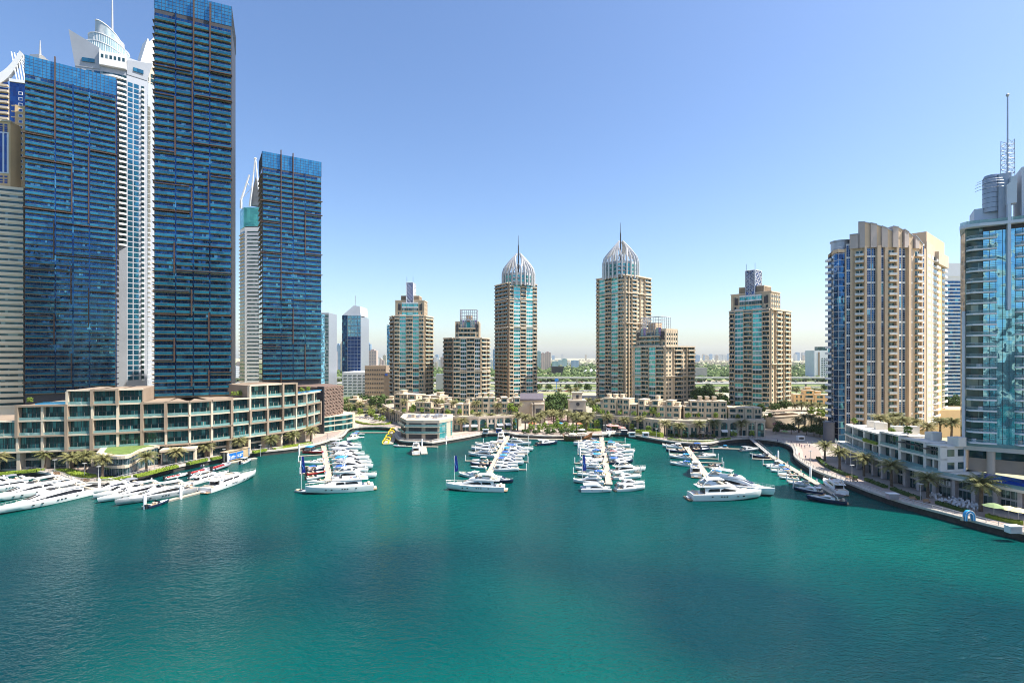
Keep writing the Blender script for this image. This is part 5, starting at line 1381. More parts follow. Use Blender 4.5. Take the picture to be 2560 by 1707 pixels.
# elevated railway and road bridges
def viaduct(name, label, y0, y1, z, wid, h, m, step):
    T = Thing(name, label, 'bridge', (0,(y0+y1)/2,GZ)); mb = MB(); N = 20; xs = (-2000,2000)
    for i in range(N):
        a, c = xs[0]+(xs[1]-xs[0])*i/N, xs[0]+(xs[1]-xs[0])*(i+1)/N; ya, yb = y0+(y1-y0)*i/N, y0+(y1-y0)*(i+1)/N
        mb.hexa([(a,ya,z-h),(c,yb,z-h),(c,yb+wid,z-h),(a,ya+wid,z-h),(a,ya,z),(c,yb,z),(c,yb+wid,z),(a,ya+wid,z)])
    T.part('deck', mb, m)
    x = -600
    while x < 900:
        y = y0+(y1-y0)*(x+2000)/4000+wid/2; g = MB().lathe([(1.2,GZ-.2),(1.2,z-h-1.5),(3.2,z-h)], x, y, 8); T.many('pier', g, [m]); x += step
    T.finish(100)
viaduct('railway_viaduct', 'pale elevated railway beam crossing behind the towers', 800, 830, 13.5, 10, 2.2, M_conc, 32)
viaduct('road_bridge', 'low concrete road bridge in front of the elevated railway', 742, 760, 7.5, 14, 1.4, M_conc, 28)
# woods
M_wood, nt, b = _m('woodland_leaves'); g = nt.nodes.new('ShaderNodeNewGeometry')
n1 = nt.nodes.new('ShaderNodeTexNoise'); n1.inputs['Scale'].default_value = .03; n1.inputs['Detail'].default_value = 6; nt.links.new(g.outputs['Position'], n1.inputs['Vector'])
cr = nt.nodes.new('ShaderNodeValToRGB'); e = cr.color_ramp.elements; e[0].position = .35; e[0].color = (.035,.07,.02,1); e[1].position = .65; e[1].color = (.12,.17,.05,1)
nt.links.new(n1.outputs['Fac'], cr.inputs[0]); nt.links.new(cr.outputs[0], b.inputs['Base Color']); b.inputs['Roughness'].default_value = .95
t_ = (1+5**.5)/2
ICO = [Vector(v).normalized() for v in ((-1,t_,0),(1,t_,0),(-1,-t_,0),(1,-t_,0),(0,-1,t_),(0,1,t_),(0,-1,-t_),(0,1,-t_),(t_,0,-1),(t_,0,1),(-t_,0,-1),(-t_,0,1))]
ICF = [(0,11,5),(0,5,1),(0,1,7),(0,7,10),(0,10,11),(1,5,9),(5,11,4),(11,10,2),(10,7,6),(7,1,8),(3,9,4),(3,4,2),(3,2,6),(3,6,8),(3,8,9),(4,9,5),(2,4,11),(6,2,10),(8,6,7),(9,8,1)]
rnd = random.Random(3)
def clump(mb, x, y, z, r, h):
    mb.add([(x+v.x*r*rnd.uniform(.7,1.3), y+v.y*r*rnd.uniform(.7,1.3), z+h*.5+v.z*h*.5*rnd.uniform(.75,1.3)) for v in ICO], ICF)
mb = MB()
for i in range(9000):
    Y = 900*(3.9)**rnd.random()**1.15; px = rnd.uniform(500, 2460)
    if rnd.random() < .25+.5*math.sin(px*.021+Y*.004)*math.sin(Y*.011): continue
    clump(mb, PX(px,Y), Y, GZ, rnd.uniform(3,8), rnd.uniform(4,10))
struct('woods', mb, M_wood, kind='stuff', label='dark green woods and gardens beyond the highway')
# low desert villas far off
M_hv = mat('far_villa', (.55,.48,.40), .9, var=.15, scale=.02)
mb = MB()
for i in range(900):
    Y = rnd.uniform(2200, 6500); px = rnd.uniform(1000, 2450); x = PX(px,Y); w_ = rnd.uniform(8,26); mb.box(x,Y,GZ,x+w_,Y+10,GZ+rnd.uniform(5,11))
struct('distant_suburb', mb, M_hv, kind='stuff', label='sand coloured low suburb fading into haze')
# skyline blocks
def gridmat(name, wall, win, sx, sz):
    if name in MATS: return MATS[name]
    m, nt, b = _m(name); g = nt.nodes.new('ShaderNodeNewGeometry'); sp = nt.nodes.new('ShaderNodeSeparateXYZ'); nt.links.new(g.outputs['Position'], sp.inputs[0])
    def band(out, period, duty):
        d = nt.nodes.new('ShaderNodeMath'); d.operation = 'DIVIDE'; d.inputs[1].default_value = period; nt.links.new(out, d.inputs[0])
        f = nt.nodes.new('ShaderNodeMath'); f.operation = 'FRACT'; nt.links.new(d.outputs[0], f.inputs[0])
        q = nt.nodes.new('ShaderNodeMath'); q.operation = 'LESS_THAN'; q.inputs[1].default_value = duty; nt.links.new(f.outputs[0], q.inputs[0]); return q.outputs[0]
    a = band(sp.outputs[0], sx, .6); c = band(sp.outputs[2], sz, .55); mu = nt.nodes.new('ShaderNodeMath'); mu.operation = 'MULTIPLY'; nt.links.new(a, mu.inputs[0]); nt.links.new(c, mu.inputs[1])
    nt.links.new(mix_rgb(nt, mu.outputs[0], wall, win), b.inputs['Base Color']); b.inputs['Roughness'].default_value = .5; MATS[name] = m; return m
SK = {'blue':gridmat('sky_blue_block',(.30,.40,.52),(.10,.20,.34),5,3.6),'pink':gridmat('sky_pink_block',(.52,.40,.36),(.25,.22,.24),6,3.6),'white':gridmat('sky_white_block',(.60,.60,.60),(.20,.25,.30),6,3.6),
      'teal':gridmat('sky_teal_block',(.30,.42,.44),(.10,.22,.26),5,3.6),'beige':gridmat('sky_beige_block',(.55,.47,.38),(.22,.22,.22),6,3.6)}
LIST = [(912,926,860,1500,'blue','blue slab on the skyline behind the parking deck'),(921,941,876,1250,'pink','pink block on the skyline behind the parking deck'),(823,839,878,1400,'pink','pink block left of the blue curved tower'),
 (840,851,862,1600,'blue','slim blue tower left of the blue curved tower'),(851,856,858,1500,'beige','thin beige tower touching the blue curved tower'),(944,952,893,2600,'white','small white block right of the pink skyline block'),
 (957,965,888,2500,'beige','small beige block with a peak left of the mirror tower'),(1081,1092,893,2300,'white','white flats just right of the lattice box tower'),(1093,1101,899,2100,'white','grey white flats between lattice and arched towers'),
 (1101,1112,893,2000,'pink','pinkish flats touching the arched tower'),(1088,1096,887,3200,'blue','faint blue block above the white flats'),(1106,1113,884,2700,'blue','faint blue tower beside the arched tower'),
 (1232,1242,874,1500,'blue','slim blue tower left of the left onion tower'),(1222,1231,898,2000,'white','low white block right of the arched tower'),(1342,1352,879,1900,'teal','teal tower right of the left onion tower'),
 (1353,1362,883,1700,'pink','left half of the pinkish twin towers'),(1363,1377,881,1750,'pink','right half of the pinkish twin towers'),(1381,1395,903,2100,'teal','low teal flats right of the pinkish twins'),
 (1396,1406,900,2400,'teal','teal flats in the middle of the open gap'),(1406,1418,897,2300,'teal','taller teal flats in the middle of the open gap'),(1420,1428,905,2600,'white','pale low block in the open gap'),
 (1429,1447,901,2000,'blue','blue grey block at the right of the open gap'),(1740,1750,888,4300,'blue','faint square block right of the metal crown tower'),(1086,1094,905,1800,'beige','low beige flats in the left gap'),
 (570,590,915,900,'white','pale tower block left of the spired tower at its foot'),(590,600,905,1000,'pink','pinkish block at the foot of the spired tower')]
for k in range(16):
    px = rnd.uniform(1982, 2035); LIST.append((px, px+rnd.uniform(4,9), rnd.uniform(878,889), rnd.uniform(5200,6500), rnd.choice(('blue','white','beige')), None))
for k in range(18):
    px = rnd.choice((rnd.uniform(1345,1490), rnd.uniform(1740,1822))); LIST.append((px, px+rnd.uniform(3,8), rnd.uniform(884,890), rnd.uniform(6000,7500), rnd.choice(('blue','white','beige')), None))
for k in range(14):
    px = rnd.uniform(1083, 1112) if k < 5 else rnd.uniform(930, 962); LIST.append((px, px+rnd.uniform(3,7), rnd.uniform(894,902), rnd.uniform(1800,3000), rnd.choice(('blue','white','beige','pink')), None))
LIST.sort(key=lambda q: q[0]); cnt = {}
for (a, c, top, Y, k, lab) in LIST:
    if not lab: cnt[k] = cnt.get(k,0)+1; lab2 = '%s faint %s block on the hazy skyline, counted from the left' % (ordw(cnt[k]), k)
    x0, x1 = PX(a,Y), PX(c,Y); z1 = ZY(top,Y); dp = (x1-x0)*.8
    mb = MB().box(x0,Y,GZ,x1,Y+dp,z1); mb.box(x0+(x1-x0)*.25,Y+dp*.2,z1,x0+(x1-x0)*.7,Y+dp*.8,z1+(z1-GZ)*.05)
    grp = 'faint blocks on the hazy skyline'
    solo('skyline_block', mb, SK[k], lab or lab2, 'building', None if lab else grp)
T, W, z1 = block('white hospital like block with three dark stripes, left of the tan tower', 2036, 2085, 960, 876, 30, 'white', name='apartment_block')
for i in range(9):
    for k in range(5):
        z = 8+i*4.2; 
        if z > z1-4: break
        g = MB(); W.box(g, W.L*(.36+.12*k), W.L*(.43+.12*k), 0, .2, z, z+2.2); T.many('window', g, [G_dark])
g = MB(); W.box(g, W.L*.18, W.L*.27, 0, .3, 6, z1-3); T.part('brown_stripe', g, M_mauve); g = MB(); W.box(g, W.L*.2, W.L*.7, -12, -3, z1, z1+7); T.part('plant_room', g, G_dark); T.finish()
for k, (px, r, h) in enumerate(((1465,7,9),(1478,8,11),(1489,7,9))):
    Y = 1350; mb = MB().lathe([(r*1.8,GZ),(r*1.3,GZ+h*.4),(r*.5,GZ+h*.8),(.4,GZ+h*1.2)], PX(px,Y), Y, 10)
    solo('white_tent', mb, M_white, ('leftmost','middle','rightmost')[k]+' of three white peaked tents in the woods', 'tent')
mb = MB().box(PX(1380,1250),1250,GZ,PX(1408,1250),1275,ZY(918,1250)); mb.box(PX(1378,1250),1247,ZY(920,1250),PX(1410,1250),1278,ZY(916,1250)); solo('dark_hall', mb, M_dark, 'dark flat roofed hall among the trees in the open gap', 'building')
mb = MB().box(PX(1737,1000),1000,GZ,PX(1768,1000),1025,ZY(919,1000)); solo('grey_hall', mb, M_grey, 'long grey hall right of the metal crown tower', 'building')
mb = MB().box(PX(1090,650),650,GZ,PX(1112,650),660,ZY(935,650)); solo('metro_station', mb, M_alu, 'grey blue station box between lattice and arched towers', 'station')
g = MB(); g.box(PX(1387,640),640,ZY(953,640),PX(1396,640),641,ZY(946,640)); g.tube([(PX(1391,640),640.5,GZ),(PX(1391,640),640.5,ZY(953,640))], .3, 6); solo('billboard', g, [mat('billboard_blue', (.03,.25,.75), .5)], 'bright blue billboard beside the highway', 'billboard')
# neighbours across the basin, mirrored in the glass towers
for k, (x, y, w_, h, m) in enumerate(((-70,-95,44,138,M_beige),(-22,-112,34,158,M_cream),(16,-150,28,60,M_tan),(66,-125,30,50,M_beige2),(165,-150,48,112,M_cream),(-130,-140,44,96,M_beige),(235,-150,60,128,M_white))):
    T = Thing('facing_tower', 'apartment tower on the near shore, %s' % ('first','second','third','fourth','fifth','sixth','seventh')[k]+' from those mirrored in the glass', 'tower', (x, y, 0))
    T.part('wall', MB().box(x-w_/2,y-20,-1,x+w_/2,y,h), m); W = Wall((x+w_/2,y),(x-w_/2,y))
    for i in range(int(h/3.4)):
        g = MB()
        for q in range(6): W.box(g, W.L*(q+.15)/6, W.L*(q+.85)/6, 0, .2, i*3.4+.8, i*3.4+3.0)
        T.part('window', g, G_dark)
# ---------------------------------------------------------------- plants
def leafmat(name, c1, c2, s=1.5):
    m, nt, b = _m(name); tc = nt.nodes.new('ShaderNodeTexCoord'); oi = nt.nodes.new('ShaderNodeObjectInfo')
    nz = nt.nodes.new('ShaderNodeTexNoise'); nz.inputs['Scale'].default_value = s; nz.inputs['Detail'].default_value = 4; nt.links.new(tc.outputs['Object'], nz.inputs['Vector'])
    ad = nt.nodes.new('ShaderNodeMath'); ad.operation = 'MULTIPLY_ADD'; ad.inputs[1].default_value = .5; nt.links.new(oi.outputs['Random'], ad.inputs[0])
    mr = nt.nodes.new('ShaderNodeMapRange'); mr.inputs[1].default_value = .3; mr.inputs[2].default_value = .7; mr.inputs[3].default_value = 0; mr.inputs[4].default_value = .6
    nt.links.new(nz.outputs['Fac'], mr.inputs[0]); nt.links.new(mr.outputs[0], ad.inputs[2])
    nt.links.new(mix_rgb(nt, ad.outputs[0], c1, c2), b.inputs['Base Color']); b.inputs['Roughness'].default_value = .7; b.inputs['Specular IOR Level'].default_value = .2
    b.inputs['Transmission Weight'].default_value = 0; MATS[name] = m; return m
L_palm = leafmat('palm_leaves', (.09,.11,.03), (.28,.25,.11)); L_tree = leafmat('tree_leaves', (.035,.075,.018), (.09,.14,.035)); L_lime = leafmat('lime_leaves', (.14,.22,.03), (.24,.32,.05))
L_hedge = leafmat('hedge_leaves', (.10,.16,.02), (.23,.30,.035)); L_dkhedge = leafmat('dark_hedge_leaves', (.03,.07,.015), (.07,.12,.03))
M_trunk = mat('palm_trunk', (.20,.145,.10), .95, var=.3, scale=2.5, bump=.5); M_bark = mat('tree_bark', (.12,.085,.06), .95, var=.2)
def palm_crown(rnd, R_=3.6, nf=38):
    mb = MB()
    for k in range(nf):
        t = k/nf; az = k*2.39996; el = R(82-92*t**.9)+rnd.uniform(-.08,.08); Lf = R_*rnd.uniform(.9,1.12)*(.75+.35*math.sin(math.pi*min(1,t*1.2)))
        d = Vector((math.cos(az), math.sin(az), 0)); side = Vector((-math.sin(az), math.cos(az), 0)); p = Vector((0,0,0)); a = el; pts = []; N = 9
        for i in range(N+1):
            pts.append((p.copy(), a)); st = Lf/N; p = p+d*(math.cos(a)*st)+Vector((0,0,math.sin(a)*st)); a -= R(6.5+rnd.uniform(0,3.5))
        for i in range(N):
            (p0, a0), (p1, a1) = pts[i], pts[i+1]; wl = Lf*.23*math.sin(math.pi*min(.98,(i+.8)/(N+.6)))**.6
            for s in (-1, 1):
                for q in (0, .5):
                    b0 = p0.lerp(p1, q); b1 = p0.lerp(p1, q+.46); tip = b1+side*(s*wl*rnd.uniform(.8,1.1))+d*(wl*.55)-Vector((0,0,wl*rnd.uniform(.25,.6)))
                    mb.add([tuple(b0), tuple(b1), tuple(tip)], [(0,1,2)])
    return mb
def palm_proto(seed, h, R_=3.4):
    rnd = random.Random(seed); T = Thing('date_palm', 'date palm', 'palm', (0,0,0))
    g = MB(); lean = rnd.uniform(-.2,.2); g.tube([(0,0,-.1),(lean*.2,0,h*.3),(lean*.6,.05,h*.7),(lean,.05,h)], .34, 9, .24); g.tube([(lean,.05,h-.7),(lean,.05,h-.1),(lean,.05,h+.25)], .30, 9, .42)
    T.part('trunk', g, M_trunk); cr = palm_crown(rnd, R_); cr.xf(Matrix.Translation((lean,.05,h+.2))); T.part('crown', cr, L_palm)
    return T.e
def tree_proto(seed, h, r, leafm, name='broadleaf_tree', n=34, ls=.42, per=42):
    rnd = random.Random(seed); T = Thing(name, name, 'tree', (0,0,0)); g = MB(); g.tube([(0,0,-.1),(.1,0,h*.25),(0,.1,h*.5)], .3*h/8, 8, .16*h/8)
    cents = []
    for k in range(n):
        a = rnd.uniform(0,2*math.pi); q = rnd.random()**.45; z = rnd.uniform(-.55,1); rr = r*q*math.sqrt(max(.1,1-z*z*.8)); c = Vector((rr*math.cos(a), rr*math.sin(a), h*.62+z*h*.36)); cents.append(c)
    for c in cents[:7]: g.tube([(0,.05,h*.35),tuple(Vector((0,0,h*.42)).lerp(c,.5)),tuple(c)], .11*h/8, 5, .04)
    T.part('trunk', g, M_bark); mb = MB()
    for c in cents:
        R0 = r*rnd.uniform(.24,.42)
        for i in range(per):
            v = Vector((rnd.gauss(0,1),rnd.gauss(0,1),rnd.gauss(0,1))).normalized(); p = c+v*R0*rnd.uniform(.7,1.05); n_ = (v+Vector((rnd.uniform(-.6,.6),rnd.uniform(-.6,.6),rnd.uniform(-.3,.6)))).normalized()
            u = n_.orthogonal().normalized(); w_ = n_.cross(u); s = ls*rnd.uniform(.6,1.2)
            mb.add([tuple(p+u*s),tuple(p+w_*s*.7),tuple(p-u*s),tuple(p-w_*s*.7)], [(0,1,2,3)])
    T.part('crown', mb, leafm); return T.e
PROTO = {}
def place(key, make, x, y, z, s, label, group, rz=None, cat=None, sz=None):
    if key not in PROTO: o = make(); PROTO[key] = o
    else: o = copy_tree(PROTO[key])
    o.location = (x, y, z); o.scale = (s, s, sz or s); o.rotation_euler = (0,0,random.uniform(0,6.28) if rz is None else rz)
    tag(o, label, cat, group); return o
ORD = ['first','second','third','fourth','fifth','sixth','seventh','eighth','ninth','tenth','eleventh','twelfth','thirteenth','fourteenth','fifteenth','sixteenth','seventeenth','eighteenth','nineteenth','twentieth','twenty-first','twenty-second','twenty-third','twenty-fourth']
def palms(pts, where, group, z=GZ, s=1.0, fromc=True, kind=None):
    tall = s > 1.12 and kind != 'short'
    for i, (px, py) in enumerate(sorted(pts)):
        x, y = PT(px, py, z) if fromc else (PX(px, py), py)
        v = random.randrange(3); lab = 'date palm %s, %s from the left' % (where, ORD[i])
        place(('tall%d' if tall else 'palm%d') % v, lambda v=v: palm_proto(50+v, (4.7,5.2,5.8)[v], 3.3) if tall else palm_proto(40+v, (3.3,3.9,4.4)[v]), x, y, z-.1, s*random.uniform(.93,1.08), lab, group, cat='palm')
palms([(-4,1180),(112,1172),(178,1174),(213,1179),(256,1191),(366,1180),(440,1161),(514,1144),(597,1134),(677,1123),(731,1113),(777,1105)], 'in front of the terraced podium', 'palms along the left promenade', s=1.3, kind='short')
palms([(1155,1078),(1195,1073),(1225,1073),(1261,1071),(1294,1075),(1313,1077)], 'before the awning shops', 'palms before the central shops', s=1.32)
palms([(1335,1077),(1350,1068),(1362,1063),(1384,1060),(1400,1066),(1418,1063),(1433,1073),(1441,1075),(1452,1066),(1466,1078),(1474,1070)], 'on the palm plaza', 'palms on the plaza', s=1.35)
palms([(1345,1052),(1378,1050),(1405,1052),(1431,1055),(1459,1054)], 'at the back of the plaza', 'palms on the plaza', s=1.15)
palms([(1518,1074),(1560,1077),(1602,1079),(1662,1089),(1697,1094),(1750,1096),(1785,1092),(1853,1092)], 'before the right arcades', 'palms before the right arcades', s=1.32)
palms([(1997,1080),(2012,1074),(2028,1078),(2042,1080),(2052,1086)], 'around the small square by the tan tower', 'palms on the small square', s=1.35)
palms([(2062,1150),(2099,1173),(2160,1189),(2229,1214),(2320,1243)], 'on the right promenade', 'palms along the right promenade', s=1.35, kind='short')
palms([(2452,1277)], 'beside the cafe tables, the largest one', 'palms along the right promenade', s=1.6, kind='short')
palms([(880,402),(898,395),(872,380),(926,372),(957,360),(986,348)], 'around the car park', 'palms around the car park', z=GZ, s=1.3, fromc=False)
palms([(1012,338),(1048,336),(1062,332),(1090,330),(1100,333),(1012,352),(1135,322),(1168,324),(1190,322),(1244,324),(1295,326)], 'between the houses left of the plaza', 'palms between the left houses', z=DZ, s=1.15, fromc=False)
palms([(1482,328),(1496,330),(1524,326),(1540,322),(1571,320),(1652,316),(1784,304),(1862,306),(1874,305)], 'between the houses right of the plaza', 'palms between the right houses', z=DZ, s=1.15, fromc=False)
palms([(1988,345),(2004,342),(2018,346),(2030,341),(2046,344),(1822,300)], 'around the pool terrace', 'palms by the pool terrace', z=DZ-3, s=1.3, fromc=False)
palms([(2200,236),(2222,238),(2252,228),(2285,232),(2318,222),(2350,226),(2378,220),(2238,244)], 'behind the terraced houses', 'palms behind the terraced houses', z=9, s=1.35, fromc=False)
palms([(1112+0,420),(1098,405),(1088,398),(1470,405),(1484,400),(1760,420),(1745,405),(1800,470)], 'between the towers', 'palms between the towers', z=GZ, s=1.5, fromc=False)
palms([(1992,540),(2012,560),(2036,545),(2050,530),(2075,520),(1425,520),(1440,540),(1398,560)], 'out by the highway', 'palms by the highway', z=GZ, s=1.5, fromc=False)
def trees(pts, where, group, key, mk, s=1.0, cat='tree'):
    for i, (px, Y, z, k) in enumerate(sorted(pts)):
        place(key+str(i%3), lambda i=i: mk(i%3), PX(px,Y), Y, z-.1, s*k*random.uniform(.9,1.1), '%s, %s from the left' % (where, ORD[i]), group, cat=cat)
mkd = lambda v: tree_proto(60+v, 8, (3.8,4.3,3.4)[v], L_tree, 'broadleaf_tree'); mkl = lambda v: tree_proto(70+v, 6, (2.4,2.8,2.1)[v], L_lime, 'small_tree', 22, .3)
trees([(868,420,GZ,1.2),(885,425,GZ,1.4),(905,420,GZ,1.5),(925,410,GZ,1.4),(945,400,GZ,1.6),(958,410,GZ,1.5),(973,398,GZ,1.3),(880,398,GZ,.9),(870,390,GZ,.9)], 'dark green tree behind the car park', 'trees behind the car park', 'dtree', mkd)
trees([(1374,372,GZ,1.5),(1386,380,GZ,1.9),(1398,385,GZ,1.9),(1407,392,GZ,1.6),(1392,362,GZ,1.2),(1380,400,GZ,1.7)], 'big dark tree left of the street', 'big trees by the street', 'dtree', mkd)
trees([(1470,380,GZ,1.2),(1486,372,GZ,1.2),(1130,370,GZ,1.4),(1082,380,GZ,1.0),(1105,365,DZ,1.0),(1225,362,DZ,1.1),(1747,372,DZ,1.4),(1766,380,DZ,1.5),(1795,372,DZ,1.1),(1812,360,DZ,1.0),(1735,400,DZ,1.2),(1775,420,DZ,1.2),(2055,420,GZ,1.2),(2070,430,GZ,1.3)], 'dark green tree at the foot of the towers', 'trees at the foot of the towers', 'dtree', mkd)
trees([(900,372,GZ,1),(928,366,GZ,1),(1033,333,DZ,.8),(1110,336,DZ,1),(1207,318,GZ,1),(1276,322,DZ,1.2),(1288,322,DZ,.8),(1490,320,DZ,1),(1558,318,DZ,.7),(1632,306,DZ,1),(1766,303,DZ,1.0),(2030,330,DZ-3,1),(2050,325,DZ-3,1),(2065,318,DZ-3,1.1),(2078,316,DZ-3,1)], 'bright green tree among the houses', 'bright trees among the houses', 'ltree', mkl)
trees([(1328,296,GZ,.85),(1350,297,GZ,.8),(1362,299,GZ,.9),(1375,294,GZ,.85),(1390,298,GZ,.95),(1402,293,GZ,.8),(1413,299,GZ,.9),(1430,294,GZ,.85),(1452,298,GZ,.8),(1463,304,GZ,1.1)], 'small leafy tree at the front of the plaza', 'small plaza trees', 'ltree', mkl)
trees([(px, Y, GZ, k) for px, Y, k in ((2360,400,1.7),(2378,410,1.5),(2395,395,1.6),(1345,640,1.2),(1372,650,1.2),(1420,660,1.1),(1445,650,1.3),(1470,630,1.2),(1745,560,1.4),(1772,575,1.5),(1810,560,1.4),(1990,600,1.2),(2065,620,1.3),(1098,520,1.4))], 'roadside tree beyond the towers', 'roadside trees', 'dtree', mkd)
trees([(px, Y, DZ-.2, k) for px, Y, k in ((1022,356,.8),(1045,352,.7),(1072,360,.8),(1122,342,.7),(1150,346,.8),(1182,348,.7),(1215,346,.8),(1240,350,.7),(1262,348,.8),(1500,345,.8),(1530,342,.8),(1556,340,.7),(1590,335,.8),(1630,330,.7),(1662,326,.8),(1690,322,.7),(1730,330,.8),(1800,326,.8),(1850,320,.8),(1880,322,.7),(1900,318,.8),(1935,330,.8),(1960,335,.9))], 'garden tree on the raised decks', 'garden trees on the decks', 'dtree', mkd)
trees([(px, Y, DZ-.2, k) for px, Y, k in ((1010,325,.6),(1030,327,.6),(1055,325,.7),(1080,322,.6),(1120,316,.6),(1150,314,.7),(1180,316,.6),(1505,316,.6),(1520,314,.5),(1548,312,.6),(1585,308,.6),(1612,303,.6),(1645,300,.6),(1720,297,.7),(1745,299,.6),(1790,296,.6),(1815,298,.7),(1845,294,.6),(1880,296,.7),(1905,294,.6),(1925,296,.7))], 'terrace bush along the deck edge', 'bushes along the deck edge', 'ltree', mkl)
trees([(px, Y, GZ, k) for px, Y, k in ((1948,300,.7),(1960,296,.6),(1978,292,.7),(2016,288,.6),(2035,284,.7),(2050,280,.8),(2066,272,.8),(2060,288,.8),(2040,292,.7),(1940,292,.5))], 'leafy tree on the small square by the tan tower', 'trees on the small square', 'dtree', mkd)
trees([(px, Y, GZ, k) for px, Y, k in ((1148,307,.9),(1176,305,.8),(1212,306,.9),(1246,309,.8),(1282,312,.9),(1492,309,.9),(1536,304,.7),(1580,300,.8),(1622,290,.8),(1835,277,.7),(1880,276,.7),(1010,313,1.0),(1030,311,.9),(940,344,.8),(955,338,.8))], 'small tree at the foot of the arcades', 'small trees by the arcades', 'ltree', mkl)
mks = lambda v: tree_proto(80+v, 2.4, 1.15, L_dkhedge, 'clipped_bush', 14, .16, 60)
trees([(px, Y, GZ+.1, 1) for px, Y in ((1309,289),(1337,288),(1370,287),(1401,286.5),(1433,286))], 'round clipped bush in a pot on the quay', 'clipped bushes on the quay', 'bush', mks, 1.25, 'bush')
mkb = lambda v: tree_proto(90+v, 1.8, 1.3, L_tree, 'shrub', 12, .2, 45)
trees([(px, 278-(px-1675)*.02, GZ, 1) for px in (1678,1694,1712,1730,1748,1768,1783)], 'round shrub before the curved shop bay', 'shrubs before the curved bay', 'shrub', mkb, 1.1, 'shrub')
trees([(px, 292, GZ, 1) for px in (1318,1344,1366,1384,1408,1422,1444,1458)], 'low dark shrub under the plaza trees', 'shrubs on the plaza', 'shrub', mkb, 1.3, 'shrub')
trees([(px, 303, GZ, 1) for px in (1185,1205,1218,1240,1255,1270,1285)], 'low shrub before the awning shops', 'shrubs before the awning shops', 'shrub', mkb, 1.1, 'shrub')
# hedges
def hedge(pts, label, wid=1.6, h=.9, m=None, group=None, z=GZ):
    pts = smooth_line(pts, 3) if len(pts) > 2 else pts
    mb = MB(); L = 0
    for i in range(len(pts)-1):
        W = Wall(pts[i], pts[i+1]); W.box(mb, -.05, W.L+.05, -wid/2, wid/2, z-.1, z+h*.85); L += W.L
        for k in range(int(W.L*wid*9)+2):
            u, d = random.uniform(0,W.L), random.uniform(-wid/2,wid/2); zz = z+h*random.uniform(.75,1.05)
            if random.random() < .4: d = random.choice((-1,1))*(wid/2+.03); zz = z+h*random.uniform(.1,1)
            p = Vector(W.pt(u,d,zz)); s = random.uniform(.12,.28); v = Vector((random.gauss(0,1),random.gauss(0,1),random.gauss(0,1.2))).normalized(); q = v.orthogonal().normalized()*s; r_ = v.cross(q).normalized()*s
            mb.add([tuple(p+q),tuple(p+r_),tuple(p-q),tuple(p-r_)], [(0,1,2,3)])
    return solo('hedge', mb, m or L_hedge, label, 'hedge', group)
H = lambda l: [PT(a, c, GZ) for a, c in l]
hedge(H([(-8,1187),(40,1182),(90,1178),(105,1175)]), 'long clipped hedge at the left edge of the promenade', 2.2)
hedge(H([(140,1177),(172,1178),(190,1184)]), 'short hedge under the two leftmost paired palms', 2.2)
hedge(H([(176,1184),(205,1189),(230,1193)]), 'broad sloping hedge on the left promenade', 3.0)
hedge(H([(247,1199),(285,1199),(325,1196)]), 'hedge before the rounded pavilion', 2.0)
hedge(H([(338,1192),(375,1184),(405,1176),(441,1167)]), 'bright hedge running right from the rounded pavilion', 2.2)
hedge(H([(470,1161),(505,1153),(515,1150)]), 'hedge beside the blue ferry kiosk', 2.0)
hedge(H([(528,1149),(560,1143),(592,1137)]), 'flowering hedge above the blue ferry kiosk', 1.8)
hedge(H([(633,1132),(665,1126)]), 'short hedge in the middle of the left promenade', 1.8)
hedge(H([(683,1124),(720,1117),(780,1108)]), 'long hedge at the far end of the podium', 1.8)
hedge(H([(885,1053),(905,1059),(935,1062),(970,1060),(978,1056)]), 'hedge curving round the car park', 1.6)
hedge(H([(1453,1074),(1478,1077),(1500,1076)]), 'clipped hedge left of the pink parasols', 2.0, 1.4)
hedge(H([(1590,1084),(1625,1088),(1655,1093)]), 'bright green covered terrace hedge before the arcade', 2.6, 2.6)
hedge(H([(1670,1098),(1710,1103),(1750,1104),(1790,1101),(1825,1097)]), 'curved hedge below the shrubs of the shop bay', 1.6)
hedge(H([(2045,1146),(2058,1160),(2090,1178),(2140,1196)]), 'dark hedge curving along the right promenade', 1.4, m=L_dkhedge)
hedge(H([(2165,1200),(2215,1219)]), 'short dark hedge between two right promenade palms', 1.4, m=L_dkhedge)
hedge(H([(2230,1223),(2262,1235),(2298,1248)]), 'dark hedge before the right shop pillars', 1.4, m=L_dkhedge)
hedge(H([(2342,1258),(2385,1271),(2420,1282)]), 'dark hedge edging the cafe tables', 1.3, m=L_dkhedge)
hedge(H([(2468,1291),(2510,1302),(2558,1310)]), 'bright hedge under the yellow parasols', 1.4)
a, c = RPw[UN[2][0]], RPw[UN[2][1]]; W = Wall(a, c); hedge([W.pt(.8,-2.0,0)[:2], W.pt(W.L-.8,-2.0,0)[:2]], 'green hedge along the balcony of the third terraced house', .9, 1.1, z=13.4)
for k, (px, Y, z) in enumerate(((75,205,27.2),(180,208,27.2),(196,209,27.2),(584,238,27.2),(600,240,27.2),(616,240,27.2),(770,272,27.2),(755,268,27.2),(2075+60,215,17.3),(2270,178,18.4),(2230,190,17.3))):
    place('ltree%d' % (k%3), None, PX(px,Y), Y, z-.2, random.uniform(.42,.6), 'small %s plant on a roof terrace, %s from the left' % ('potted','') if False else 'leafy roof garden tree, %s from the left' % ORD[k], 'roof garden plants', cat='tree')
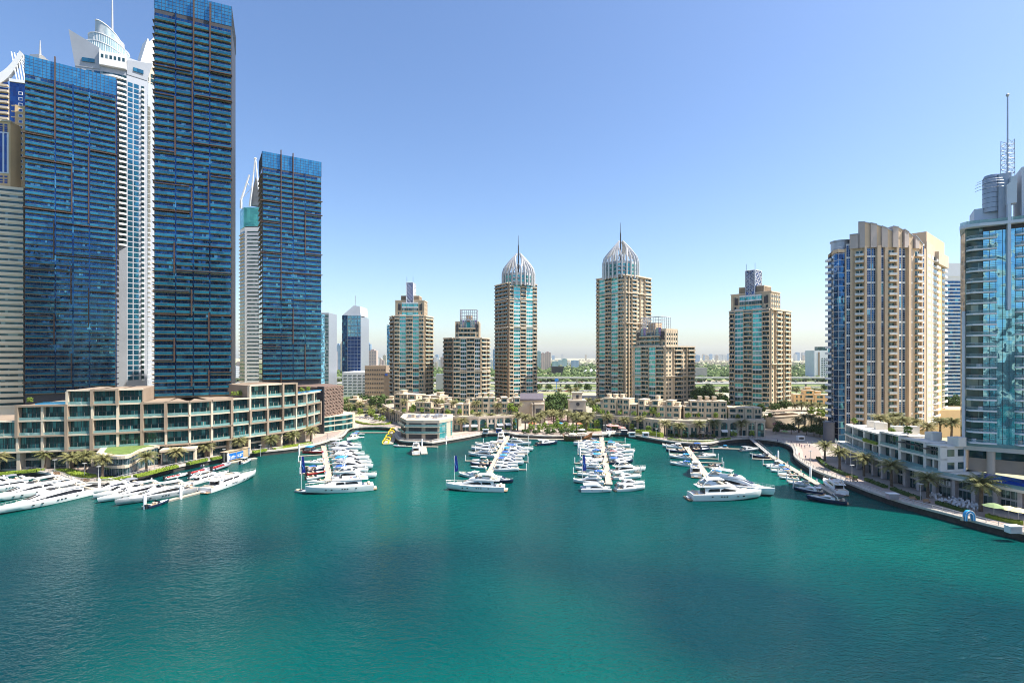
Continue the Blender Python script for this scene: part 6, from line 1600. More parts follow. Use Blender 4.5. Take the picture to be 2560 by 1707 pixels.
# ---------------------------------------------------------------- piers
M_plank = mat('pier_planks', (.50,.44,.34), .85, var=.12, scale=1.2); M_float = mat('float_side', (.30,.28,.25), .8); M_pile = mat('white_pile', (.80,.79,.76), .5, var=.05)
M_hull = mat('white_gelcoat', (.80,.80,.78), .25, var=.03, scale=.2, coat=.3); M_navy = mat('navy_gelcoat', (.02,.03,.08), .2, coat=.4); M_silver = mat('silver_gelcoat', (.50,.52,.54), .25, metal=.2, coat=.3)
M_red = mat('red_gelcoat', (.45,.03,.03), .3); M_foul = mat('dark_waterline', (.05,.06,.07), .6); M_bglass = mat('smoked_boat_glass', (.012,.014,.02), .08, spec=.8)
M_teak = mat('teak_deck', (.40,.26,.15), .7, var=.1, scale=2); M_seat = mat('cream_cushion', (.62,.54,.42), .8); M_blackp = mat('black_plastic', (.025,.025,.03), .4); M_wood = mat('varnished_hull', (.26,.11,.035), .4, var=.2, scale=.6)
M_canvas = mat('white_canvas', (.74,.74,.72), .9); M_blue = mat('blue_canvas', (.03,.12,.45), .9); M_lblue = mat('bright_blue_canvas', (.03,.30,.65), .9); M_redseat = mat('red_seat', (.55,.03,.03), .7); M_yel = mat('yellow_plastic', (.75,.55,.02), .5)
M_greyc = mat('grey_canvas', (.25,.26,.29), .9); M_redc = mat('faded_red_canvas', (.60,.22,.20), .9); M_tanc = mat('tan_canvas', (.45,.36,.26), .9)
PIERW = ['leftmost central pier','pier below the octagonal restaurant','straight pier near the wooden boat','pier with the big yacht across its end','long slanting pier on the right','mooring under the rounded pavilion']
def pier(k, a, c, fingers, w_=2.4):
    W = Wall(a, c); T = Thing('floating_pier', 'pale planked floating walkway, the '+PIERW[k], 'pier', (*W.pt(W.L/2,0,0)[:2], 0))
    g = MB(); W.box(g, 0, W.L, -w_/2, w_/2, .42, .62); g.k = 1; W.box(g, .1, W.L-.1, -w_/2+.1, w_/2-.1, -.2, .42); T.part('walkway', g, [M_plank, M_float])
    for (s, side, ln) in fingers:
        g = MB(); u = s*W.L; d0, d1 = (w_/2, w_/2+ln) if side > 0 else (-w_/2-ln, -w_/2); W.box(g, u-.55, u+.55, d0, d1, .38, .56); g.k = 1; W.box(g, u-.45, u+.45, d0, d1, -.2, .38); T.part('finger', g, [M_plank, M_float])
        q = W.pt(u, d1 if side > 0 else d0, 0); T.part('pile', MB().lathe([(.2,-1),(.2,2.6),(.05,3.0)], q[0], q[1], 8), M_pile)
    n = int(W.L/7)
    for i in range(n):
        q = W.pt((i+.5)*W.L/n, (w_/2-.3)*(1 if i % 2 else -1), 0); g = MB().box(q[0]-.18,q[1]-.18,.62,q[0]+.18,q[1]+.18,1.6); g.k = 1; g.box(q[0]-.2,q[1]-.2,1.6,q[0]+.2,q[1]+.2,1.75); T.part('power_post', g, [M_white, (M_blue, M_yel, M_redseat)[i%3]])
    return T, W
D1a, D1b = PT(809,1117), PT(823,1206); D2a, D2b = PT(1270,1092), PT(1220,1192); D3a, D3b = PT(1503,1093), PT(1523,1214); D4a, D4b = PT(1716,1119), PT(1772,1200); D5a, D5b = PT(1927,1142), PT(2094,1243)
pier(0, D1a, D1b, [(.12,1,10),(.3,1,10),(.47,1,10),(.62,1,9),(.78,1,9),(.2,-1,12),(.4,-1,12),(.6,-1,12),(.8,-1,13)])
pier(1, D2a, D2b, [(.15,-1,11),(.35,-1,12),(.55,-1,12),(.72,-1,13),(.88,-1,13),(.25,1,10),(.48,1,11),(.72,1,12)])
pier(2, D3a, D3b, [(.15,1,10),(.33,1,11),(.5,1,11),(.68,1,12),(.86,1,12),(.15,-1,11),(.33,-1,12),(.5,-1,12),(.8,-1,12)])
pier(3, D4a, D4b, [(.1,1,9),(.3,1,9),(.22,-1,9),(.42,-1,9),(.55,-1,9),(.68,-1,8),(.9,-1,8)])
pier(4, D5a, D5b, [(.12,1,9),(.3,1,8),(.45,1,8),(.58,1,8),(.72,1,8),(.86,1,9)])
W = Wall(PT(1874,1104), D5a); T = Thing('gangway', 'dark sloping gangway from the quay down to the slanting pier', 'gangway', (*W.pt(W.L/2,0,0)[:2], .6)); P = W.pt
g = MB(); g.hexa([P(0,-.9,GZ-.1),P(0,.9,GZ-.1),P(W.L,.9,.55),P(W.L,-.9,.55),P(0,-.9,GZ+.1),P(0,.9,GZ+.1),P(W.L,.9,.7),P(W.L,-.9,.7)]); T.part('deck', g, M_grey)
for s in (-.9,.9):
    g = MB(); g.tube([P(0,s,GZ+1.2),P(W.L,s,1.7)], .07, 4)
    for k in range(16): t = k/15; g.tube([P(t*W.L,s,GZ+(.6-GZ)*t),P(min(W.L,(t+.5/15)*W.L),s,GZ+1.2+(1.7-GZ-1.2)*t)], .05, 4)
    T.part('truss_rail', g, M_alu)
def dock_solo(a, c, label, w_=2.6, z=.6):
    W = Wall(a, c); mb = MB(); W.box(mb, 0, W.L, -w_/2, w_/2, z-.25, z); mb.k = 1; W.box(mb, .1, W.L-.1, -w_/2+.1, w_/2-.1, -.3, z-.25); return solo('floating_dock', mb, [M_plank, M_float], label, 'dock')
dock_solo(PT(1294,1098), PT(1492,1102), 'long low dock under the plaza quay', 2.2); dock_solo(PT(885,1083), PT(985,1083), 'curved end low dock in the small inner basin', 1.6)
dock_solo(PT(970,1112), PT(992,1076), 'dock with yellow inflatables beside the restaurant', 5); dock_solo(PT(992,1117), PT(1095,1119), 'low dock along the restaurant quay', 1.6); dock_solo(PT(1058,1119), PT(1061,1137), 'stub dock beside the yacht under the restaurant', 3)
dock_solo(PT(358,1270), PT(520,1228), 'finger dock beside the silver yacht', 1.6); dock_solo(PT(430,1216), PT(512,1228), 'wide dock joining the left yachts', 3); dock_solo(PT(200,1222), PT(300,1229), 'sand coloured dock behind the yacht bows', 2.6)
dock_solo(PT(1775,1122.5), PT(1850,1124.5), 'dark dock in the small inner bay', 1.6); dock_solo(PT(560,1161), PT(640,1147), 'dock in front of the blue ferry kiosk', 2.4)
for k, (px, py) in enumerate(((248,1227),(362,1272),(452,1247),(570,1158),(748,1134),(1115,1110),(1055,1119),(2026,1195),(1945,1151),(1450,1141),(1446,1125))):
    x, y = PT(px, py); solo('mooring_pile', MB().lathe([(.42,-1),(.42,4.0),(.05,4.6)], x, y, 9), M_pile, 'white mooring pile standing in the water, %s from the left' % ORD[k], 'pile', 'mooring piles', smooth=40, loc=(x,y,0))

# ---------------------------------------------------------------- boats (stern at x=0, bow towards +x)
def hull_mb(L, B, H, rake=.10, fine=2.4, sternw=.92, sheer=.45, draft=.5):
    mb = MB(); N = 16; rows = []
    for i in range(N+1):
        t = i/N; bw = B/2*(sternw+(1-sternw)*min(1,t/.35))*(max(0,1-max(0,(t-.42)/.58)**fine))**.75
        bw = max(bw, .02); s = H*(.86+sheer*t*t*.75); zc = .12+.55*H*max(0,t-.4)**1.5
        bc = bw*(.90-.35*t*t); xk = t*L-rake*L*max(0,t-.5)**2*2.2; xm = t*L-rake*L*.35*max(0,t-.5)**2*2.2
        rows.append([(xk,0,-draft*(1-t**3)),(xm,-bc,zc),(t*L,-bw*.99,s*.62+zc*.38),(t*L,-bw,s),(t*L,-bw*.90,s+.03),(t*L,0,s+.05+.04*bw),(t*L,bw*.90,s+.03),(t*L,bw,s),(t*L,bw*.99,s*.62+zc*.38),(xm,bc,zc)])
    v = [p for r in rows for p in r]; f = []; m = []
    for i in range(N):
        for j in range(10):
            a, b_ = i*10+j, i*10+(j+1)%10; f.append((a, b_, b_+10, a+10)); m.append(1 if j in (0,9) else (0))
    f.append(tuple(range(10))); m.append(0); f.append(tuple(N*10+k for k in range(9,-1,-1))); m.append(0)
    f = [q[::-1] for q in f]
    mb.v = v; mb.f = f; mb.m = m; return mb
def sheerz(L, H, x, sheer=.45): t = x/L; return H*(.86+sheer*t*t*.75)+.06
def loft(mb, secs, crown=.12):
    rows = []
    for (x, w_, z0, z1, tk) in secs: rows.append([(x,-w_,z0),(x,-w_*tk,z1-.06*(z1-z0)),(x,-w_*tk*.86,z1),(x,0,z1+crown*min(1,w_)),(x,w_*tk*.86,z1),(x,w_*tk,z1-.06*(z1-z0)),(x,w_,z0)])
    n = len(mb.v); K = 7; m = len(rows); mb.v += [p for r in rows for p in r]
    for i in range(m-1):
        for j in range(K-1): a = n+i*K+j; mb.f.append((a,a+K,a+K+1,a+1)[::-1]); mb.m.append(mb.k)
    mb.f.append(tuple(n+k for k in range(K))[::-1]); mb.m.append(mb.k); mb.f.append(tuple(n+(m-1)*K+k for k in range(K))); mb.m.append(mb.k)
    return mb
def sec_at(secs, x):
    for a, c in zip(secs, secs[1:]):
        if a[0] <= x <= c[0]: t = (x-a[0])/(c[0]-a[0]); return tuple(a[k]+(c[k]-a[k])*t for k in range(5))
    return secs[-1]
def sidewin(mb, secs, x0, x1, h0, h1, taper=0.0, off=.05, n=6):
    for s in (-1, 1):
        pts = []
        for i in range(n+1):
            t = i/n; x = x0+(x1-x0)*t; q = sec_at(secs, x); k0 = h0; k1 = h1-(h1-h0)*taper*t**1.5*.95-(h1-h0)*.5*max(0,.15-t)/.15
            row = []
            for h in (k0, max(k1,k0+.02)): row.append((x, s*(q[1]*(1-(1-q[4])*h)+off), q[2]+(q[3]-q[2])*h*.94))
            pts.append(row)
        for a, c in zip(pts, pts[1:]):
            f = (a[0], c[0], c[1], a[1]); mb.quad(*(f if s < 0 else f[::-1]))
def topwin(mb, secs, x0, x1, wf=.8, off=.05):
    a, c = sec_at(secs, x0), sec_at(secs, x1)
    for (y0, y1) in ((-wf, -.02), (.02, wf)):
        mb.quad((a[0],a[1]*a[4]*y0,a[3]+off+.05),(c[0],c[1]*c[4]*y0,c[3]+off+.05),(c[0],c[1]*c[4]*y1,c[3]+off+.07),(a[0],a[1]*a[4]*y1,a[3]+off+.07))
def canopy_mb(x0, x1, w_, z, arch=.25, posts=None, thick=.06):
    g = MB(); rows = []; n = 6
    for i in range(5):
        x = x0+(x1-x0)*i/4; zz = z+arch*.5*math.sin(math.pi*i/4); rows.append([(x, w_*math.cos(math.pi*(1-k/n)), zz+arch*math.sin(math.pi*k/n)-arch*.3) for k in range(n+1)])
    v = [p for r in rows for p in r]; K = n+1; v2 = [(x,y,zz-thick) for x,y,zz in v]; N_ = len(v)
    f = [(i*K+j,(i+1)*K+j,(i+1)*K+j+1,i*K+j+1) for i in range(4) for j in range(n)]
    g.add(v+v2, f+[tuple(q+N_ for q in ff[::-1]) for ff in f]); return g
def yacht(L=24, style=0):
    B, Hh = 5.9, 2.5; T = Thing('motor_yacht', 'x', 'yacht', (0,0,0))
    h = hull_mb(L, B, Hh, sheer=.42); T.part('hull', h, [M_hull, M_foul], smooth=35)
    secs = [(4.2,2.25,2.15,4.35,.93),(11,2.3,2.2,4.5,.9),(14.5,2.1,2.35,4.2,.84),(17.2,1.75,2.5,3.3,.8),(20.2,1.0,2.75,2.95,.8)]
    T.part('cabin', loft(MB(), secs), M_hull, smooth=35)
    g = MB(); 
    if style == 0: sidewin(g, secs, 5.2, 9.0, .38, .80); sidewin(g, secs, 9.3, 16.5, .36, .84, taper=.9)
    elif style == 1: sidewin(g, secs, 5.5, 10.0, .42, .78); sidewin(g, secs, 10.3, 13.2, .42, .78)
    else: sidewin(g, secs, 4.6, 18.0, .22, .86, taper=.9)
    topwin(g, secs, 14.4, 17.3); g.box(4.08,-1.7,2.25,4.18,1.7,4.0); T.part('window', g, M_bglass)
    fs = [(1.9,2.2,4.35,4.6,.98),(4,2.4,4.4,4.75,.98),(11,2.2,4.5,5.2,.92),(13,1.8,4.5,5.3,.85),(14.6,1.2,4.35,4.55,.8)]
    T.part('flybridge', loft(MB(), fs, .02), M_hull, smooth=35)
    for q in ((3,-1.6,4.72,6.2,-.6,5.15),(3,.5,4.72,5,1.7,5.15),(9.4,-1.5,5.1,10.8,1.5,5.45),(17.3,-.75,3.05,19.2,.75,3.28),(1.2,-1.8,2.25,2.0,1.8,2.75)): T.part('seat', MB().box(*q), M_seat)
    g = MB(); w2 = [(11.2,1.7,5.2,5.75,.8),(12.2,1.4,5.25,5.3,.8)]; loft(g, w2, .02); T.part('windscreen', g, M_bglass)
    if style != 1:
        g = canopy_mb(4.6, 10.6, 2.0, 6.75, .12, thick=.14); T.part('hardtop', g, M_hull)
        g = MB()
        for s in (-1,1): g.tube([(3.2,s*2.15,4.6),(4.2,s*2.05,5.9),(5.4,s*1.9,6.7)], .17, 5); g.tube([(10.6,s*1.8,5.2),(9.6,s*1.7,6.7)], .07, 4)
        T.part('radar_arch', g, M_hull)
        g = MB().lathe([(.1,6.8),(.42,6.95),(.45,7.25),(.3,7.5),(.05,7.6)], 6.0, .7, 10); g.lathe([(.05,6.8),(.05,7.9),(.3,7.9),(.3,8.0),(.02,8.1)], 5.4, -.4, 8); T.part('radar_dome', g, M_white, smooth=40)
    else:
        g = MB()
        for s in (-1,1): g.tube([(4.6,s*2.1,4.6),(5.6,s*1.9,6.2)], .2, 5)
        g.box(5.2,-2.0,6.1,6.4,2.0,6.35); T.part('radar_arch', g, M_hull); g = MB().lathe([(.5,5.55),(.5,5.7)], 8, 1.9, 10); T.part('lifebuoy', g, M_redseat)
    g = MB().box(-1.3,-2.4,.35,.1,2.4,.55); g.box(.2,-2.3,2.14,4.1,2.3,2.22); T.part('teak_deck', g, M_teak)
    g = MB()
    for k, x in enumerate((6,9,9.9,10.8,14.5,16.5)):
        for s in (-1,1): y = (B/2*(.92+.08*min(1,x/L/.35))*(max(0,1-max(0,(x/L-.42)/.58)**2.4))**.75)+.03; z = 1.35; g.box(x,min(s*y,s*(y-.12)),z,x+.55,max(s*y,s*(y-.12)),z+.33)
    T.part('porthole', g, M_bglass)
    g = MB(); 
    for s in (-1,1): 
        pts = [(x, s*(B/2*(max(0,1-max(0,(x/L-.42)/.58)**2.4))**.75-.12), sheerz(L,Hh,x)+.75) for x in [14+10*k/7*.985 for k in range(8)]]; g.tube(pts, .045, 4)
        for p in pts[::1]: g.tube([(p[0],p[1],p[2]-.75),p], .035, 4)
    T.part('bow_rail', g, M_chrome)
    g = MB().tube([(-.9,0,.55),(-.9,0,1.2)], .05, 4); g.box(-1.1,-.9,.55,-.4,.9,.95); T.part('stern_locker', g, M_white)
    return T.e
def cruiser(L=13, style=0):
    B, Hh = 3.9, 1.45; T = Thing('cabin_cruiser', 'x', 'motorboat', (0,0,0)); T.part('hull', hull_mb(L, B, Hh, sheer=.5), [M_hull, M_foul], smooth=35)
    if style == 0: secs = [(3.6,1.45,1.3,1.75,.92),(5.2,1.5,1.35,2.45,.86),(7.0,1.45,1.4,2.5,.8),(9.0,1.15,1.5,1.85,.8),(11.3,.55,1.7,1.78,.8)]
    else: secs = [(3.0,1.55,1.25,2.6,.9),(5.0,1.6,1.3,3.0,.84),(7.0,1.45,1.4,2.8,.78),(8.8,1.2,1.5,1.95,.8),(11.2,.6,1.7,1.8,.8)]
    T.part('cabin', loft(MB(), secs, .08), M_hull, smooth=35)
    g = MB(); sidewin(g, secs, 4.0 if style else 5.0, 8.4, .38, .86, taper=.9); topwin(g, secs, 7.0, 8.9, .9); T.part('window', g, M_bglass)
    g = MB().box(.5,-1.5,1.28,3.4,1.5,1.36); g.box(-.7,-1.6,.3,.2,1.6,.45); T.part('teak_deck', g, M_teak)
    for q in ((.6,-1.45,1.3,1.3,1.45,1.85),(2.2,.5,1.3,3.2,1.4,1.9),(9.0,-.6,1.75,10.8,.6,1.98)): T.part('seat', MB().box(*q), M_seat)
    g = MB()
    for s in (-1,1): g.tube([(2.6,s*1.7,1.4),(3.2,s*1.6,2.7),(4.0,s*1.3,3.25)], .12, 5)
    g.tube([(4.0,-1.3,3.25),(4.0,1.3,3.25)], .14, 5); T.part('radar_arch', g, M_hull)
    o = T.part('canopy', canopy_mb(.9 if style == 0 else 1.0, 4.6 if style == 0 else 3.4, 1.6, 3.05, .28), M_canvas); o.material_slots[0].link = 'OBJECT'; o.material_slots[0].material = M_canvas
    g = MB()
    for s in (-1,1):
        pts = [(x, s*(B/2*(max(0,1-max(0,(x/L-.42)/.58)**2.4))**.75-.08), sheerz(L,Hh,x,.5)+.55) for x in [7.5+5.4*k/6 for k in range(7)]]; g.tube(pts, .035, 4)
    T.part('bow_rail', g, M_chrome)
    return T.e
def speedboat(L=8, style=0):
    B, Hh = 2.5, .95; T = Thing('speedboat', 'x', 'motorboat', (0,0,0)); o = T.part('hull', hull_mb(L, B, Hh, sheer=.35, draft=.35), [M_hull, M_foul], smooth=35); o.material_slots[0].link = 'OBJECT'; o.material_slots[0].material = M_hull
    secs = [(3.6,.95,.85,1.0,.9),(4.4,.9,.88,1.22,.85),(5.6,.7,.95,1.12,.85),(7.2,.25,1.05,1.1,.85)]
    T.part('foredeck', loft(MB(), secs, .05), M_hull, smooth=35)
    g = MB(); g.add([(4.1,-.95,1.15),(4.1,.95,1.15),(3.7,.85,1.65),(3.7,-.85,1.65)], [(0,1,2,3)]); g.add([(4.1,-.95,1.15),(3.7,-.85,1.65),(3.0,-1.0,1.5),(3.0,-1.05,1.1)], [(0,1,2,3)]); g.add([(4.1,.95,1.15),(3.0,1.05,1.1),(3.0,1.0,1.5),(3.7,.85,1.65)], [(0,1,2,3)]); T.part('windscreen', g, M_bglass)
    g = MB().box(.5,-.95,.86,3.6,.95,.93); T.part('cockpit_floor', g, M_teak)
    for q in ((.5,-.9,.93,1.1,.9,1.3),(2.4,-.8,.93,3.0,-.2,1.4),(2.4,.2,.93,3.0,.8,1.4)): o = T.part('seat', MB().box(*q), M_seat); o.material_slots[0].link = 'OBJECT'; o.material_slots[0].material = M_seat
    if style != 2: T.part('outboard_motor', MB().box(-.55,-.28,.1,.0,.28,1.0).box(-.65,-.33,.95,.1,.33,1.5), M_blackp)
    if style == 1:
        o = T.part('canopy', canopy_mb(1.0, 3.8, 1.1, 2.35, .2), M_canvas); o.material_slots[0].link = 'OBJECT'; o.material_slots[0].material = M_canvas
        g = MB()
        for s in (-1,1):
            for x in (1.4,3.4): g.tube([(x,s*1.05,1.0),(x,s*1.05,2.35)], .04, 4)
        T.part('canopy_frame', g, M_chrome)
    return T.e
def rib(L=8.5):
    T = Thing('inflatable_boat', 'x', 'motorboat', (0,0,0)); g = MB()
    for s in (-1,1): g.tube([(0,s*1.15,.55),(5.2,s*1.15,.6),(6.8,s*.95,.7),(8.0,s*.5,.85),(8.5,0,.95)], .34, 8)
    o = T.part('tube_collar', g, M_greyc, smooth=60); o.material_slots[0].link = 'OBJECT'; o.material_slots[0].material = M_greyc
    T.part('hull', hull_mb(8.0, 2.0, .5, sheer=.6, draft=.3), [M_hull, M_foul], smooth=35)
    for x in (.9,1.8,2.7,3.6,4.5): o = T.part('seat', MB().box(x,-.7,.5,x+.5,.7,1.0), M_redseat); o.material_slots[0].link = 'OBJECT'; o.material_slots[0].material = M_redseat
    T.part('console', MB().box(5.2,-.45,.5,5.8,.45,1.4), M_white); T.part('outboard_motor', MB().box(-.6,-.28,.1,.0,.28,1.0).box(-.65,-.33,.95,.1,.33,1.5), M_blackp)
    return T.e
def catamaran(L=15):
    T = Thing('catamaran', 'x', 'catamaran', (0,0,0))
    for s in (-1,1):
        h = hull_mb(L, 1.9, 1.9, sheer=.15, fine=4); h.xf(Matrix.Translation((0,s*2.2,0))); T.part('hull', h, [M_hull, M_foul], smooth=35)
    T.part('bridge_deck', MB().box(.6,-2.6,1.0,13.0,2.6,1.95), M_hull)
    secs = [(2.5,2.5,1.9,3.3,.95),(9.5,2.4,1.9,3.4,.93),(12.5,2.1,1.9,2.0,.9)]; T.part('cabin', loft(MB(), secs), M_hull, smooth=35)
    g = MB(); sidewin(g, secs, 4.6, 10.6, .25, .8, taper=.6); topwin(g, secs, 9.7, 12, .8); T.part('window', g, M_bglass)
    T.part('flybridge', loft(MB(), [(1.2,2.5,3.4,3.6,.97),(8,2.4,3.45,4.3,.93),(9,2.0,3.45,3.6,.9)], .02), M_hull); g = MB().box(2.5,-1.6,3.6,6.5,1.6,3.9); T.part('seat', g, M_seat)
    g = MB()
    for x in (5.0,10.2): g.box(x,-3.2,1.0,x+.45,-3.1,1.3)
    T.part('porthole', g, M_bglass); return T.e
BPROTO = {}
MK = {'y0':(lambda: yacht(24,0),24),'y1':(lambda: yacht(24,1),24),'y2':(lambda: yacht(24,2),24),'c0':(lambda: cruiser(13,0),13),'c1':(lambda: cruiser(13,1),13),
      's0':(lambda: speedboat(8,0),8),'s1':(lambda: speedboat(8,1),8),'s2':(lambda: speedboat(8,2),8),'r':(rib,8.5),'k':(catamaran,15)}
BK = []
def boat(kind, stern, bow, label, canopy=None, hull=None, seat=None, group=None, ln=None, cat=None):
    zs = .74 if group == g0 else 1
    f, L0 = MK[kind]
    if kind not in BPROTO: o = BPROTO[kind] = f()
    else: o = copy_tree(BPROTO[kind])
    a, c = Vector(PT(*stern)), Vector(PT(*bow)); d = c-a; ln = ln or d.length; s = ln/L0
    o.location = (a.x, a.y, 0); o.rotation_euler = (0,0,math.atan2(d.y, d.x)); o.scale = (s, max(s, .8*s+.1)*(.92 if zs < 1 else 1), s*zs)
    tag(o, label, {'y':'yacht','c':'motorboat','s':'speedboat','r':'inflatable','k':'catamaran'}[kind[0]], group)
    for ch in kids(o):
        n = ch.name.split('.')[0]
        if n == 'canopy': ch.material_slots[0].material = canopy or M_canvas
        if n in ('hull','tube_collar') and kind[0] in 'sr' and ch.material_slots[0].link == 'OBJECT': ch.material_slots[0].material = hull or (M_greyc if kind == 'r' else M_hull)
        if n == 'seat' and kind[0] in 'sr': ch.material_slots[0].material = seat or (M_redseat if kind == 'r' else M_seat)
        if n == 'hull' and hull and kind[0] in 'yc': ch.material_slots[0].link = 'OBJECT'; ch.material_slots[0].material = hull
    return o
def C1(x, y): return (700+x/5.88, 1000+y/5.88)
def C2(x, y): return (1080+x/6.533, 1020+y/6.533)
def C3(x, y): return (1380+x/6.533, 1020+y/6.533)
def C4(x, y): return (1640+x/4.523, 1060+y/4.523)
def C0(x, y): return (230+x/5.47, 1140+y/5.47)
g1 = 'boats moored at the leftmost central pier'; g2 = 'boats moored at the restaurant pier'; g3 = 'boats moored at the straight pier'; g4 = 'boats moored at the fourth pier'; g5 = 'boats moored at the slanting pier'; g0 = 'yachts moored at the left promenade'
# leftmost central pier
for i, (st, bw, k, cv, hl, lab) in enumerate((((740,690),(1195,705),'c0',M_canvas,None,'white cruiser nearest the quay'),((745,735),(1205,745),'c1',M_greyc,None,'white cruiser with grey canopy, second from the quay'),((745,790),(1150,785),'c0',M_canvas,None,'white cruiser with white canopy, third from the quay'),
    ((750,838),(1245,835),'c0',M_greyc,None,'white cruiser with grey canopy, fourth from the quay'),((775,905),(1315,895),'c1',M_canvas,None,'larger white cruiser in the middle'),((790,965),(1345,960),'c0',M_lblue,None,'white cruiser under a long bright blue cover'),
    ((800,1022),(1370,1015),'c1',M_greyc,None,'white cruiser behind the navy covered one'),((790,1085),(1300,1070),'c0',M_blue,None,'white cruiser under a navy cover'),((775,1170),(1425,1145),'y2',None,None,'long white yacht behind the big one'))):
    boat(k, C1(*st), C1(*bw), lab+', right of the leftmost central pier', cv, hl, group=g1)
for st, bw, k, cv, hl, lab in (((360,775),(640,795),'s1',M_lblue,M_red,'dark red hulled speedboat with blue canopy by the quay'),((650,925),(345,950),'c0',M_canvas,None,'white cruiser with pale canopy'),((400,1030),(665,985),'s0',None,M_hull,'white speedboat with blue cover'),((390,1060),(660,1020),'s1',M_blue,M_navy,'blue speedboat'),
    ((390,1105),(670,1068),'s0',None,M_red,'red and white speedboat'),((385,1170),(685,1130),'s0',None,M_hull,'open speedboat with black outboard'),((690,1195),(400,1225),'s2',None,M_hull,'slim white tender nearest the big yacht')):
    boat(k, C1(*st), C1(*bw), lab+', left of the leftmost central pier', cv, hl, group=g1)
boat('y1', C1(1370,1305), C1(365,1385), 'big white classic yacht lying across the leftmost central pier', group=g1)
boat('s2', C1(240,1345), C1(430,1375), 'small grey dinghy at the bow of the classic yacht', hull=M_silver, group=g1)
boat('c1', C1(1120,560), C1(985,615), 'white cruiser with blue cover in the narrow inner basin', M_blue, group=g1); boat('c0', C1(1080,565), C1(1240,560), 'small white boat behind the blue covered cruiser in the inner basin', M_canvas, group=g1); boat('s1', C1(1090,510), C1(1245,515), 'small white boat with blue top at the back of the inner basin', M_lblue, group=g1)
boat('y0', C1(2000,810), C1(2005,640), 'white flybridge yacht seen from astern below the restaurant', ln=17); boat('r', C1(1860,690), C1(1665,685), 'long grey inflatable moored below the restaurant', hull=M_greyc, seat=M_seat)
# restaurant pier
for st, bw, k, cv, lab in (((1120,570),(1140,500),'y0',None,'white flybridge yacht seen from astern at the shore end'),((1100,650),(700,630),'c0',M_canvas,'white cruiser second from the shore'),((1060,700),(640,690),'c1',M_greyc,'white cruiser with grey cover third from the shore'),((1030,800),(595,775),'y2',None,'long white yacht in the middle'),
    ((925,880),(655,872),'s1',M_canvas,'white speedboat with pale canopy'),((935,945),(620,925),'s0',None,'dark hulled open boat full of seats'),((885,990),(630,975),'s2',None,'small white open boat by the finger pier'),((790,1145),(435,1100),'c0',M_canvas,'white dark striped sports boat near the flag')):
    boat(k, C2(*st), C2(*bw), lab+', left of the restaurant pier', cv, M_navy if 'dark hulled' in lab else None, group=g2, ln=(17 if k == 'y0' else None))
for st, bw, k, cv, lab in (((1230,590),(1620,605),'y2',None,'white yacht nearest the shore'),((1190,630),(1400,620),'c0',M_lblue,'small white boat under a blue cover'),((1210,700),(1655,705),'c0',M_blue,'white cruiser with blue cover'),((1150,745),(1590,760),'c1',M_lblue,'white cruiser with light blue cover'),((1130,800),(1520,822),'c0',M_blue,'white cruiser with navy canopy'),
    ((1090,850),(1480,868),'c0',M_lblue,'white cruiser with bright blue bimini'),((1060,910),(1500,930),'c1',M_blue,'white hardtop cruiser in the middle'),((1040,955),(1405,970),'c0',M_canvas,'white sports cruiser'),((1010,1020),(1425,1032),'c1',M_canvas,'white hardtop cruiser with portholes'),((930,1190),(1330,1225),'c1',M_canvas,'dark blue hulled cruiser behind the big yacht')):
    boat(k, C2(*st), C2(*bw), lab+', right of the restaurant pier', cv, M_navy if 'dark blue hulled' in lab else None, group=g2)
boat('y0', C2(1185,1350), C2(228,1330), 'big white flybridge yacht across the end of the restaurant pier', group=g2)
boat('c1', C2(1700,612), (1394,1110), 'navy hulled cruiser lying alone before the palm plaza', M_canvas, M_navy)
# straight pier
for st, bw, k, cv, lab in (((780,600),(350,615),'c0',M_navy,'white cruiser with dark cover nearest the shore'),((790,645),(410,660),'c0',M_lblue,'white cruiser with blue cover'),((795,695),(420,700),'c1',M_greyc,'white hardtop cruiser third from the shore'),((800,770),(435,745),'c0',M_blue,'white cruiser with navy screens'),((815,800),(530,800),'c0',M_tanc,'small white cruiser with tan cover'),
    ((825,840),(495,850),'s1',M_lblue,'white speedboat with blue canopy'),((450,900),(820,885),'c0',M_canvas,'white boat with stern out and black engines'),((845,950),(460,940),'c1',M_greyc,'white cruiser with grey screens'),((840,1060),(372,1010),'y2',None,'mid sized white yacht with curved windows'),((860,1130),(412,1115),'c0',M_blue,'white cruiser with blue sun cover')):
    boat(k, C3(*st), C3(*bw), lab+', left side of the straight pier', cv, group=g3)
boat('y2', C3(850,1240), C3(345,1215), 'white flybridge yacht behind the catamaran', group=g3); boat('k', C3(470,1352), C3(965,1358), 'white catamaran motor yacht at the end of the straight pier', group=g3)
boat('y0', C3(930,400), C3(925,545), 'white flybridge yacht pointing at the camera at the shore end', ln=20, group=g3)
for st, bw, k, cv, lab in (((900,580),(1080,585),'s1',M_blue,'small boat with blue canopy'),((890,640),(1275,650),'c0',M_lblue,'white cruiser with blue cover'),((880,690),(1190,690),'c0',M_canvas,'white cruiser with long white cover'),((880,735),(1355,745),'c0',M_tanc,'white cruiser with tan cover'),((920,790),(1320,802),'c0',M_redc,'white cruiser with faded red cover'),
    ((930,845),(1310,850),'c1',M_canvas,'white hardtop cruiser'),((920,915),(1325,895),'c0',M_blue,'navy hulled cruiser'),((960,1070),(1530,1030),'y2',None,'large white yacht with open flybridge'),((990,1160),(1460,1150),'c0',M_canvas,'white sports cruiser with red foredeck cushions'),((1060,1262),(1515,1262),'c1',M_canvas,'white cruiser with white hardtop'),((1040,1355),(1520,1330),'c1',M_canvas,'white cruiser nearest the camera')):
    boat(k, C3(*st), C3(*bw), lab+', right side of the straight pier', cv, M_navy if 'navy hulled' in lab else None, group=g3)
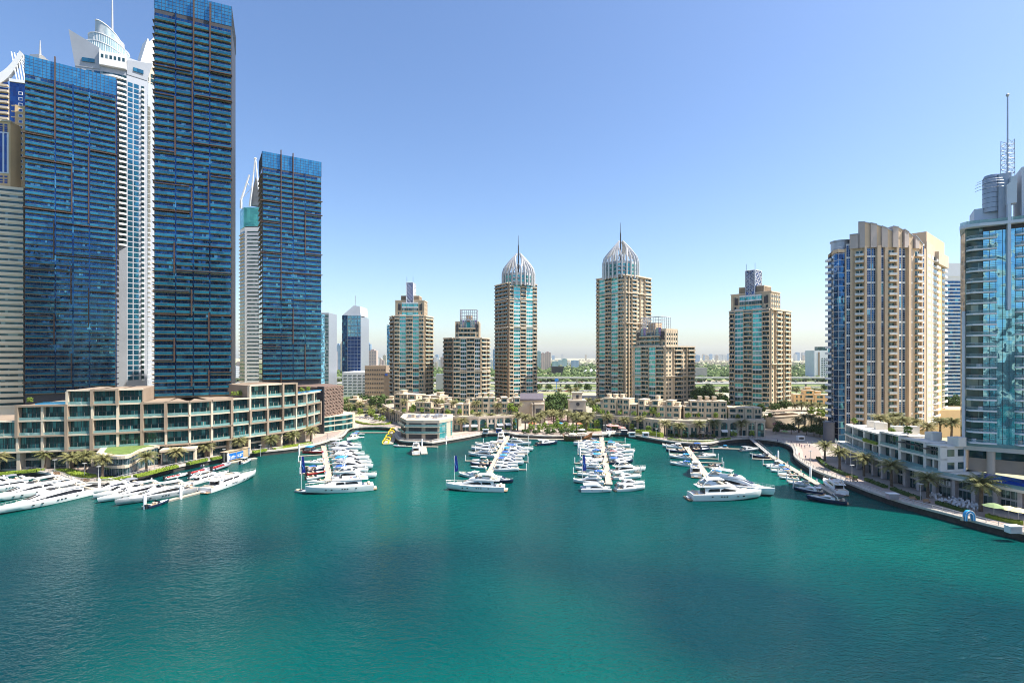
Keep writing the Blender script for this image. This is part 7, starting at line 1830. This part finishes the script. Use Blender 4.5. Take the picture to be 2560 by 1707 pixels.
# fourth pier
for st, bw, k, cv, hl, lab in (((300,275),(70,262),'c0',M_canvas,None,'white boat nearest the shore, left side'),((335,325),(110,310),'s2',None,M_navy,'dark hulled speedboat, left side'),((395,395),(150,380),'c0',M_lblue,None,'white cruiser with bright blue cover, left side'),((405,480),(155,455),'c0',M_blue,None,'white cruiser with navy cover, left side'),
    ((400,275),(600,272),'s1',M_blue,M_navy,'dark speedboat with blue cover, right side'),((410,305),(612,300),'s0',None,M_navy,'low dark hulled boat, right side'),((470,378),(680,372),'c0',M_blackp,M_hull,'beige and white boat with black cover, right side'),((600,480),(740,475),'s0',None,M_navy,'little black boat between fingers, right side'),((700,505),(600,505),'s2',None,M_hull,'tiny white tender by the fingers, right side')):
    boat(k, C4(*st), C4(*bw), lab+' of the fourth pier', cv, hl, group=g4)
boat('y0', C4(455,608), C4(440,450), 'flybridge yacht seen from astern on the left of the fourth pier', group=g4, ln=18); boat('c1', C4(690,632), C4(655,510), 'cruiser with blue cover seen from astern on the right of the fourth pier', M_lblue, group=g4, ln=13)
boat('y2', C4(520,690), C4(1190,800), 'white yacht hidden behind the biggest yacht at the fourth pier', group=g4, ln=24)
boat('y0', C4(385,850), C4(1192,838), 'biggest white flybridge yacht across the end of the fourth pier', group=g4)
boat('s1', C4(820,275), C4(700,268), 'small boat under a bright blue cover in the inner bay', M_lblue); boat('c1', C4(955,308), C4(1160,300), 'long grey covered cruiser in the inner bay', M_greyc, M_silver)
# slanting pier
for st, bw, k, cv, hl, lab in (((1290,392),(1060,368),'c0',M_blackp,M_navy,'navy and white sports cruiser nearest the gangway'),((1440,478),(1230,475),'s1',M_canvas,None,'small white boat with pale cover'),((1470,510),(1245,500),'c0',M_lblue,None,'white boat with bright blue cover'),((1520,555),(1300,542),'c0',M_blue,None,'white boat with navy cover'),
    ((1590,590),(1370,578),'s0',None,None,'open white speedboat'),((1620,638),(1390,615),'s0',None,None,'broad open white boat with rails'),((1740,700),(1490,675),'c0',M_greyc,None,'white boat with grey cover beside the tall pile'),((1900,798),(1555,745),'c1',M_canvas,M_navy,'navy hulled hardtop cruiser'),((2155,905),(1700,850),'c0',M_blackp,M_navy,'sleek navy sided cruiser across the end')):
    boat(k, C4(*st), C4(*bw), lab+', slanting pier', cv, hl, group=g5)
boat('y1', C4(2110,808), C4(1880,655), 'white flybridge boat with cream canopy seen from astern behind the slanting pier', group=g5, ln=17)
# left promenade
def CA(x, y): return (x/4.238, 930+y/4.238)
boat('y2', (236,1232), (-14,1290), 'largest white yacht with long black window bands at the left edge', group=g0)
boat('y0', (180,1216), (-45,1262), 'white flybridge yacht behind the largest one at the left edge', group=g0, ln=25); boat('y1', (100,1210), (-90,1240), 'white yacht third from the camera at the left edge', group=g0, ln=20); boat('c1', (52,1202), (-40,1214), 'white hardtop cruiser nearest the quay at the left edge', M_greyc, group=g0, ln=15)
boat('y2', C0(1400,475), C0(310,690), 'silver grey yacht with blue tinted windows', hull=M_silver, group=g0); boat('y2', C0(1020,455), C0(285,605), 'white yacht with grey sun screens behind the silver yacht', group=g0, ln=20); boat('c1', C0(760,440), C0(200,555), 'white hardtop cruiser second behind the silver yacht', M_greyc, group=g0, ln=16); boat('c1', C0(650,400), C0(25,520), 'white hardtop cruiser third behind the silver yacht', M_greyc, group=g0, ln=17)
boat('y1', C0(1540,505), C0(2240,270), 'white yacht pointing right towards the open basin', group=g0); boat('y0', C0(1330,400), C0(1870,250), 'white yacht with large pale canopy behind the right pointing one', group=g0)
for k, (st, bw) in enumerate((((1640,205),(1885,125)),((1000,325),(1310,262)),((1340,270),(1640,190)),((1330,315),(1450,270)),((1020,378),(1200,355)))): boat('r', C0(*st), C0(*bw), 'inflatable tour boat with red seats by the left quay, %s of five' % ORD[k], hull=M_canvas if k % 2 else M_greyc, group='red seated tour boats')
boat('s0', C0(750,720), C0(1060,625), 'small blue and white boat moored outside the silver yacht', hull=M_navy); boat('s1', C0(2030,110), C0(2180,60), 'small white boat tied to the blue ferry kiosk', M_canvas); boat('s0', C0(1240,385), C0(1450,360), 'black engined tender between the left yachts', hull=M_yel)
# wooden dhow
T = Thing('wooden_dhow', 'varnished wooden dhow with raised bow and cream awning before the plaza', 'dhow', (*PT(1444,1103), 0))
a, c = Vector(PT(1409,1102)), Vector(PT(1480,1101)); L = (c-a).length
def hullw():
    mb = MB(); N = 16; 
    for i in range(N+1):
        t = i/N; bw = 2.7*math.sin(math.pi*(.06+.88*t))**.6*(1 if t < .8 else 1); s = 1.7+1.9*abs(2*t-1)**3+(.9*max(0,t-.8)/.2 if t > .8 else 0)
        xk = L*(.12+.70*t); mb.v += [(xk,0,-.4),(L*t*.96+L*.02,-bw*.75,.6),(L*t,-bw,s),(L*t,-bw*.9,s-.1),(L*t,0,min(s-.5,1.6)),(L*t,bw*.9,s-.1),(L*t,bw,s),(L*t*.96+L*.02,bw*.75,.6)]
    for i in range(N):
        for j in range(8): p, q = i*8+j, i*8+(j+1)%8; mb.f.append((p,p+8,q+8,q)); mb.m.append(0)
    mb.f.append(tuple(range(8))); mb.m.append(0); mb.f.append(tuple(N*8+k for k in range(7,-1,-1))); mb.m.append(0); return mb
MX = Matrix.Translation((a.x, a.y, 0)) @ Matrix.Rotation(math.atan2(c.y-a.y, c.x-a.x), 4, 'Z')
T.part('hull', hullw().xf(MX), M_wood, smooth=50); g = MB(); g.tube([(-.8,0,3.6),(.2,0,3.0)], .25, 5); g.tube([(L,0,4.2),(L+1.6,0,5.6)], .22, 5, .1); T.part('stem_post', g.xf(MX), M_wood)
g = canopy_mb(L*.18, L*.45, 2.2, 3.9, .3).merge(canopy_mb(L*.47, L*.8, 2.2, 4.1, .3)); T.part('awning', g.xf(MX), M_seat)
g = MB(); 
for k in range(6):
    for s in (-1,1): g.tube([(L*(.2+.115*k),s*2.0,1.6),(L*(.2+.115*k),s*2.0,3.9)], .07, 4)
T.part('awning_post', g.xf(MX), M_wood); g = MB(); 
for k in range(7): g.box(L*(.25+.07*k),-1.4,1.6,L*(.29+.07*k),1.4,2.2)
T.part('bench', g.xf(MX), M_dark)
# yellow inflatables on the dock
for k, (px, py) in enumerate(((964,1111),(968,1104),(972,1096),(978,1086),(982,1080))):
    x, y = PT(px, py); mb = MB(); mb.tube([(x+1.7*math.cos(t*math.pi/6), y+1.0*math.sin(t*math.pi/6), 1.3+1.1*math.sin(t*math.pi/6)) for t in range(13)], .38, 7); solo('inflatable_ring', mb, M_yel, 'yellow inflatable ring on the restaurant dock, %s from the water end' % ORD[k], 'inflatable', 'yellow inflatables', smooth=60)
# flags on the pier ends
for k, (px, py, h) in enumerate(((753,1223,11.5),(1136,1203,9.5),(1456,1201,9.5))):
    x, y = PT(px, py); T = Thing('banner_flag', 'tall royal blue feather banner at the end of the %s' % PIERW[k], 'flag', (x, y, 0)); T.part('pole', MB().tube([(x,y,-1),(x,y,h)], .1, 6), M_pile)
    g = MB(); g.hexa([(x+.1,y-.03,h-6),(x+1.5,y-.03,h-5.6),(x+1.5,y+.03,h-5.6),(x+.1,y+.03,h-6),(x+.1,y-.03,h),(x+.9,y-.03,h-.1),(x+.9,y+.03,h-.1),(x+.1,y+.03,h)]); T.part('banner', g, mat('banner_blue', (.01,.03,.30), .7)); g = MB(); g.tube([(x+.5+.3*math.sin(q*.8),y-.06,h-4.8+q*.35) for q in range(9)], .07, 4); T.part('emblem', g, M_lblue)
# ---------------------------------------------------------------- quay railing, lamps, kiosks, parasols, people, cars
rl = offset_line(QUAY, .5); rl = [p for p in rl if p[0] > -300 and p[1] > 100]
segs = [('left promenade', [p for p in rl if p[0] < -104]), ('inner basin', [p for p in rl if -104 <= p[0] < -72]), ('restaurant', [p for p in rl if -72 <= p[0] < 2]), ('right arcades', [p for p in rl if 50 <= p[0] < 128 and p[1] > 262]), ('right promenade', [p for p in rl if p[0] > 108 and p[1] <= 276])]
M_rail = mat('steel_rail', (.58,.57,.55), .4, metal=.4)
for nm, line in segs:
    if len(line) < 3: continue
    T = Thing('quay_railing', 'pale metal railing along the quay by the %s' % nm, 'railing', (*line[len(line)//2], GZ)); top = MB()
    for z, r in ((1.15,.075),(.65,.045),(.25,.045)): top.tube([(p[0],p[1],GZ+z) for p in line], r, 4)
    T.part('rail', top, M_rail)
    for p in walk(line, 2.6): g = MB().box(p.x-.06,p.y-.06,GZ,p.x+.06,p.y+.06,GZ+1.2); T.many('post', g, [M_rail])
    T.finish()
M_lamp = mat('lamp_grey', (.55,.55,.53), .4, metal=.3)
def lamp():
    T = Thing('street_lamp', 'x', 'lamp', (0,0,0)); T.part('pole', MB().tube([(0,0,-.1),(0,0,4.8)], .12, 6, .08), M_lamp); T.part('lamp_head', MB().lathe([(.1,4.6),(.22,5.0),(.75,5.08),(.75,5.16),(.1,5.25)], 0, 0, 12), M_lamp); return T.e
lp = [(137,1182),(211,1192),(246,1201),(386,1176),(560,1152),(651,1140),(962,1062),(1049,1096),(1510,1085),(1548,1086),(1588,1092),(1641,1095),(1856,1094),(1742,1090),(2026,1157),(2130,1197),(2301,1250)]
for k, (px, py) in enumerate(lp):
    x, y = PT(px, py, GZ); place('lamp', lamp, x, y, GZ-.1, 1, 'promenade lamp with a flat disc head, %s from the left' % ORD[k], 'promenade lamps', cat='lamp')
# blue ferry kiosk
a, c = PT(569,1157), PT(625,1143); W = Wall(a, c); T = Thing('ferry_kiosk', 'sand coloured ferry kiosk with bright blue glazed front', 'kiosk', (*W.pt(W.L/2,-1.5,0)[:2], .6))
g = MB(); W.box(g, 0, W.L, -3, 0, .6, 4.6); T.part('wall', g, mat('kiosk_sand', (.48,.36,.20), .8)); g = MB(); W.box(g, W.L*.04, W.L*.36, 0, .08, 1.0, 3.8); T.part('blue_window', g, mat('kiosk_blue', (.01,.16,.55), .3)); g = MB(); W.box(g, W.L*.38, W.L*.68, 0, .08, 1.0, 3.8); T.part('blue_window', g, MATS['kiosk_blue'])
g = MB()
for u, z, l, h in ((.07,1.3,.4,1.6),(.13,1.3,.3,1.2),(.18,2.4,1.2,.3),(.20,1.4,.3,1.2),(.25,1.3,.3,1.0),(.28,2.0,.6,.3),(.42,2.4,1.2,.25),(.42,1.7,1.2,.25),(.55,1.5,.3,1.4),(.58,2.6,1.0,.25),(.58,2.0,.8,.25)): W.box(g, W.L*u, W.L*u+l, .09, .12, z, z+h)
T.part('white_lettering', g, M_white); g = MB(); W.box(g, W.L*.93, W.L*.96, 0, .12, 1.0, 4.4); T.part('blue_post_sign', g, M_lblue); g = MB(); W.box(g, -.9, 0, -2.8, -.1, .6, 4.4); T.part('side_cabin', g, M_dark); g = MB(); W.box(g, -1, W.L+.1, -3.2, .25, 4.6, 4.75); T.part('roof', g, mat('kiosk_roof', (.46,.36,.24), .8))
# blue arch on the right quay
x, y = PT(2426,1302,GZ); T = Thing('photo_arch', 'bright blue patterned arch on the right promenade edge', 'arch', (x, y, GZ)); g = MB()
def archp(r, s, n=10): return [(x-r, GZ), (x-r, GZ+1.1)]+[(x+r*math.cos(math.pi*(1-k/n)), GZ+1.1+r*s*math.sin(math.pi*k/n)) for k in range(1,n)]+[(x+r, GZ+1.1), (x+r, GZ)]
o_, i_ = archp(1.35, 1.25), archp(.75, 1.3); n = len(o_); v = []
for yy in (y, y+.9): v += [(p[0],yy,p[1]) for p in o_]+[(p[0],yy,p[1]) for p in i_]
f = []
for k in range(n-1): f += [(k,k+1,n+k+1,n+k), (2*n+k+1,2*n+k,3*n+k,3*n+k+1), (k+1,k,2*n+k,2*n+k+1), (n+k,n+k+1,3*n+k+1,3*n+k)]
g.add(v, f); T.part('arch_body', g, mat('arch_blue', (.02,.28,.62), .5, col2=(.05,.42,.72), scale=3)); g = MB(); g.tube([(p[0],y-.03,p[1]) for p in o_], .06, 4); g.tube([(p[0],y-.03,p[1]) for p in i_], .05, 4); T.part('white_edge', g, M_white); g = MB().box(x-2.1,y+.2,GZ,x-1.6,y+.7,GZ+1.1); g.box(x-.3,y+.1,GZ,x+.3,y+.5,GZ+.6); T.part('plinth', g, M_cream)
# sign boxes 88
a, c = None, None
Wb = min((Wall(RPw[i], RPw[i+1]) for i in range(len(RPw)-1)), key=lambda w_: abs(1280+1280*w_.pt(w_.L/2,0,0)[0]/w_.pt(w_.L/2,0,0)[1]-2383))
for k, (u, glyph) in enumerate(((.22,'8'),(.56,'9'))):
    T = Thing('sign_box', ('left','right')[k]+' white sign box with black curling numerals over the cafe door', 'sign', Wb.pt(Wb.L*u,-.8,6.0)); g = MB(); Wb.box(g, Wb.L*u, Wb.L*u+1.3, -1.4, -.5, 5.9, 7.3); T.part('box', g, M_white); g = MB(); cu, r = Wb.L*u+.65, .27
    for cz in (6.32, 6.9): g.tube([Wb.pt(cu+r*math.cos(t*math.pi/5), -.46, cz+r*math.sin(t*math.pi/5)) for t in range(11 if glyph == '8' else 9)], .07, 4)
    T.part('numeral', g, M_dark)
# wall boxes on the right promenade
for k, (px, py, lab) in enumerate(((2231,1247,'pale pink service box with grey front on the right quay'),(2534,1331,'white slatted service box at the right edge of the quay'))):
    x, y = PT(px, py, GZ); T = Thing('service_box', lab, 'box', (x, y, GZ)); T.part('body', MB().box(x-1.5,y-.7,GZ,x+1.5,y+.9,GZ+1.7), M_white if k else mat('pink_box', (.62,.44,.44), .8)); g = MB()
    for q in range(5): g.box(x-1.4,y-.78,GZ+.2+q*.28,x+1.4,y-.7,GZ+.34+q*.28)
    T.part('slatted_front', g, M_alu); T.part('lid', MB().box(x-1.65,y-.85,GZ+1.7,x+1.65,y+1.05,GZ+1.82), M_white)
for k, (px, py, lab) in enumerate(((1214,1083,'small white kiosk by the restaurant pier steps'),(1580,1091,'white kiosk left of the arcade hedge'),(1614,1092,'low white service box before the arcade'),(2001,1101,'pale lilac kiosk on the small square'),(1560,1085,'navy blue kiosk beside the pier steps'),(1247,1081,'bright blue box on the quay by the restaurant pier'))):
    x, y = PT(px, py, GZ); m = {4:M_navy,5:M_blue}.get(k, M_white); mb = MB().box(x-1.6,y-1,GZ,x+1.6,y+1,GZ+2.3); mb.k = 1; mb.box(x-1.8,y-1.2,GZ+2.3,x+1.8,y+1.2,GZ+2.5); mb.k = 2; mb.box(x-1.2,y-1.05,GZ+.8,x+1.2,y-1,GZ+1.9); solo('kiosk', mb, [m, M_white, M_dark], lab, 'kiosk')
# parasols
def parasol(m, r=1.7, h=2.6):
    T = Thing('parasol', 'x', 'parasol', (0,0,0)); T.part('pole', MB().tube([(0,0,0),(0,0,h)], .05, 5), M_alu); o = T.part('canopy', MB().lathe([(r,h-.45),(r*.55,h-.1),(.04,h+.15)], 0, 0, 8), m); o.material_slots[0].link = 'OBJECT'; o.material_slots[0].material = m; return T.e
M_pinkp = mat('pink_parasol', (.62,.30,.26), .9); M_yelp = mat('yellow_parasol', (.80,.72,.38), .9); M_greenp = mat('green_parasol', (.25,.34,.16), .9); M_orp = mat('orange_parasol', (.70,.25,.12), .9); M_blkp = mat('black_parasol', (.04,.04,.04), .9)
for px, py, m, s, lab in ((1527,1078,M_pinkp,1.6,'left one of three pink parasols before the arcade'),(1540,1079,M_pinkp,1.6,'middle one of three pink parasols before the arcade'),(1555,1082,M_pinkp,1.4,'right one of three pink parasols before the arcade'),(1331,1074,M_orp,1.7,'orange canopy left of the palm plaza'),(1447,1071,M_orp,1.4,'orange canopy right of the palm plaza'),
    (1757,1097,M_blkp,1.5,'left black parasol at the curved shops'),(1770,1098,M_blkp,1.5,'right black parasol at the curved shops'),(1945,1078,M_redc,2.0,'red canopy beside the white awning shops'),(1962,1090,mat('leaf_parasol',(.2,.35,.1),.9),1.2,'green canopy on the small square'),
    (2485,1294,M_greenp,1.5,'green parasol beside the big palm near the cafe'),(2522,1299,M_yelp,1.4,'left yellow parasol at the right edge'),(2546,1304,M_yelp,1.4,'right yellow parasol at the right edge'),(1455,1085,M_canvas,1.2,'white parasol behind the dhow'),(1400,1068,M_lblue,1.2,'turquoise canopy in the middle of the plaza'),(1050+250,1052,M_redc,1.3,'small terracotta canopy behind the awning shops')):
    x, y = PT(px, py, GZ); o = place('parasol', lambda: parasol(M_canvas), x, y, GZ-.05, s, lab, 'parasols', cat='parasol')
    for ch in kids(o):
        if ch.name.startswith('canopy'): ch.material_slots[0].material = m
# cafe tables
def cafe():
    T = Thing('cafe_table', 'x', 'table', (0,0,0)); T.part('table_top', MB().lathe([(.45,.72),(.45,.76)], 0, 0, 10), M_white); T.part('pedestal', MB().tube([(0,0,0),(0,0,.72)], .05, 5), M_alu)
    for k in range(4):
        a = k*math.pi/2+.4; cx, cy = .85*math.cos(a), .85*math.sin(a); g = MB().box(cx-.2,cy-.2,.42,cx+.2,cy+.2,.47); g.box(cx*1.2-.18,cy*1.2-.18,.47,cx*1.2+.18,cy*1.2+.18,.9)
        for sx in (-.16,.16):
            for sy in (-.16,.16): g.box(cx+sx-.02,cy+sy-.02,0,cx+sx+.02,cy+sy+.02,.42)
        T.part('chair', g, M_white)
    return T.e
cp = [(2352,1253),(2364,1257),(2375,1256),(2387,1262),(2398,1260),(2410,1266),(2422,1268),(2433,1266),(2405,1255),(2418,1259),(2432,1274),(2444,1270),(2396,1268),(2385,1250),(2330,1243),(2341,1240)]
for k, (px, py) in enumerate(cp):
    x, y = PT(px, py, GZ); place('cafe', cafe, x, y, GZ-.02, 1.15, 'white cafe table with four chairs, %s from the left' % ORD[sorted(cp).index((px,py))], 'white cafe tables', cat='table')
for k, (px, py, r) in enumerate(((136,1186,.5),(142,1187,.5),(207,1202,.5),(216,1204,.5),(2283,1249,.6),(2317,1256,.6),(2122,1196,.5),(2138,1203,.5))):
    x, y = PT(px, py, GZ); mb = MB().box(x-.9,y-.4,GZ+.4,x+.9,y+.3,GZ+.5); mb.box(x-.9,y+.3,GZ+.4,x+.9,y+.4,GZ+1.0); mb.box(x-.85,y-.3,GZ,x-.7,y+.3,GZ+.4); mb.box(x+.7,y-.3,GZ,x+.85,y+.3,GZ+.4); solo('bench', mb, M_teak, 'wooden bench on the promenade, %s from the left' % ORD[[0,1,2,3,6,7,4,5][k]], 'bench', 'promenade benches')
# people
def person(seed):
    rnd = random.Random(seed); bm_v = [(0,0,.95),(0,0,1.2),(0,0,1.42),(0,0,1.52),(0,0,1.66),(.10,.02,.9),(.13,.10*(1 if seed%2 else -1),.48),(.14,.02,.06),(.14,.14,.03),(-.10,-.02,.9),(-.13,-.12*(1 if seed%2 else -1),.48),(-.14,-.06,.06),(-.14,.08,.03),(.2,0,1.40),(.26,.04,1.13),(.24,.14,.90),(-.2,0,1.40),(-.26,-.02,1.13),(-.25,.10,.90)]
    ed = [(0,1),(1,2),(2,3),(3,4),(0,5),(5,6),(6,7),(7,8),(0,9),(9,10),(10,11),(11,12),(2,13),(13,14),(14,15),(2,16),(16,17),(17,18)]
    rad = [.15,.14,.16,.06,.105,.09,.065,.05,.04,.09,.065,.05,.04,.06,.045,.035,.06,.045,.035]
    me = bpy.data.meshes.new('person'); me.from_pydata(bm_v, ed, []); o = bpy.data.objects.new('person', me); COL.objects.link(o)
    md = o.modifiers.new('skin', 'SKIN'); me.skin_vertices or o.data.skin_vertices
    for i, r in enumerate(rad): me.skin_vertices[0].data[i].radius = (r, r*.8)
    me.skin_vertices[0].data[0].use_root = True
    o.modifiers.new('smooth', 'SUBSURF').levels = 1
    dg = bpy.context.evaluated_depsgraph_get(); m2 = bpy.data.meshes.new_from_object(o.evaluated_get(dg)); cols = ((.55,.1,.3),(.7,.7,.7),(.05,.08,.25),(.1,.35,.3),(.05,.05,.06))
    for mm in (mat('skin_tone',(.42,.26,.18),.6), mat('shirt_%d'%seed, cols[seed%5], .9), mat('trousers_%d'%seed, ((.06,.07,.12),(.2,.18,.15))[seed%2], .9), mat('dark_hair',(.03,.02,.015),.7)): m2.materials.append(mm)
    for p in m2.polygons:
        z = p.center.z; x = abs(p.center.x); p.material_index = 3 if z > 1.66 else 0 if z > 1.47 or (x > .2 and z < 1.1) else 1 if z > .95 else 2 if z > .1 else 3
    m2.shade_smooth(); o.modifiers.clear(); o.data = m2; return o
def person_obj(k): return lambda: person(k)
pp = [(212,1172,0),(195,1174,3),(1983,1113,1),(1992,1115,2),(1999,1116,4),(1965,1110,1),(2004,1119,0),(2012,1120,2),(1978,1108,4),(2018,1112,1),(2024,1118,2),(2030,1110,3),(1944,1105,2),(819,1099,2),(818,1090,4),(503,1171,2),(509,1170,1),(637,1125,4),(1998,1140,0),(2014,1147,2),(1788,1101,1),(2060,1165,2),(2125,1199,4),(1975,1119,0)]
hnm = ('pink','white','navy','green','black')
for k, (px, py, c) in enumerate(pp):
    x, y = PT(px, py, GZ); place('person%d' % c, person_obj(c), x, y, GZ-.1, 1.02, 'person in %s top walking on the promenade, %s from the left' % (hnm[c], ORD[sorted(p[0] for p in pp).index(px)]), 'people on the promenade', cat='person')
def carp(col, seed):
    def f():
        T = Thing('parked_car', 'x', 'car', (0,0,0)); g = MB(); pr = [(-2.2,.35),(-2.2,.85),(-1.7,.95),(1.2,.95),(2.1,.78),(2.25,.4)]
        g.add([(x,-.88,z) for x,z in pr]+[(x,.88,z) for x,z in pr], [tuple(range(5,-1,-1))[::-1],tuple(range(6,12))[::-1]]+[(i,i+6,(i+1)%6+6,(i+1)%6) for i in range(6)]); o = T.part('body', g, col); o.material_slots[0].link = 'OBJECT'; o.material_slots[0].material = col
        g = MB(); loft(g, [(-1.7,.8,.93,1.0,.9),(-1.1,.8,.93,1.42,.85),(.3,.8,.93,1.42,.85),(1.15,.8,.93,.98,.9)], .03); T.part('cabin', g, M_bglass)
        g = MB().box(-1.0,-.66,1.44,.25,.66,1.48); o = T.part('roof', g, col); o.material_slots[0].link = 'OBJECT'; o.material_slots[0].material = col
        for x in (-1.4,1.35):
            for s in (-1,1): T.part('wheel', MB().tube([(x,s*.9,.33),(x,s*.7,.33)], .33, 10), M_blackp)
        for s in (-.6,.6): T.part('headlight', MB().box(2.16,s-.18,.6,2.24,s+.18,.74), M_white)
        return T.e
    return f
CC = [('white',M_white),('silver',M_silver),('black',M_blackp),('navy',M_navy),('red',M_red)]
cars = [(933,372,.2),(941,366,.2),(949,371,.3),(957,364,.2),(927,360,.3),(936,356,.1),(945,352,.4),(905,366,1.2),(917,380,1.3),(930,384,1.2),(1990,310,.9),(2004,306,.9),(1984,318,.8),(2014,312,.9),(817,317,1.2),(823,322,1.2),(829,327,1.1)]
for k, (px, Y, rz) in enumerate(sorted(cars)):
    nm, m = CC[(2 if px in (817,823,829) else (0,0,1,0,3,0,1,2)[k%8])]; o = place('car', carp(M_white,0), PX(px,Y), Y, GZ-.1, 1.0, '%s parked car by the quay side buildings, %s from the left' % (nm, ORD[k]), 'parked cars', rz=rz, cat='car')
    for ch in kids(o):
        if ch.name.split('.')[0] in ('body','roof'): ch.material_slots[0].material = m
for Y, x0, x1, st, rn in ((648,20,330,9,'middle highway'),(654,25,330,11,'middle highway outer lane'),(712,20,330,14,'curving slip road'),(870,30,430,17,'far highway'),(880,30,430,19,'far highway outer lane'),(528,20,120,6,'near side road')):
    x = x0; cn = {}
    while x < x1:
        nm, m = random.choice(CC); o = copy_tree(PROTO['car']); o.location = (x, Y, GZ); o.rotation_euler = (0,0,random.choice((0,math.pi))); o.scale = (1.15,1.15,1.15); cn[nm] = cn.get(nm,0)+1
        tag(o, '%s car on the %s, %s %s one from the left' % (nm, rn, ordw(cn[nm]), nm), 'car', 'cars on the highway')
        for ch in kids(o):
            if ch.name.split('.')[0] in ('body','roof'): ch.material_slots[0].material = m
        x += st*random.uniform(.6,1.6)
# tall highway lamp posts
for k, (px, Y) in enumerate(((1365,600),(1397,620),(1443,610),(1480,615),(1757,600),(1795,610),(1990,580),(2010,640),(2045,600),(2068,560),(2028,700))):
    x = PX(px,Y); mb = MB().tube([(x,Y,GZ-.2),(x,Y,22)], .22, 5, .12); mb.box(x-1.6,Y-.2,22,x+1.6,Y+.2,22.3); solo('highway_lamp', mb, M_lamp, 'tall twin armed highway lamp, %s from the left' % ORD[k], 'lamp', 'highway lamps', loc=(x,Y,GZ))
# street running back from the plaza
mb = MB(); yy = [(322,6),(380,9),(470,16),(560,30)]
for (ya, xa), (yb, xb) in zip(yy, yy[1:]): mb.quad((xa+17,ya,GZ-.04),(xa+31,ya,GZ-.04),(xb+31,yb,GZ-.04),(xb+17,yb,GZ-.04))
struct('street', mb, pave('street_brick', (.26,.17,.16), (.30,.21,.19), (.2,.15,.14), .8))
mb = MB()
for (ya, xa), (yb, xb) in zip(yy, yy[1:]): mb.hexa([(xa+23,ya,GZ-.04),(xa+25,ya,GZ-.04),(xb+25,yb,GZ-.04),(xb+23,yb,GZ-.04),(xa+23,ya,GZ+.5),(xa+25,ya,GZ+.5),(xb+25,yb,GZ+.5),(xb+23,yb,GZ+.5)])
solo('hedge', mb, L_lime, 'green median strip down the middle of the street', 'hedge')
add_haze()
_seen = {}
for o in COL.objects:
    if o.parent is None and o.get('label'):
        if o['label'] in _seen and not (o.get('group') and o['group'] == _seen[o['label']]): print('DUPLABEL', o['label'])
        _seen[o['label']] = o.get('group')
        n = len(o['label'].split())
        if n < 4 or n > 16: print('LABELLEN', n, o['label'])
print('OBJECT COUNT', len(COL.objects), 'TOP', sum(1 for o in COL.objects if o.parent is None))
